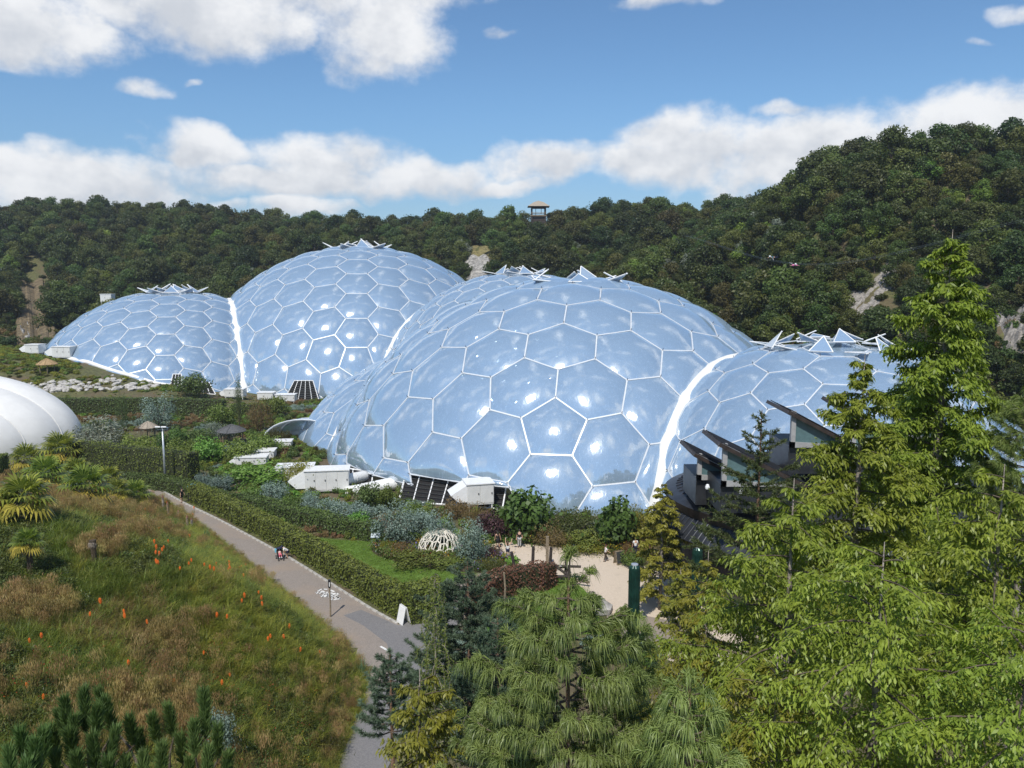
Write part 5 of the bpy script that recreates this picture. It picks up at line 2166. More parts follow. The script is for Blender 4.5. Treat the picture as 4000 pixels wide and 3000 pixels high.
for args in [
    ('bigleaf', 1140, 1168, 115, 128, 'tall tree with big heart shaped leaves left before the near dome'),
    ('bigleaf', 1085, 1150, 60, 66, 'lower big leaved bush beside the white box unit'),
    ('bigleaf', 1330, 1182, 92, 122, 'second big leaved tree right of the feathery mound'),
    ('feather', 1240, 1160, 190, 72, 'wide feathery olive mound between the two big leaved trees'),
    ('purple', 1062, 1165, 92, 62, 'dark purple leaved shrub behind the person in black'),
    ('bluetree', 850, 1182, 105, 112, 'largest blue-green tree behind the flower bed'),
    ('bluetree', 952, 1192, 76, 106, 'blue-green tree half hiding the white lattice sculpture'),
    ('bluetree', 1018, 1218, 82, 118, 'blue-green tree at the plaza edge beside the sculpture'),
    ('bluetree', 672, 1115, 54, 66, 'blue-green small tree under the long white air unit'),
    ('blue', 596, 1090, 66, 56, 'rounded blue-green bush left of the first white unit'),
    ('blue', 482, 1064, 54, 42, 'blue-green bush right of the lamp post'),
    ('blue', 440, 1056, 40, 38, 'small blue-green bush beside the lamp post foot'),
    ('blue', 715, 1122, 70, 48, 'low blue-green bush in front of the white duct'),
    ('blue', 770, 1132, 84, 50, 'broad blue-green bush right under the white duct'),
    ('blue', 905, 1150, 70, 52, 'blue-green bush behind the big blue-green tree'),
    ('bright', 560, 1050, 135, 52, 'spreading bright green shrub above the bend of the hedge'),
    ('yellow', 648, 1058, 82, 78, 'golden green bush at the left foot of the near dome'),
    ('yellow', 700, 1050, 60, 44, 'small golden bush tucked against the near dome foot'),
    ('mid', 632, 1110, 56, 50, 'green shrub between the golden bush and blue small tree'),
    ('mid', 545, 1085, 66, 46, 'green shrub behind the far end of the long hedge'),
    ('dark', 800, 1100, 70, 70, 'dark upright shrub in front of the pale duct end'),
    ('mid', 845, 1100, 60, 62, 'green twiggy shrub standing between duct and louvres'),
    ('mid', 690, 1128, 90, 42, 'green mound behind the dark curved hedge'),
    ('bright', 775, 1152, 62, 52, 'bright green shrub behind the right end of the curved hedge'),
    ('mid', 905, 1118, 90, 40, 'low green planting under the dark louvres'),
    ('brown', 985, 1122, 90, 44, 'brown seeding herbs under the right white box unit'),
    ('brown', 1030, 1150, 80, 60, 'tall brown seed heads left of the purple shrub'),
    ('brown', 1180, 1182, 110, 50, 'faded brown perennials below the left big leaved tree'),
    ('mid', 1275, 1186, 110, 46, 'green perennials with grey leaves before the feathery mound'),
    ('yellow', 1260, 1192, 120, 24, 'yellow flowered edging along the plaza rim'),
    ('mid', 1365, 1222, 62, 40, 'rounded bush beside the black board'),
    ('yellow', 1400, 1180, 90, 110, 'golden bush tree left of the zinc building'),
    ('dark', 1378, 1160, 70, 70, 'dark bush behind the golden tree by the building'),
    ('yellow', 830, 1196, 30, 36, 'small lime yellow bush on the bed edge next to the lawn'),
    ('mid', 822, 1186, 46, 26, 'low bush at the left tip of the flower bed'),
    ('mid', 900, 1222, 110, 36, 'mixed green perennials along the lawn rim of the bed'),
    ('mid', 965, 1226, 90, 34, 'green perennials with violet flowers near the bed corner'),
    ('feather', 1055, 1232, 76, 36, 'feathery tuft at the right tip of the flower bed'),
    ('purple', 1062, 1210, 60, 30, 'low purple cushion behind the tuft at the bed tip'),
    ('brown', 870, 1205, 90, 34, 'brownish heather patch at the front of the bed'),
    ('yellow', 1000, 1180, 40, 34, 'orange yellow shrub between the two plaza side blue trees'),
    ('silver', 218, 985, 125, 92, 'silver grey leaved tree right of the white tent'),
    ('silver', 180, 975, 70, 60, 'silver bush touching the tent edge'),
    ('cone', 344, 932, 80, 92, 'blue spruce in front of the dark bank hedge'),
    ('column', 268, 958, 30, 112, 'dark columnar cypress beside the silver tree'),
    ('column', 518, 930, 27, 118, 'dark columnar cypress below the white arch of the far dome'),
    ('dark', 420, 858, 78, 62, 'dense dark bush tree at the foot of the left far dome'),
    ('mid', 478, 925, 70, 62, 'green tree left of the second cypress'),
    ('brown', 560, 935, 66, 74, 'brownish twiggy tree right of the second cypress'),
    ('mid', 590, 900, 62, 52, 'green tree in front of the dark louvred hedge'),
    ('silver', 470, 950, 80, 40, 'grey green olive bush beside the round thatched roof'),
    ('mid', 300, 1000, 80, 74, 'tall green shrub left of the lamp post'),
    ('mid', 240, 1010, 80, 64, 'green shrub between palms and silver tree'),
    ('yellow', 262, 975, 50, 54, 'golden upright shrub by the columnar cypress'),
    ('mid', 400, 1000, 90, 62, 'green shrub right behind the lamp post'),
    ('bright', 455, 1000, 80, 60, 'bright green leafy shrub midway to the pavilion'),
    ('mid', 520, 1000, 90, 60, 'green shrub below the dark pavilion roof'),
    ('mid', 570, 985, 80, 56, 'green tree left of the pale service units'),
    ('mid', 370, 970, 70, 50, 'olive shrub below the blue spruce'),
    ('dark', 430, 965, 70, 46, 'dark shrub in the middle of the garden'),
    ('mid', 620, 1030, 50, 46, 'green shrub at the left foot of the near dome lobe'),
    ('feather', 600, 960, 60, 44, 'pale feathery grass clump beside the low link roof'),
    ('mid', 340, 1010, 60, 48, 'green shrub right of the palms behind the tall hedge'),
    ('dark', 120, 1000, 60, 50, 'dark shrub behind the back row of palms'),
    ('blue', 470, 1640, 90, 110, 'blue-grey dwarf conifer on the bank at the bottom edge'),
    ('feather', 700, 1640, 110, 70, 'brown green grassy mound at the path edge, bottom'),
    ('dark', 1540, 1640, 130, 150, 'dark shrub with orange berries at the bottom right of centre'),
    ('mid', 1450, 1640, 120, 120, 'yellow green leafy shrub under the smaller long-needled pine'),
]:
    shrub(*args)


# ------------------------------------------------------------------ low planting that fills the garden (nobody could count it)
def inpoly(x, y, poly):
    c = np.zeros(len(x), bool)
    j = len(poly) - 1
    for i in range(len(poly)):
        xi, yi, xj, yj = poly[i][0], poly[i][1], poly[j][0], poly[j][1]
        hit = ((yi > y) != (yj > y)) & (x < (xj - xi) * (y - yi) / (yj - yi + 1e-12) + xi)
        c ^= hit
        j = i
    return c


n = 15000
qx, qy = r.uniform(-100, 66, n), r.uniform(50, 178, n)
ok = ~inpoly(qx, qy, path_poly) & ~inpoly(qx, qy, [(q[0], q[1]) for q in pz]) & ~inpoly(qx, qy, [(q[0], q[1]) for q in lw])
ok &= (qx > path_left(qy) + 2) | (qy > 96)
qz = ground(qx, qy)
for c, R in ALL_SPH:
    ok &= np.linalg.norm(np.stack([qx - c[0], qy - c[1], qz - c[2]], 1), axis=1) > R + .8
kl = np.array([q[:2] for q in kerb_line])
dk = np.min(np.hypot(qx[:, None] - kl[None, :, 0], qy[:, None] - kl[None, :, 1]), axis=1)
ok &= dk > 3.2
ok &= ~((qx > 26) & (qy < 78))
ok &= ~((qy > 150) & (qx < -52))
ok &= ~((np.hypot(qx + 64, qy - 118) < 16) & (qx < -56))
ok &= ~inpoly(qx, qy, [(q[0], q[1]) for q in gpx([(1200, 1235), (1270, 1270), (1290, 1320), (1330, 1380), (1050, 1380), (1060, 1290)])])
qx, qy, qz = qx[ok], qy[ok], qz[ok]
lowp = [bush_proto('l0', LM_mid, 21, .55, 420, .16, .09, 6), bush_proto('l1', LM_bright, 22, .5, 380, .18, .10, 6), bush_proto('l2', LM_brown, 23, .5, 380, .18, .05, 5), bush_proto('l3', LM_hedge2, 24, .6, 420, .15, .09, 6),
        bush_proto('l4', LM_yel, 25, .45, 360, .14, .06, 5), bush_proto('l5', LM_blue, 26, .5, 400, .13, .07, 6), bush_proto('l6', LM_olive, 27, .6, 420, .18, .05, 6)]
fn = fieldnoise(qx, qy, .35, 9)
kk = np.where(fn > .55, 2, np.where(fn < -.75, 5, r.choice([0, 1, 3, 4, 6], len(qx), p=[.36, .18, .22, .08, .16])))
border = scatter('border_planting', lowp, np.stack([qx, qy, qz - .1], 1), kk, r.random(len(qx)) * 6.28, np.stack([r.uniform(.8, 1.7, len(qx)), r.uniform(.8, 1.7, len(qx)), r.uniform(.7, 1.9, len(qx))], 1))
tag(border, 'low mixed border planting filling the garden beds', 'planting', kind='stuff')

# flowers in the beds near the plaza
n = 900
fx, fy = r.uniform(-14, 24, n * 3), r.uniform(66, 84, n * 3)
pxf, pyf, _ = to_px(np.stack([fx, fy, np.zeros(len(fx))], 1))
ok = ((pyf > 1178) & (pyf < 1240) & inpoly(fx, fy, [(q[0], q[1]) for q in bed])) | ((pxf > 1110) & (pxf < 1350) & (pyf > 1170) & (pyf < 1196) & ~inpoly(fx, fy, [(q[0], q[1]) for q in pz]))
fx, fy, pxf = fx[ok], fy[ok], pxf[ok]
fl = [grass_proto('f0', LM_mid, 41, lambda lv, rr: herb(lv, rr, 90, .55, .14, .07, .25), (LM_yflower, lambda lv, rr: dots(lv, rr, 12, .45, .75, .25, .13))),
      grass_proto('f1', LM_mid, 42, lambda lv, rr: herb(lv, rr, 90, .5, .14, .06, .25), (LM_vflower, lambda lv, rr: dots(lv, rr, 14, .4, .6, .25, .11))),
      grass_proto('f2', LM_brown, 43, lambda lv, rr: herb(lv, rr, 90, .6, .14, .04, .22), (LM_rust, lambda lv, rr: dots(lv, rr, 6, .4, .7, .22, .1)))]
bf = scatter('bedding_flowers', fl, np.stack([fx, fy, np.full(len(fx), .02)], 1), np.where(pxf > 1110, r.choice([0, 0, 2], len(fx)), r.choice([0, 1, 1, 2], len(fx), p=[.15, .3, .25, .3])), r.random(len(fx)) * 6.28, r.uniform(.7, 1.4, len(fx)))
tag(bf, 'mixed yellow and violet flowers in the plaza borders', 'flowers', kind='stuff')

# meadow below the left far dome and mown bank
n = 5200
mx_, my_ = r.uniform(-135, -50, n), r.uniform(150, 206, n)
mz_ = ground(mx_, my_)
ok = np.ones(n, bool)
for c, R in ALL_SPH:
    ok &= np.linalg.norm(np.stack([mx_ - c[0], my_ - c[1], mz_ - c[2]], 1), axis=1) > R + 1.2
pm, qm, _ = to_px(np.stack([mx_, my_, mz_], 1))
ok &= (pm > -120) & ~((qm > 808) & (qm < 862) & (pm < 330) & (r.random(n) < .72)) & ~((pm > 170) & (pm < 320) & (qm < 815) & (pm < 340))
mx_, my_, mz_, qm = mx_[ok], my_[ok], mz_[ok], qm[ok]
mp = [bush_proto('m0', LM_yel, 31, .55, 260, .26, .10, 4), bush_proto('m1', LM_mid, 32, .6, 260, .26, .12, 4), bush_proto('m2', LM_olive, 33, .5, 260, .26, .07, 4),
      bush_proto('m3', LM_g3, 34, .4, 220, .24, .05, 4)]
mk_ = np.where(qm > 846, r.choice([2, 3, 3, 1], len(mx_)), r.choice([0, 1, 2], len(mx_), p=[.38, .42, .2]))
ms = np.where(qm > 846, .55, 1.1) * r.uniform(.7, 1.3, len(mx_))
mdw = scatter('meadow', mp, np.stack([mx_, my_, mz_ - .12], 1), mk_, r.random(len(mx_)) * 6.28, np.stack([ms * 1.2, ms * 1.2, ms * .75], 1))
tag(mdw, 'yellow flowered meadow on the slope below the left far dome', 'meadow', kind='stuff')

# blades on the lawn and the small turf by the beech hedge
n = 16000
lx, ly = r.uniform(-20, 6, n), r.uniform(52, 80, n)
ok = inpoly(lx, ly, [(q[0], q[1]) for q in lw])
turf2 = gpx([(1195, 1240), (1265, 1272), (1290, 1320), (1300, 1370), (1050, 1370), (1062, 1300), (1110, 1270)])
gx2, gy2 = r.uniform(-4, 10, n // 2), r.uniform(46, 70, n // 2)
ok2 = inpoly(gx2, gy2, [(q[0], q[1]) for q in turf2])
lx, ly = np.concatenate([lx[ok], gx2[ok2]]), np.concatenate([ly[ok], gy2[ok2]])
LM_turf = leafm('turf_blade', (0.1, 0.17, 0.022), (0.21, 0.33, 0.05), .3, objvar=.12)
tp = [grass_proto('t0', LM_turf, 51, lambda lv, rr: blades(lv, rr, 40, .16, .10, .02, .5, .1, 1, 1, .4)), grass_proto('t1', LM_turf, 52, lambda lv, rr: blades(lv, rr, 40, .18, .08, .02, .6, 0, .8, 1, .4))]
tf = scatter('turf', tp, np.stack([lx, ly, np.full(len(lx), .02)], 1), r.choice(2, len(lx)), r.random(len(lx)) * 6.28, r.uniform(.8, 1.3, len(lx)))
tag(tf, 'short mown turf of the lawn', 'grass', kind='stuff')
# ------------------------------------------------------------------ zinc roofed building on the right
M_zinc = flat('dark_zinc', (0.050, 0.054, 0.062), .42, .55, .25, 1.5)
M_zinc2 = flat('brown_patinated_zinc', (0.060, 0.045, 0.038), .5, .4, .3, 2)
M_fascia = flat('grey_timber_frame', (0.33, 0.325, 0.32), .6, 0, .1)
M_glass = flat('greenish_glass', (0.10, 0.17, 0.18), .06, 0, .1, spec=.9)
M_black = flat('black_void', (0.012, 0.011, 0.011), .8)
bld = empty('zinc_roofed_building', (0, 0, 0))
BC = np.array([28.0, 64.0, 0.0])


def ring_part(name, r0, z0, r1, z1, mat, parent, n=56, ox=0.0, a0=0.0, a1=2 * math.pi):
    V, F = [], []
    for i in range(n + 1):
        a = a0 + (a1 - a0) * i / n
        d = np.array([math.cos(a), math.sin(a) * .78])
        V.append((BC[0] + d[0] * r0 + ox, BC[1] + d[1] * r0, z0 - 1.6))
        V.append((BC[0] + d[0] * r1 + ox, BC[1] + d[1] * r1, z1 - 1.6))
    for i in range(n):
        F.append((2 * i, 2 * i + 2, 2 * i + 3, 2 * i + 1))
    return mk(name, V, F, mat, parent)


ring_part('wall', 13.6, -.3, 13.6, 8.2, M_darkwood, bld)
can = ring_part('canopy_roof', 16.2, 7.7, 14.8, 9.2, M_zinc, bld)
ring_part('canopy_soffit', 13.4, 8.0, 16.2, 7.68, M_black, bld)
for i in range(64):
    a = math.pi * .80 + math.pi * .85 * i / 64
    d = np.array([math.cos(a), math.sin(a) * .78])
    p0 = (BC[0] + d[0] * 16.15, BC[1] + d[1] * 16.15, 6.16)
    p1 = (BC[0] + d[0] * 14.8, BC[1] + d[1] * 14.8, 7.64)
    MB().tube([p0, p1], .035, 4).build('standing_seam', M_zinc, can)
ring_part('fascia', 15.0, 9.15, 15.3, 9.95, M_zinc2, bld)
ring_part('fascia_cap', 15.3, 9.95, 14.2, 10.25, M_zinc, bld)
up_roof = ring_part('upper_roof', 14.4, 10.2, 3.0, 14.2, M_zinc, bld)
for i in range(40):
    a = math.pi * .75 + math.pi * .95 * i / 40
    d = np.array([math.cos(a), math.sin(a) * .78])
    MB().tube([(BC[0] + d[0] * 14.3, BC[1] + d[1] * 14.3, 8.67), (BC[0] + d[0] * 3.2, BC[1] + d[1] * 3.2, 12.56)], .04, 4).build('standing_seam', M_zinc, up_roof)
ring_part('roof_top', 3.0, 14.2, .05, 14.5, M_zinc, bld)
for rr0, zz0 in ((11.6, 11.2), (9.0, 12.1)):
    P = [(BC[0] + math.cos(a) * rr0, BC[1] + math.sin(a) * .78 * rr0, zz0 - 1.48) for a in np.linspace(math.pi * 1.0, math.pi * 1.75, 24)]
    MB().tube(P, .07, 5).build('white_gutter_line', M_white, bld)


def dormer(px, py_top, py_bot, Y, px_right, label=None):
    """saw-tooth rooflight: tall glazed side at the left, roof falling to the right"""
    a, b, c = at(px, py_top, Y), at(px, py_bot, Y), at(px_right, py_bot + 4, Y)
    h = a[2] - b[2]
    L = c[0] - b[0]
    D = 5.0
    root = MB()
    # roof slab: overhangs to the left, falls to the right
    A = np.array([b[0] - .28, Y - .45, a[2] + .12])
    B = np.array([c[0] + .3, Y - .5, b[2] + .15])
    nrm = Vector((B - A)).cross(Vector((0, 1, 0))).normalized()
    root.prism([A, B, B + np.array([0, D, 0]), A + np.array([0, D, 0])], -nrm * .26 if nrm.z > 0 else nrm * .26)
    ro = root.build('dormer_roof', M_zinc2, bld)
    for k in range(7):
        y = Y - .4 + D * (k + .5) / 7
        MB().tube([A + np.array([.05, k * .7 + .2, .06]), B + np.array([0, k * .7 + .2, .06])], .035, 4).build('standing_seam', M_zinc, ro)
    fr = MB()
    t = .32
    fr.box((b[0] + t / 2, Y, (a[2] + b[2]) / 2), (t, .3, h))
    fr.prism([(b[0], Y - .15, b[2]), (c[0], Y - .15, b[2]), (c[0], Y - .15, b[2] + .14), (b[0], Y - .15, b[2] + .42)], (0, .30, 0))
    fr.prism([(b[0] + .02, Y - .17, a[2] - .36), (c[0], Y - .17, b[2] + .02), (c[0], Y - .17, b[2] + .2), (b[0] + .02, Y - .17, a[2])], (0, .32, 0))
    fo = fr.build('dormer_frame', M_fascia, bld)
    MB().prism([(b[0] + .2, Y, b[2] + .2), (c[0] - .4, Y, b[2] + .2), (b[0] + .2, Y, a[2] - .25)], (0, .05, 0)).build('pane', M_glass, fo)
    MB().prism([(b[0], Y + .2, b[2] - 2.0), (c[0], Y + .2, b[2] - 2.0), (c[0], Y + .2, b[2] + .1), (b[0], Y + .2, b[2] + .1)], (0, D - .6, 0)).build('dormer_curb', M_zinc, bld)


dormer(1505, 980, 1036, 58, 1600)
dormer(1558, 958, 1050, 54, 1730)
dormer(1706, 888, 966, 56, 1838)
dormer(1836, 880, 975, 54, 1965)
dormer(1935, 868, 950, 58, 2060)
for px, py in ((1528, 1046), (1600, 1055)):
    q = at(px, py + 10, 52.8)
    MB().lathe([(.02, 0), (.14, .0), (.16, .12), (.1, .3), (.02, .34)], 8, tuple(q)).build('roof_light', M_white, bld)
tag(bld, 'dark zinc roofed building with saw-tooth dormers behind the conifers', 'building')

# ------------------------------------------------------------------ white air-supported tent at the left
M_tent = flat('white_tent_fabric', (0.74, 0.73, 0.70), .55, 0, .04, .6)


def tent():
    root = empty('white_tent', (-84, 116, 0))
    cx = -90.5
    segs = [(128, 20.5, 11.0), (123, 20.0, 10.7), (117.5, 17.5, 9.2), (112.5, 14.0, 7.4), (108.5, 10.0, 5.4), (105.5, 5.0, 3.0)]
    seam = []
    for s in range(len(segs) - 1):
        (ya, ra, ha), (yb, rb, hb) = segs[s], segs[s + 1]
        V, F = [], []
        m, n = 7, 40
        for j in range(m):
            t = j / (m - 1)
            y = ya + (yb - ya) * t
            puff = .55 * math.sin(math.pi * t)
            ra_, ha_ = ra + (rb - ra) * t + puff, ha + (hb - ha) * t + puff
            for i in range(n + 1):
                a = math.pi * i / n
                V.append((cx - math.cos(a) * ra_ + 84, y - 116 - math.sin(a) * 0, math.sin(a) ** .92 * ha_ - .1))
        for j in range(m - 1):
            for i in range(n):
                F.append((j * (n + 1) + i, (j + 1) * (n + 1) + i, (j + 1) * (n + 1) + i + 1, j * (n + 1) + i + 1))
        mk('fabric_bay', V, F, M_tent, root, smooth=True)
        P = [(cx - math.cos(a) * rb + 84, yb - 116, math.sin(a) ** .92 * hb - .05) for a in np.linspace(0.02, math.pi - .02, 40)]
        MB().tube(P, .10, 5).build('seam_rib', M_tent, root)
    return tag(root, 'white ribbed fabric tent at the left edge', 'tent')


tent()

# ------------------------------------------------------------------ air units, ducts, louvres
M_unit = flat('white_sheet_metal', (0.70, 0.70, 0.68), .4, .1, .06, 1.0)
M_duct = flat('white_duct_insulation', (0.76, 0.76, 0.74), .5, 0, .08, 1.5, bump=.2, bscale=6)
M_steel = flat('polished_flue', (0.55, 0.50, 0.42), .25, .8)


def air_unit(px, py, Y, L, h, d, rz, label, hood=True):
    """box with a slanting intake hood at its left end, on short legs; px,py = lower left corner"""
    q = at(px, py, Y)
    z0 = gz(q[0], q[1])
    root = empty('air_unit', (q[0], q[1], max(q[2], z0 + .3)), rz)
    MB().box((L / 2, 0, h / 2), (L, d, h)).build('casing', M_unit, root)
    MB().box((L / 2, 0, h + .06), (L + .25, d + .25, .12)).build('lid', M_white, root)
    if hood:
        MB().prism([(0, -d / 2, h), (-.8 * h, -d / 2, h * .52), (-.42 * h, -d / 2, h * .16), (0, -d / 2, h * .16)], (0, d, 0)).build('intake_hood', M_white, root)
    n = max(2, int(L / 1.3))
    for i in range(n):
        MB().box((L * (i + .5) / n, -d / 2 - .02, h * .5), (L / n - .12, .05, h * .86)).build('access_panel', M_unit, root)
        MB().box((L * (i + .85) / n, -d / 2 - .08, h * .55), (.10, .08, .18)).build('latch', M_dark, root)
    drop_ = root.location.z - z0
    for x in (.2, L - .2):
        for y in (-d / 2 + .15, d / 2 - .15):
            MB().box((x, y, -drop_ / 2 - .1), (.16, .16, drop_ + .2)).build('leg', M_unit, root)
    return tag(root, label, 'air unit', 'white air units beside the domes')


air_unit(662, 1062, 95, 5.2, 2.5, 2.4, R_(8), 'long white air unit with slanted hood at the near dome foot')
air_unit(600, 1038, 100, 4.6, 1.7, 2.4, R_(8), 'white air unit half behind the long one, to its left')
air_unit(1005, 1085, 87, 3.0, 2.3, 2.6, R_(14), 'white box unit with slanted hood right of the dark louvres')
air_unit(524, 992, 112, 4.6, 1.2, 2.2, R_(6), 'low white unit in the planting left of the near dome')
air_unit(512, 1004, 109, 4.2, 1.0, 2.2, R_(6), 'lowest white unit in front of the low one left of the dome')
air_unit(588, 972, 120, 3.0, .9, 2.0, R_(6), 'small white unit beside the low link roof')
air_unit(490, 868, 170, 4.0, 1.6, 2.4, 0, 'small white unit at the foot of the white far arch', True)
air_unit(560, 873, 172, 3.4, 1.5, 2.2, 0, 'grey white box right of the far white arch', False)
air_unit(598, 872, 172, 4.2, 1.4, 2.2, 0, 'box unit before the trapezoid far louvre', False)
air_unit(122, 776, 184, 4.4, 2.4, 2.6, R_(-6), 'grey plant box beside the left end of the far dome')
air_unit(64, 768, 190, 3.4, 2.0, 2.6, R_(-6), 'smaller plant box left of the grey one on the hill')
air_unit(222, 652, 236, 3.2, 2.2, 2.5, 0, 'small white box behind the shoulder of the left far dome', False)


def duct(pts, rad, label):
    P = [np.array(at(*p)) for p in pts]
    L = smooth_line3(P, 6)
    root = empty('air_duct', tuple(P[0]))
    MB().tube([q - P[0] for q in L], rad, 14).build('pipe', M_duct, root, smooth=True)
    for k in range(3, len(L) - 2, 5):
        d = L[k + 1] - L[k]
        d = d / np.linalg.norm(d) * .06
        MB().tube([L[k] - P[0] - d, L[k] - P[0] + d], rad * 1.05, 14).build('clamp_band', M_unit, root)
    return tag(root, label, 'duct', 'white air ducts beside the near dome')


def smooth_line3(pts, k=6):
    P = [np.array(p, dtype=float) for p in pts]
    P = [2 * P[0] - P[1]] + P + [2 * P[-1] - P[-2]]
    out = []
    for i in range(1, len(P) - 2):
        for s in np.linspace(0, 1, k, endpoint=False):
            a, b, c, d = P[i - 1], P[i], P[i + 1], P[i + 2]
            out.append(0.5 * ((2 * b) + (c - a) * s + (2 * a - 5 * b + 4 * c - d) * s * s + (3 * b - a - 3 * c + d) * s ** 3))
    out.append(P[-2])
    return np.array(out)


duct([(730, 1044, 95.5), (752, 1036, 96), (790, 1028, 99)], .72, 'upper white duct from the long air unit to the dome')
duct([(742, 1085, 93.5), (752, 1066, 94), (775, 1060, 94.5), (850, 1044, 95.5), (912, 1032, 97)], .78, 'long white duct rising right to the dark louvres')
duct([(868, 1064, 94), (905, 1058, 95)], .55, 'short white duct stub before the dark louvres')
duct([(1058, 1072, 91), (1076, 1066, 93)], .6, 'white duct behind the right box unit')
M_louv = flat('louvre_slat_metal', (0.16, 0.18, 0.18), .4, .5)


def louvre(biome, P, n, mat_bg, key, vert=2):
    """glazed opening at a dome foot: P = corner points (bottom left, bottom right, top right, top left)"""
    P = [np.array(p, float) for p in P]
    nrm = np.cross(P[1] - P[0], P[3] - P[0])
    nrm /= np.linalg.norm(nrm)
    if nrm @ (HC - P[0]) < 0:
        nrm = -nrm
    bg = MB()
    bg.prism([p - nrm * .25 for p in P], tuple(nrm * .1))
    bo = bg.build('louvre_bay', mat_bg, biome)
    fr = MB()
    for i in range(4):
        fr.tube([P[i], P[(i + 1) % 4]], .11, 5)
    for k in range(1, vert + 1):
        t = k / (vert + 1)
        fr.tube([P[0] + (P[1] - P[0]) * t, P[3] + (P[2] - P[3]) * t], .09, 5)
    fr.build('louvre_frame', M_white, bo)
    for k in range(n):
        t = (k + .5) / n
        a, b = P[0] + (P[3] - P[0]) * t, P[1] + (P[2] - P[1]) * t
        d = b - a
        up_ = np.array([0, 0, 1.0])
        MB().prism([a + nrm * .02, b + nrm * .02, b + nrm * .22 - up_ * .13, a + nrm * .22 - up_ * .13], (0, 0, .03)).build('louvre_slat', M_louv, bo)


louvre(near_biome, [at(862, 1082, 91), at(985, 1092, 88), at(1002, 1038, 91.2), at(878, 1018, 95.0)], 7, M_black, 'near', 3)
louvre(near_biome, [at(738, 1060, 98), at(800, 1068, 96), at(806, 1020, 99), at(742, 1010, 102.5)], 6, M_black, 'near', 2)
louvre(near_biome, [at(1000, 1092, 88), at(1085, 1100, 86.5), at(1094, 1048, 90.0), at(1012, 1038, 91.0)], 6, M_black, 'near', 2)
louvre(far_biome, [at(612, 868, 178), at(690, 868, 178), at(676, 822, 181), at(636, 822, 181)], 12, M_black, 'B', 4)
louvre(far_biome, [at(585, 870, 178), at(640, 870, 178), at(634, 853, 179), at(594, 853, 179)], 4, M_black, 'B', 3)
louvre(far_biome, [at(366, 842, 171), at(392, 844, 171), at(392, 808, 175), at(374, 808, 175)], 9, M_black, 'A', 2)
louvre(far_biome, [at(428, 850, 172), at(466, 852, 172), at(452, 826, 175), at(430, 826, 175)], 7, M_black, 'A', 2)
MB().tube([at(912, 1030, 100), at(912, 1000, 100)], .5, 12).build('steel_flue', M_steel, near_biome, smooth=True)
MB().tube([at(1085, 1090, 90), at(1085, 1040, 93)], .5, 12).build('steel_flue', M_steel, near_biome, smooth=True)
# low vaulted link roof left of the near dome
lk = MB()
Vv, Ff = [], []
c0 = at(655, 965, 126)
for j in range(9):
    for i in range(17):
        a, b = math.pi * i / 16, math.pi * .5 * j / 8
        Vv.append((c0[0] - math.cos(a) * 6.5 * math.cos(b * .9), c0[1] + math.sin(b) * 5, max(0, c0[2] * .0) + math.sin(a) * 3.6 * math.cos(b * .6) - .2))
for j in range(8):
    for i in range(16):
        Ff.append((j * 17 + i, j * 17 + i + 1, (j + 1) * 17 + i + 1, (j + 1) * 17 + i))
lk.add(Vv, Ff)
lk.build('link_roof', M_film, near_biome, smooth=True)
for j in (0, 4, 8):
    MB().tube([Vv[j * 17 + i] for i in range(17)], .12, 5).build('link_rib', M_beam, near_biome)
# concrete kerb round the foot of the left far dome
cA, rA = SPH['A']
K = []
for a in np.linspace(R_(185), R_(305), 90):
    d = np.array([math.cos(a), math.sin(a)])
    lo, hi = 5.0, rA
    for _ in range(24):
        m_ = (lo + hi) / 2
        p = cA[:2] + d * m_
        zs = cA[2] + math.sqrt(max(0, rA * rA - m_ * m_))
        if zs > gz(p[0], p[1]) + .35:
            lo = m_
        else:
            hi = m_
    p = cA[:2] + d * lo
    if np.linalg.norm(np.append(p, 0) - np.append(SPH['B'][0][:2], 0)) > 30:
        K.append((p[0], p[1], gz(p[0], p[1]) + .25))
MB().tube(K, .55, 6).build('foot_beam', M_white, far_biome, smooth=True)

# ------------------------------------------------------------------ lookout tower, fence, cliffs, scree
M_shingle = flat('grey_shingle', (0.34, 0.29, 0.23), .9, 0, .3, 6)
M_stonebase = flat('pale_rubble', (0.45, 0.36, 0.28), .95, 0, .4, 3)
tw = at(1163, 489, 328)
tower = empty('lookout_tower', (tw[0], tw[1], tw[2] - 1))
for sx_ in (-1, 1):
    for sy_ in (-1, 1):
        MB().box((sx_ * 2.7, sy_ * 2.7, 4.6), (.55, .55, 9.2)).build('post', M_darkwood, tower)
MB().box((0, 0, 2.6), (4.9, 4.9, 3.6)).build('boarded_stage', M_darkwood, tower)
MB().box((0, 0, 5.0), (6.4, 6.4, .35)).build('platform', M_wood, tower)
for a in range(4):
    rt = Matrix.Rotation(a * math.pi / 2, 3, 'Z')
    for z in (5.7, 6.3):
        MB().box(rt @ Vector((0, -3.0, z)), (6.0, .14, .16), rt).build('rail', M_wood, tower)
    MB().box(rt @ Vector((1.0, -2.9, 7.5)), (.22, .22, 3.4), rt).build('mid_post', M_darkwood, tower)
    MB().box(rt @ Vector((0, -2.75, 8.5)), (5.6, .16, .7), rt).build('header_beam', M_darkwood, tower)
MB().prism([(-1, -3.2, -1.5), (1.2, -3.2, -1.5), (1.2, -3.2, 1.2), (-1, -3.2, 1.2)], (0, .8, 0)).build('stone_pier', M_stonebase, tower)
MB().box((2.7, -3.0, -.2), (.8, .8, 2.6)).build('stone_pier', M_stonebase, tower)
rf = MB()
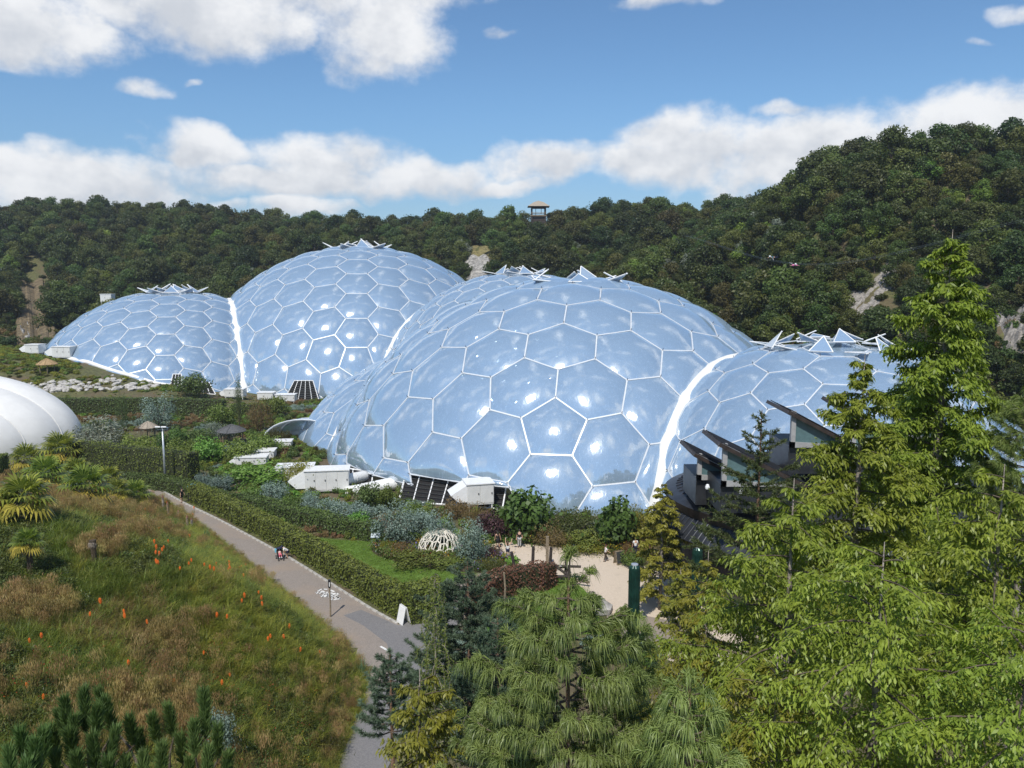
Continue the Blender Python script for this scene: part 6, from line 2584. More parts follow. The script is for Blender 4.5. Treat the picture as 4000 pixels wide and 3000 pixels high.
rf.add([(-4.4, -4.4, 8.7), (4.4, -4.4, 8.7), (4.4, 4.4, 8.7), (-4.4, 4.4, 8.7), (-2, -2, 10.4), (2, -2, 10.4), (2, 2, 10.4), (-2, 2, 10.4), (0, 0, 11.2)],
       [(3, 2, 1, 0), (0, 1, 5, 4), (1, 2, 6, 5), (2, 3, 7, 6), (3, 0, 4, 7), (4, 5, 8), (5, 6, 8), (6, 7, 8), (7, 4, 8)])
rf.build('roof', M_shingle, tower)
tag(tower, 'dark timber lookout tower with hipped roof on the skyline', 'tower')
sg = at(1061, 507, 335)
sgr = empty('orange_sign', (sg[0], sg[1], sg[2] - 1))
M_orange = flat('orange_board', (0.62, 0.20, 0.08), .6)
MB().box((0, 0, 2.2), (1.3, .12, 2.2)).build('board', M_orange, sgr)
for x in (-.5, .5):
    MB().box((x, .1, .6), (.12, .12, 2.4)).build('post', M_wood, sgr)
tag(sgr, 'small orange board by the fence left of the lookout tower', 'sign')
fn_ = empty('rail_fence', (sg[0], sg[1] - 1, sg[2] - 1))
for k in range(6):
    MB().box((-6 + k * 2.4, 0, .6), (.18, .18, 1.8)).build('post', M_wood, fn_)
for z in (.7, 1.3):
    MB().box((0, -.1, z), (12.4, .1, .16)).build('rail', M_wood, fn_)
tag(fn_, 'wooden rail fence at the top of the grass chute', 'fence')


def crag(name, pxa, pya, pxb, pyb, y0, y1, label, mat, seed, relief=1.0, nx_=24, ny_=20, lean=0.0, cat='rock', lift=.5, group='rock faces on the hills'):
    """broken ground laid on the terrain inside a picture window, ragged at its rim"""
    rr = np.random.default_rng(seed)
    V = []
    ph = rr.random((8, 4)) * 6.28
    for j in range(ny_):
        for i in range(nx_):
            u, v = i / (nx_ - 1), j / (ny_ - 1)
            p = drop(pxa + (pxb - pxa) * u + lean * (v - .5), pyb + (pya - pyb) * v, y0, y1)
            e = min(u, 1 - u, v, 1 - v) * 2
            rag = .30 + .22 * sum(math.sin(u * (4 + 3 * k) + ph[k, 0]) * math.sin(v * (5 + 3 * k) + ph[k, 1]) for k in range(4))
            m = float(np.clip((e - rag * .8) / .25, -1, 1))
            d = sum(math.sin(u * (6 + 7 * k) + ph[k, 2]) * math.sin(v * (6 + 6 * k) + ph[k, 3]) / (k + 1.2) for k in range(8)) + rr.normal() * .35
            V.append(p + np.array([0, -.35, .94]) * ((lift + .5 * d * relief) * max(m, 0) + 2.2 * min(m, 0)) + np.array([0, 0, -.15]))
    F = [(j * nx_ + i, j * nx_ + i + 1, (j + 1) * nx_ + i + 1, (j + 1) * nx_ + i) for j in range(ny_ - 1) for i in range(nx_ - 1)]
    V = np.array(V)
    o = V.mean(0)
    return tag(mk(name, V - o, F, mat, loc=o), label, cat, group)


M_scree = flat('grey_scree', (0.26, 0.24, 0.215), .95, 0, .4, 2, bump=.9, bscale=5)
M_drygrass = flat('dry_grass_slope', (0.19, 0.165, 0.07), .95, 0, .4, .8, bump=.8, bscale=2)
M_earth = flat('bare_earth', (0.15, 0.115, 0.065), .95, 0, .45, .7, bump=.9, bscale=2)
crag('rock_face', 960, 545, 1090, 640, 240, 330, 'grey rock face behind the far domes below the grass chute', M_rock, 3, 2.2, lift=1.6)
crag('rock_face', 40, 680, 105, 755, 195, 260, 'grey boulder face at the left end of the far dome', M_rock, 5, 2.0, lift=1.6)
crag('scree_chute', 1800, 545, 1935, 740, 125, 200, 'pale grey scree chute on the right hill', M_scree, 7, .8, 34, 34, lean=70)
crag('rock_face', 2120, 620, 2270, 830, 100, 170, 'broken pinkish rocks at the right picture edge', M_scree, 9, 2.0, lift=1.0)
crag('earth_chute', 25, 530, 125, 740, 205, 300, 'bare earth chute on the left wooded hill', M_earth, 11, .6, 24, 30, lean=-40, cat='slope', group='chutes')
crag('grass_chute', 995, 490, 1080, 585, 270, 350, 'dry grass chute below the orange board', M_drygrass, 13, .6, lean=30, cat='slope', group='chutes')

# ------------------------------------------------------------------ rock garden, stakes, huts
bo = []
for k in range(5):
    rr = np.random.default_rng(70 + k)
    V, F = [], []
    for j in range(6):
        for i in range(8):
            a, b = 2 * math.pi * i / 8, math.pi * j / 5
            q = np.array([math.cos(a) * math.sin(b), math.sin(a) * math.sin(b), math.cos(b) * .7]) * (1 + rr.normal() * .14)
            V.append(q)
    for j in range(5):
        for i in range(8):
            F.append((j * 8 + i, (j + 1) * 8 + i, (j + 1) * 8 + (i + 1) % 8, j * 8 + (i + 1) % 8))
    bo.append(mk('boulder', V, F, M_palerock, link=False))
rr = random.Random(5)
for k in range(150):
    px = rr.uniform(20, 345)
    t = (px - 20) / 325
    py = (848 - 6 * t) - rr.random() ** 1.3 * (20 + 14 * math.sin(math.pi * min(1, max(0, (px - 200) / 140))))
    g = drop(px, py, 150, 190)
    o = bo[k % 5].copy()
    COL.objects.link(o)
    s = rr.uniform(.3, .85)
    o.location = (g[0], g[1], g[2] + s * .2)
    o.scale = (s * rr.uniform(.8, 1.6), s, s * rr.uniform(.7, 1.1))
    o.rotation_euler = (rr.uniform(-.3, .3), rr.uniform(-.3, .3), rr.random() * 6)
    tag(o, 'pale boulder in the rock garden below the left far dome', 'boulder', 'pale boulders of the rock garden')
for k, (px, py, h) in enumerate([(256, 884, 12), (263, 884, 9), (283, 876, 9), (322, 878, 12), (336, 882, 12), (350, 884, 9), (357, 886, 8), (383, 880, 14), (394, 878, 12), (425, 884, 14), (446, 882, 13), (466, 884, 12)]):
    g = drop(px, py, 120, 190)
    hh = h * g[1] / 1720
    o = MB().tube([(0, 0, -.4), (.03, 0, hh * .5), (0, .02, hh)], [.13, .12, .11], 6).build('wooden_stake', M_wood)
    o.location = tuple(g)
    tag(o, 'pale wooden stake on the mown bank above the dark hedge', 'stake', 'stakes on the mown bank')


def roof_hut(name, px, py, Y, r0, h, mat, label, posts=True, n=10, wall=1.7):
    q = at(px, py, Y)
    z = gz(q[0], q[1])
    root = empty(name, (q[0], q[1], z))
    if posts:
        for i in range(6):
            a = i * math.pi / 3
            MB().tube([(math.cos(a) * r0 * .75, math.sin(a) * r0 * .75, -.3), (math.cos(a) * r0 * .75, math.sin(a) * r0 * .75, wall)], .09, 6).build('post', M_wood, root)
    MB().lathe([(r0, wall - .1), (r0 * 1.02, wall), (r0 * .55, wall + h * .55), (.08, wall + h)], n).build('roof', mat, root)
    for i in range(n):
        a = 2 * math.pi * i / n
        MB().tube([(math.cos(a) * r0 * 1.02, math.sin(a) * r0 * 1.02, wall + .03), (math.cos(a) * r0 * .55, math.sin(a) * r0 * .55, wall + h * .55 + .03), (0, 0, wall + h + .05)], .06, 4).build('roof_rib', mat, root)
    return tag(root, label, 'hut')


M_thatch = flat('straw_thatch', (0.36, 0.25, 0.13), .95, 0, .35, 5, bump=.5, bscale=12)
roof_hut('thatched_hut', 105, 832, 172, 2.1, 1.2, M_thatch, 'small thatched hut in the meadow below the left far dome')
roof_hut('round_thatch_shelter', 322, 962, 128, 1.5, .9, M_shingle, 'round grey thatched shelter beside the blue spruce', wall=1.9)
roof_hut('dark_pavilion', 502, 968, 124, 2.3, 1.0, flat('dark_slate', (0.10, 0.10, 0.10), .7, 0, .3, 5), 'dark many sided pavilion roof in the middle garden', n=8, wall=2.0)

# ------------------------------------------------------------------ lamp post
q = on_z(358, 1048)
lp = empty('lamp_post', tuple(q))
M_pole = flat('galvanised_pole', (0.50, 0.53, 0.56), .4, .5)
MB().tube([(0, 0, 0), (0, 0, 7.2)], [.15, .10], 10).build('pole', M_pole, lp, smooth=True)
MB().box((0, 0, .15), (.4, .4, .3)).build('base_plate', M_pole, lp)
MB().box((0, 0, 7.2), (1.3, .10, .10)).build('crossbar', M_pole, lp)
for x in (-.38, .38):
    hd = MB().box((x, -.15, 7.45), (.62, .75, .14), Matrix.Rotation(R_(-22), 3, 'X')).build('floodlight', M_white, lp)
    MB().box((x, -.15, 7.37), (.52, .62, .04), Matrix.Rotation(R_(-22), 3, 'X')).build('lens', M_glass, hd)
tag(lp, 'tall grey lamp post with two floodlights beside the path bend', 'lamp post')

# ------------------------------------------------------------------ posts, poles and boards
M_redwood = flat('red_topped_wood', (0.20, 0.10, 0.07), .85, 0, .4, 6)
posts = [(322, 1088, 27), (336, 1092, 16), (353, 1104, 35), (364, 1120, 36), (387, 1128, 26), (406, 1146, 34), (415, 1146, 28)]
for k, (px, py, h) in enumerate(posts):
    g = drop(px, py)
    hh = h * g[1] / 1720 * 1.03
    rr = random.Random(k)
    root = empty('wooden_post', tuple(g), rr.random() * 6)
    MB().tube([(0, 0, -.5), (rr.uniform(-.05, .05), 0, hh * .5), (rr.uniform(-.06, .06), .02, hh * .86)], [.14, .13, .11], 7).build('shaft', M_wood if k % 2 else M_barkgrey, root)
    MB().tube([(0, .01, hh * .84), (.02, .02, hh)], [.12, .05], 7).build('carved_tip', M_redwood, root)
    if k in (1, 4):
        MB().tube([(0, 0, hh * .7), (.28, 0, hh * .8)], [.05, .03], 5).build('side_branch', M_wood, root)
    tag(root, 'carved wooden post, ' + ['first and farthest', 'second and shortest', 'third and thickest', 'fourth', 'fifth, forked', 'sixth, pale based', 'last and nearest'][k] + ' of the row along the path', 'post', 'carved posts beside the path')
g = drop(714, 1334)
root = empty('marker_post', tuple(g))
MB().tube([(0, 0, -.4), (.02, 0, 1.3), (0, 0, 2.55)], [.07, .06, .055], 7).build('shaft', M_wood, root)
MB().box((0, 0, 2.72), (.17, .17, .62)).build('dark_sleeve', M_dark, root)
MB().box((.02, -.09, 2.68), (.06, .02, .34)).build('white_stripe', M_white, root)
tag(root, 'thin wooden marker post with black sleeve beside the path lettering', 'post')
g = on_z(1090, 1312)
root = empty('bare_stake', (g[0], g[1], 0))
MB().tube([(0, 0, -.3), (.05, 0, 1.6), (-.04, 0, 2.9)], [.10, .085, .07], 7).build('shaft', M_wood, root)
tag(root, 'pale bare stake in the turf before the copper hedge', 'post')
g = on_z(1182, 1228)
root = empty('squared_post', (g[0], g[1], 0))
MB().box((0, 0, 1.5), (.26, .26, 3.0)).build('shaft', M_wood, root)
tag(root, 'squared wooden post at the end of the copper hedge', 'post')
M_green = flat('dark_green_gloss', (0.012, 0.045, 0.034), .25, .2, .3, 3)


def green_pole(px, py, Y, rad, label):
    t = at(px, py, Y)
    z0 = gz(t[0], t[1])
    h = t[2] - z0
    root = empty('green_pole', (t[0], t[1], z0))
    n = 16
    V, F = [], []
    prof = [(1.0, -.4), (1.0, h - .35), (.92, h - .12), (.62, h)]
    for k, (s, z) in enumerate(prof):
        for i in range(2 * n):
            a = math.pi * i / n
            rr_ = rad * s * (1.0 if i % 2 else .93)
            V.append((math.cos(a) * rr_, math.sin(a) * rr_, z))
    for k in range(3):
        for i in range(2 * n):
            F.append((k * 2 * n + i, k * 2 * n + (i + 1) % (2 * n), (k + 1) * 2 * n + (i + 1) % (2 * n), (k + 1) * 2 * n + i))
    mk('fluted_shaft', V, F, M_green, root)
    MB().lathe([(rad * .62, h), (rad * .6, h + .05), (.02, h + .07)], 16).build('pale_cap', M_pole, root)
    return tag(root, label, 'pole', 'dark green fluted poles')


green_pole(1371, 1220, 38, .29, 'thick dark green fluted pole in front of the sandy plaza')
green_pole(1507, 1182, 44, .30, 'second dark green pole half hidden by the yellowish conifers')


def a_board(px, py, w, h, lean, rz, mat, frame, label):
    g = on_z(px, py)
    root = empty('sandwich_board', (g[0], g[1], .03), rz)
    for sg_ in (-1, 1):
        rt = Matrix.Rotation(sg_ * lean, 3, 'X')
        yc = sg_ * (h / 2 * math.sin(lean) + .04)
        f = MB().box((0, yc, h / 2 * math.cos(lean)), (w, .05, h), rt).build('leaf_frame', frame, root)
        MB().box(Vector((0, yc, h / 2 * math.cos(lean))) + rt @ Vector((0, sg_ * .035, .04)), (w - .12, .02, h - .2), rt).build('panel', mat, f)
    return tag(root, label, 'sign board')


a_board(1337, 1218, .85, 1.25, R_(13), R_(25), flat('blackboard', (0.035, 0.037, 0.04), .7), M_wood, 'black standing board at the plaza edge')
a_board(872, 1345, .95, 1.35, R_(13), R_(-55), M_white, M_white, 'white standing board at the end of the long hedge')

# info panel in the flower bed
g = on_z(812, 1180)
root = empty('info_panel', (g[0], g[1], .04))
MB().box((0, 0, .5), (.08, .08, 1.0)).build('post', M_dark, root)
MB().box((0, 0, 1.05), (.9, .55, .05), Matrix.Rotation(R_(35), 3, 'X')).build('panel', flat('pale_panel', (0.45, 0.5, 0.52), .4), root)
tag(root, 'slanted info panel at the left of the flower bed', 'sign')

# ------------------------------------------------------------------ white lattice sculpture
g = on_z(950, 1192)
root = empty('lattice_sculpture', (g[0], g[1], 0))
M_bone = flat('bleached_willow', (0.66, 0.62, 0.53), .7, 0, .1, 4)
Rl, Hl = 2.05, 2.15
cells = []
mbl = MB()
for nrm, ring in goldberg(3):
    if nrm[2] < -.05:
        continue
    k = len(ring)
    for i in range(k):
        a, b = ring[i], ring[(i + 1) % k]
        if min(a[2], b[2]) < -.12:
            continue
        key = tuple(sorted((tuple(np.round(a, 2)), tuple(np.round(b, 2)))))
        if key in cells:
            continue
        cells.append(key)
        P = []
        for s in np.linspace(0, 1, 4):
            q = a + (b - a) * s
            q = q / np.linalg.norm(q)
            P.append((q[0] * Rl, q[1] * Rl, max(0, q[2] * Hl + .05)))
        mbl.tube(P, .075, 6)
        for s in (.5,):
            pass
mbl.build('lattice', M_bone, root, smooth=True)
for i in range(26):
    a = i * 2 * math.pi / 26
    P = [(math.cos(a + .5 * t) * Rl * math.cos(t * 1.45) * 1.01, math.sin(a + .5 * t) * Rl * math.cos(t * 1.45) * 1.01, Hl * math.sin(t * 1.45) + .02) for t in np.linspace(0, .95, 7)]
    MB().tube(P, .05, 5).build('rib', M_bone, root, smooth=True)
tag(root, 'white bone-like lattice dome sculpture in the flower bed', 'sculpture')

# ------------------------------------------------------------------ log climbing frame and boulder
g = on_z(1165, 1258)
root = empty('log_climbing_frame', (g[0], g[1], 0))
rr = random.Random(3)
for x, y, h, dx in ((-1.9, .4, 2.6, -.5), (-.6, .9, 2.9, .1), (.9, 1.0, 2.8, .15), (2.3, .8, 2.2, .1), (-1.2, -1.0, 1.6, .2), (2.6, -.6, 1.5, -.1)):
    MB().tube([(x, y, -.2), (x + dx, y, h)], [.16, .13], 8).build('upright_log', M_darkwood, root)
for a, b in (((-2.0, .4, .9), (2.4, .8, 1.1)), ((-1.4, -.9, .6), (2.6, -.6, .8)), ((-2.2, .5, .4), (-.9, -1.0, .9)), ((.9, 1.0, 1.5), (2.6, -.5, .7)), ((.3, .8, 1.2), (3.6, .3, 1.3)), ((1.8, -.3, .5), (4.2, -1.2, .5))):
    MB().tube([a, b], [.13, .11], 8).build('cross_log', M_wood if rr.random() < .4 else M_darkwood, root)
tag(root, 'dark log climbing frame between copper hedge and plaza', 'climbing frame')
crag_o = mk('grey_boulder', np.array(bo[1].data.vertices[0].co)[None].repeat(0, 0) if False else [tuple(v.co) for v in bo[1].data.vertices], [tuple(p.vertices) for p in bo[1].data.polygons], M_rock)
g = on_z(1295, 1320)
crag_o.location = (g[0], g[1], .3)
crag_o.scale = (1.0, 1.3, 1.0)
tag(crag_o, 'grey boulder at the rim of the sandy plaza', 'boulder')
tf2 = sheet('turf_mound', [(q[0], q[1]) for q in turf2], .012, M_lawn)
tag(tf2, kind='structure')

# ------------------------------------------------------------------ people
M_skin = flat('skin', (0.52, 0.32, 0.22), .55, 0, .06)
M_hairb = flat('dark_hair', (0.02, 0.014, 0.01), .5)
M_hairbr = flat('brown_hair', (0.07, 0.04, 0.02), .5)
CL = {k: flat('cloth_' + k, c, .85, 0, .12, 8) for k, c in dict(black=(.015, .015, .017), white=(.75, .75, .73), navy=(.02, .025, .06), grey=(.42, .42, .42), pink=(.70, .16, .22), blue=(.20, .55, .72), teal=(.03, .16, .22), brown=(.07, .05, .035), hot=(.75, .20, .40), palepink=(.75, .5, .5)).items()}


def skin_mesh(name, nodes, edges, mat, parent, rootn):
    """nodes: {key: (pos, radius)} grown with a Skin modifier into one continuous surface"""
    keys = list(nodes)
    idx = {k: i for i, k in enumerate(keys)}
    me = bpy.data.meshes.new(name)
    me.from_pydata([nodes[k][0] for k in keys], [(idx[a], idx[b]) for a, b in edges], [])
    me.materials.append(mat)
    o = bpy.data.objects.new(name, me)
    COL.objects.link(o)
    o.parent = parent
    md = o.modifiers.new('skin', 'SKIN')
    md.use_smooth_shade = True
    sv = me.skin_vertices
    if not sv:
        bm_ = __import__('bmesh').new()
        bm_.from_mesh(me)
        bm_.verts.layers.skin.verify()
        bm_.to_mesh(me)
        bm_.free()
        sv = me.skin_vertices
    for k in keys:
        r0 = nodes[k][1]
        sv[0].data[idx[k]].radius = (r0, r0) if not isinstance(r0, tuple) else r0
        sv[0].data[idx[k]].use_root = (k == rootn)
    s = o.modifiers.new('sub', 'SUBSURF')
    s.levels = 1
    s.render_levels = 1
    return o


def person(loc, H, rz, label, top, bottom, legs='trousers', hair=M_hairb, long_hair=False, cap=None, stride=.0, bend=0.0, armL=(-.1, -1.3), armR=(.1, -1.3), elbow=(.0, .0), sleeves=True, dress=False, knee=0.0, prone=False, group='people in the garden'):
    """arm = (forward, down) direction of the whole arm; bend leans the trunk forward; forward is local -Y"""
    s = H / 1.75
    root = empty('person', loc, rz)

    def S(x, y, z):
        return (x * s, y * s, z * s)
    hz = .93 - knee * .42
    ca, sa = math.cos(bend), math.sin(bend)

    def T(x, y, z):      # trunk frame, bends about the hip
        z -= .95
        return S(x, y * ca - z * sa, hz + .02 + z * ca + y * sa)
    N, E = {}, []
    N['hip'] = (T(0, 0, .95), .125 * s)
    N['waist'] = (T(0, 0, 1.12), .115 * s)
    N['chest'] = (T(0, 0, 1.33), (.15 * s, .11 * s))
    N['neck'] = (T(0, .0, 1.49), .052 * s)
    N['chin'] = (T(0, -.02, 1.57), .068 * s)
    N['head'] = (T(0, -.015, 1.66), .088 * s)
    N['crown'] = (T(0, -.005, 1.73), .06 * s)
    E += [('hip', 'waist'), ('waist', 'chest'), ('chest', 'neck'), ('neck', 'chin'), ('chin', 'head'), ('head', 'crown')]
    N['nose'] = (T(0, -.108, 1.635), .012 * s)
    E.append(('head', 'nose'))
    for sd, nm, arm, el in ((-1, 'l', armL, elbow[0]), (1, 'r', armR, elbow[1])):
        N['sh' + nm] = (T(.19 * sd, 0, 1.42), .058 * s)
        E.append(('chest', 'sh' + nm))
        sh = Vector((.19 * sd, 0, 1.42))
        d = Vector((.28 * sd, -arm[0], arm[1])).normalized()
        e = sh + d * .29
        d2 = Vector((d.x * (1 - abs(el)) - sd * .12 * abs(el), d.y - abs(el) * .5, d.z + el * 1.6)).normalized()
        w = e + d2 * .25
        N['el' + nm] = (T(*e), .042 * s)
        N['wr' + nm] = (T(*w), .030 * s)
        N['pa' + nm] = (T(*(w + d2 * .075)), .036 * s)
        E += [('sh' + nm, 'el' + nm), ('el' + nm, 'wr' + nm), ('wr' + nm, 'pa' + nm)]
        side = d2.cross(Vector((0, 0, 1)))
        side = side.normalized() if side.length > .05 else Vector((1, 0, 0))
        for fi in range(4):
            tip = w + d2 * (.155 + .012 * (1 - abs(fi - 1.4))) + side * (fi - 1.5) * .022
            N['f%d%s' % (fi, nm)] = (T(*tip), .009 * s)
            E.append(('pa' + nm, 'f%d%s' % (fi, nm)))
        N['th' + nm] = (T(*(w + d2 * .09 - side * .06)), .010 * s)
        E.append(('wr' + nm, 'th' + nm))
        st = stride * sd
        N['hp' + nm] = (S(.095 * sd, 0, hz - .04), .09 * s)
        N['kn' + nm] = (S(.10 * sd, -st * .5 - knee * .32, .50 - knee * .10), .058 * s)
        N['an' + nm] = (S(.10 * sd, -st + (.03 if st < 0 else 0) + knee * .02, .09), .040 * s)
        N['to' + nm] = (S(.11 * sd, -st - .15, .035), .034 * s)
        E += [('hip', 'hp' + nm), ('hp' + nm, 'kn' + nm), ('kn' + nm, 'an' + nm), ('an' + nm, 'to' + nm)]
    skin_mesh('body', N, E, M_skin, root, 'hip')

    def sub(keys, grow, edges):
        out = {}
        for k in keys:
            r0 = N[k][1]
            r1 = tuple(q + grow * s for q in r0) if isinstance(r0, tuple) else r0 + grow * s
            out[k] = (N[k][0], r1)
        return out
    mid = lambda a, b, t: tuple(N[a][0][i] + (N[b][0][i] - N[a][0][i]) * t for i in range(3))
    ks = ['hip', 'waist', 'chest', 'shl', 'shr']
    sh_n = sub(ks, .022, None)
    es = [('hip', 'waist'), ('waist', 'chest'), ('chest', 'shl'), ('chest', 'shr')]
    if sleeves:
        for nm in 'lr':
            sh_n['sl' + nm] = (mid('sh' + nm, 'el' + nm, .75), .062 * s)
            es.append(('sh' + nm, 'sl' + nm))
    skin_mesh('shirt' if not dress else 'dress_top', sh_n, es, top, root, 'waist')
    lk_ = sub(['hip', 'hpl', 'hpr'], .03, None)
    el_ = [('hip', 'hpl'), ('hip', 'hpr')]
    for nm in 'lr':
        if legs == 'trousers':
            lk_['kn' + nm] = (N['kn' + nm][0], .078 * s)
            lk_['an' + nm] = (mid('kn' + nm, 'an' + nm, .93), .062 * s)
            el_ += [('hp' + nm, 'kn' + nm), ('kn' + nm, 'an' + nm)]
        elif legs == 'shorts':
            lk_['kn' + nm] = (mid('hp' + nm, 'kn' + nm, .85), .095 * s)
            el_ += [('hp' + nm, 'kn' + nm)]
    if legs == 'skirt':
        mb_ = MB()
        mb_.lathe([(.15 * s, 1.0 * s), (.19 * s, .9 * s), (.24 * s, .56 * s)], 14).build('skirt', bottom, root, smooth=True)
    else:
        skin_mesh('trousers' if legs == 'trousers' else 'shorts', lk_, el_, bottom, root, 'hip')
    for nm in 'lr':
        a, t = N['an' + nm][0], N['to' + nm][0]
        MB().tube([(a[0], a[1] + .05 * s, .035 * s), (a[0], a[1], .05 * s), (t[0], t[1], .035 * s), (t[0], t[1] - .05 * s, .03 * s)], [.035 * s, .05 * s, .045 * s, .02 * s], 8).build('shoe', CL['black'] if cap is None else CL['black'], root)
    hc = Vector(N['head'][0])
    hd = MB()
    V, F = [], []
    m, n = 8, 12
    for j in range(m):
        for i in range(n):
            a, b = 2 * math.pi * i / n, math.pi * .62 * j / (m - 1)
            front = max(0, -math.sin(a)) * (b > 1.0)
            rr_ = .112 * s * (1 - .35 * front)
            V.append(hc + Vector((math.cos(a) * math.sin(b) * rr_, math.sin(a) * math.sin(b) * rr_ + .018 * s, math.cos(b) * rr_ * 1.12 + .012 * s)))
    for j in range(m - 1):
        for i in range(n):
            F.append((j * n + i, (j + 1) * n + i, (j + 1) * n + (i + 1) % n, j * n + (i + 1) % n))
    hd.add(V, F)
    if long_hair:
        hd.tube([hc + Vector((0, .05 * s, 0)), hc + Vector((0, .10 * s, -.16 * s)), hc + Vector((0, .11 * s, -.38 * s))], [.10 * s, .10 * s, .05 * s], 8)
    hd.build('hair' if cap is None else 'cap', hair if cap is None else cap, root, smooth=True)
    if cap is not None:
        MB().box(tuple(hc + Vector((0, -.13 * s, .03 * s))), (.15 * s, .12 * s, .015 * s)).build('cap_peak', cap, root)
    for sd in (-1, 1):
        MB().lathe([(.001, -.010 * s), (.009 * s, 0), (.001, .010 * s)], 6, tuple(hc + Vector((.034 * sd * s, -.083 * s, .0)))).build('eye', M_dark, root)
        MB().lathe([(.004 * s, -.028 * s), (.014 * s, 0), (.004 * s, .028 * s)], 6, tuple(hc + Vector((.092 * sd * s, .0, -.015 * s)))).build('ear', M_skin, root)
    MB().box(tuple(hc + Vector((0, -.080 * s, -.055 * s))), (.045 * s, .012 * s, .010 * s)).build('mouth', CL['palepink'], root)
    return tag(root, label, 'person', group)


def gp3(px, py):
    g = on_z(px, py)
    return (g[0], g[1], .03)


person(gp3(1075, 1184), 1.70, R_(200), 'person in a black dress walking on the plaza', CL['black'], CL['black'], 'skirt', long_hair=True, stride=.22, sleeves=False)
person(gp3(1097, 1206), 1.66, R_(170), 'person in white top and dark shorts taking a photo', CL['white'], CL['navy'], 'shorts', hair=M_hairbr, long_hair=True, armL=(.7, .35), armR=(.7, .55), elbow=(.4, .5), sleeves=False)
person(gp3(1122, 1183), 1.82, R_(185), 'person in black shirt and pale trousers with hands behind back', CL['black'], CL['grey'], 'trousers', armL=(-.25, -1.5), armR=(-.25, -1.5))
person(gp3(1308, 1213), 1.58, R_(100), 'young person in white shirt walking past the black board', CL['white'], CL['brown'], 'trousers', hair=M_hairbr, stride=.18, armL=(.4, -.8), armR=(.5, -.7), elbow=(.3, .3))
person(gp3(393, 1086), 1.76, R_(70), 'person in black with dark cap looking down beside the bin', CL['black'], CL['black'], 'shorts', cap=CL['black'], bend=.14, armL=(.3, -1), armR=(.35, -1))
person(gp3(1372, 1200), 1.70, R_(190), 'person in white half hidden behind the golden bush', CL['white'], CL['navy'], 'trousers', hair=M_hairbr)
person((on_z(1200, 1252)[0], on_z(1200, 1252)[1], .25), 1.35, R_(60), 'child in a light blue shirt and grey cap bending over logs', CL['blue'], CL['navy'], 'shorts', cap=CL['grey'], bend=.95, armL=(.5, -.9), armR=(.5, -.9))
person(gp3(622, 1206), 1.72, R_(-72), 'person in white top and cap crouching beside the pushchair', CL['white'], CL['navy'], 'shorts', cap=CL['navy'], bend=.85, knee=.55, armL=(.7, -.7), armR=(.7, -.7), elbow=(.2, .2))


# pushchair with a small child
g = gp3(605, 1209)
pc = empty('pushchair', g, R_(28))
M_tyre = flat('black_rubber', (0.02, 0.02, 0.02), .7)
for x, y, r0 in ((-.28, .38, .16), (.28, .38, .16), (-.22, -.42, .12), (.22, -.42, .12)):
    w = MB().tube([(x - .03, y, r0), (x + .03, y, r0)], r0, 14).build('wheel', M_tyre, pc)
    MB().tube([(x - .035, y, r0), (x + .035, y, r0)], r0 * .55, 10).build('rim', M_pole, w)
for x in (-.26, .26):
    MB().tube([(x, -.42, .14), (x, -.05, .48), (x, .42, 1.05)], .018, 6).build('frame_tube', M_dark, pc)
    MB().tube([(x, .38, .18), (x, -.05, .48)], .018, 6).build('frame_tube', M_dark, pc)
MB().tube([(-.26, .42, 1.05), (.26, .42, 1.05)], .022, 6).build('handle', M_dark, pc)
MB().prism([(-.24, -.28, .42), (-.24, .12, .46), (-.24, .30, .95), (-.24, .24, .97), (-.24, .06, .52), (-.24, -.28, .48)], (.48, 0, 0)).build('seat', CL['black'], pc)
Vh, Fh = [], []
for j in range(7):
    b = R_(20 + 115 * j / 6)
    for i in range(7):
        x = -.28 + .56 * i / 6
        Vh.append((x, .22 - math.cos(b) * -.0 - math.sin(b) * .02 + (.20 - .46 * j / 6), .88 + .26 * math.sin(b) - .05 * (abs(i - 3) / 3) ** 2))
for j in range(6):
    for i in range(6):
        Fh.append((j * 7 + i, j * 7 + i + 1, (j + 1) * 7 + i + 1, (j + 1) * 7 + i))
mk('hood', Vh, Fh, CL['navy'], pc, smooth=True)
MB().box((0, .2, .28), (.4, .36, .18)).build('basket', CL['black'], pc)
MB().box((-.30, .34, .80), (.14, .22, .34)).build('light_blue_bag', CL['blue'], pc)
tag(pc, 'dark pushchair with raised hood standing on the path', 'pushchair')
kid = empty('person', (g[0], g[1], g[2]), R_(28))
KN = {'hip': ((0, .08, .52), .085), 'chest': ((0, .16, .72), .085), 'neck': ((0, .19, .80), .04), 'head': ((0, .18, .90), .075), 'crown': ((0, .19, .96), .05)}
KE = [('hip', 'chest'), ('chest', 'neck'), ('neck', 'head'), ('head', 'crown')]
for sd, nm in ((-1, 'l'), (1, 'r')):
    KN['sh' + nm] = ((.10 * sd, .15, .75), .035)
    KN['ha' + nm] = ((.11 * sd, -.06, .58), .026)
    KN['kn' + nm] = ((.08 * sd, -.18, .54), .048)
    KN['an' + nm] = ((.09 * sd, -.30, .32), .032)
    KN['to' + nm] = ((.09 * sd, -.38, .30), .028)
    KE += [('chest', 'sh' + nm), ('sh' + nm, 'ha' + nm), ('hip', 'kn' + nm), ('kn' + nm, 'an' + nm), ('an' + nm, 'to' + nm)]
skin_mesh('body', KN, KE, M_skin, kid, 'hip')
skin_mesh('top', {k: (KN[k][0], (KN[k][1] if not isinstance(KN[k][1], tuple) else KN[k][1][0]) + .018) for k in ('hip', 'chest', 'shl', 'shr')}, [('hip', 'chest'), ('chest', 'shl'), ('chest', 'shr')], CL['palepink'], kid, 'hip')
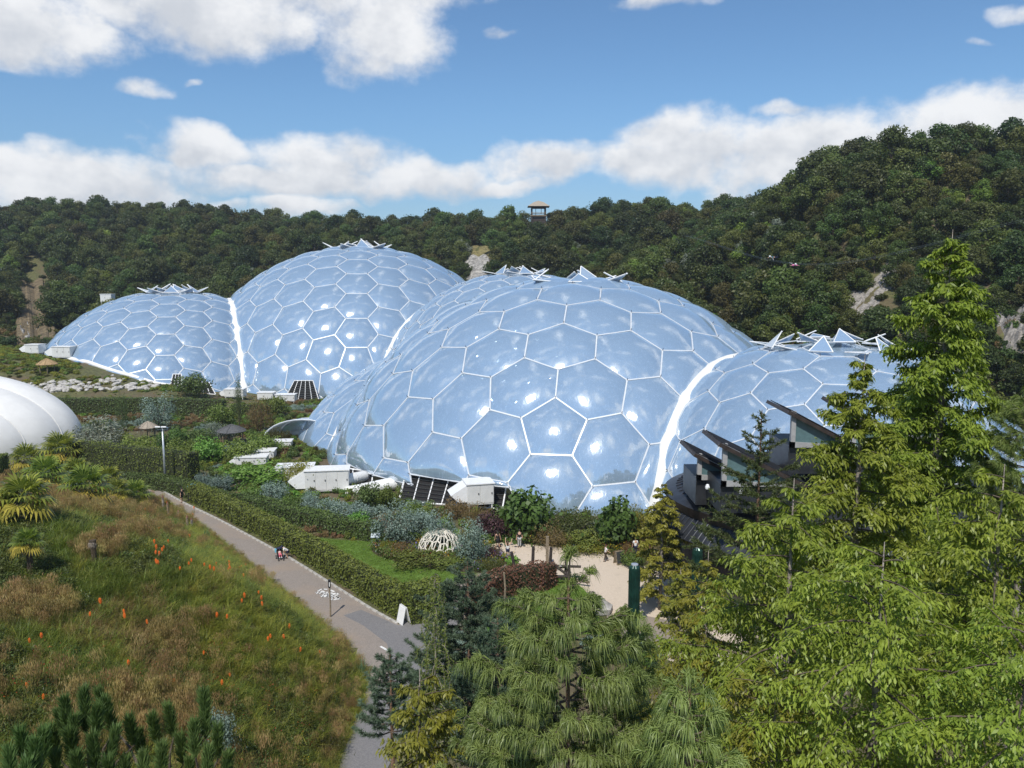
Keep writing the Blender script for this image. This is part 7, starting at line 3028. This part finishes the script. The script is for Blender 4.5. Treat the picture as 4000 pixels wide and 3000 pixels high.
skin_mesh('trousers', {k: (KN[k][0], KN[k][1] + .016) for k in ('hip', 'knl', 'knr', 'anl', 'anr')}, [('hip', 'knl'), ('hip', 'knr'), ('knl', 'anl'), ('knr', 'anr')], CL['pink'], kid, 'hip')
for sd in (-1, 1):
    MB().box((.09 * sd, -.37, .30), (.07, .14, .08)).build('shoe', CL['white'], kid)
tag(kid, 'small child in pink trousers seated in the pushchair', 'person', 'people in the garden')

# bin, bag
g = on_z(404, 1085)
root = empty('litter_bin', (g[0] + .3, g[1] + .4, .02))
MB().lathe([(.30, 0), (.33, .1), (.33, 1.0), (.36, 1.04), (.30, 1.14), (.1, 1.18)], 12).build('barrel', CL['black'], root)
MB().box((0, -.30, .92), (.32, .12, .16)).build('slot', M_black, root)
tag(root, 'black litter bin beside the person in the dark cap', 'bin')
o = MB().prism([(-.5, -.2, 0), (.35, -.3, .05), (.55, .1, .12), (.1, .3, .22), (-.45, .2, .1)], (0, .05, .10)).build('blue_cloth', CL['blue'])
q = at(416, 1067, 92)
o.location = (q[0], q[1], 1.45)
tag(o, 'pale blue cloth lying on the low hedge by the bin', 'cloth')

# ------------------------------------------------------------------ zip wire with two riders over the right hill
W0, W1, W2 = at(1480, 508, 150), at(1760, 570, 112), at(2260, 462, 92)
Lw = smooth_line3([W0, W1, W2], 20)
zw = MB().tube(Lw, .014, 4).build('zip_wire', M_louv)
tag(zw, 'thin zip wire cable crossing the right hill', 'cable')
W0b = MB().tube(smooth_line3([at(1480, 510, 151), at(1760, 572.5, 113), at(2260, 466, 93)], 20), .014, 4).build('zip_wire', M_louv)
tag(W0b, 'second zip wire cable just below the first', 'cable')


def rider(px, py, Y, top, leg, helmet, label, rz, spread):
    q = at(px, py, Y)
    root = empty('person', tuple(q), rz)
    N = {'hip': ((0, .45, .0), .12), 'chest': ((0, 0, .03), (.16, .11)), 'neck': ((0, -.17, .06), .055), 'head': ((0, -.30, .10), .095)}
    E = [('hip', 'chest'), ('chest', 'neck'), ('neck', 'head')]
    for sd, nm in ((-1, 'l'), (1, 'r')):
        N['sh' + nm] = ((.2 * sd, -.05, .03), .06)
        N['el' + nm] = ((.2 * sd + .28 * sd * spread, -.08 - .2 * (1 - spread), -.02), .045)
        N['ha' + nm] = ((.2 * sd + .56 * sd * spread, -.10 - .4 * (1 - spread), -.10), .035)
        N['kn' + nm] = ((.12 * sd, .90, .02), .06)
        N['an' + nm] = ((.13 * sd, 1.28, .06), .045)
        E += [('chest', 'sh' + nm), ('sh' + nm, 'el' + nm), ('el' + nm, 'ha' + nm), ('hip', 'kn' + nm), ('kn' + nm, 'an' + nm)]
    skin_mesh('body', N, E, M_skin, root, 'hip')
    skin_mesh('shirt', {k: (N[k][0], (N[k][1] if not isinstance(N[k][1], tuple) else .14) + .03) for k in ('hip', 'chest', 'shl', 'shr', 'ell', 'elr')}, [('hip', 'chest'), ('chest', 'shl'), ('chest', 'shr'), ('shl', 'ell'), ('shr', 'elr')], top, root, 'hip')
    skin_mesh('trousers', {k: (N[k][0], N[k][1] + .03) for k in ('hip', 'knl', 'knr', 'anl', 'anr')}, [('hip', 'knl'), ('hip', 'knr'), ('knl', 'anl'), ('knr', 'anr')], leg, root, 'hip')
    MB().lathe([(.12, -.05), (.14, .02), (.12, .10), (.05, .15), (.01, .16)], 10, (0, -.31, .12)).build('helmet', helmet, root)
    # harness strap up to the wire
    d = Lw - q
    k = np.argmin(np.hypot(d[:, 0], d[:, 1]))
    tgt = Lw[k] - q
    rt = Matrix.Rotation(-rz, 3, 'Z')
    MB().tube([(0, .2, .1), tuple(rt @ Vector(tgt))], .03, 5).build('harness_strap', CL['grey'], root)
    return tag(root, label, 'person', 'zip wire riders')


rider(1666, 556, 121, CL['teal'], CL['navy'], CL['white'], 'zip wire rider in teal with white helmet', R_(-60), .3)
rider(1716, 573, 116, CL['hot'], CL['brown'], CL['white'], 'zip wire rider in pink with arms spread wide', R_(10), 1.0)
# visitor in white near the rock garden
g = drop(34, 838, 150, 190)
person(tuple(g), 1.8, R_(150), 'distant person in white beside the rock garden', CL['white'], CL['white'], 'trousers')
0 and print('tris', sum(len(o.data.loop_triangles) or sum(len(p.vertices) - 2 for p in o.data.polygons) for o in {o.data.name: o for o in bpy.data.objects if o.type == 'MESH'}.values()))

# ------------------------------------------------------------------ thin haze volume, added to lift the dark tones of the far hills
hz_ = MB().box((0, 320, 38), (1000, 800, 100)).build('haze', None)
m, t, out = new_mat('thin_haze')
pv = t.n('ShaderNodeVolumePrincipled')
pv.inputs['Color'].default_value = (0.86, 0.92, 1.0, 1)
pv.inputs['Density'].default_value = 0.00022
pv.inputs['Anisotropy'].default_value = 0.3
t.put(out.inputs['Volume'], pv.outputs[0])
hz_.data.materials.append(m)
tag(hz_, 'thin pale haze filling the valley air', 'haze', kind='stuff')
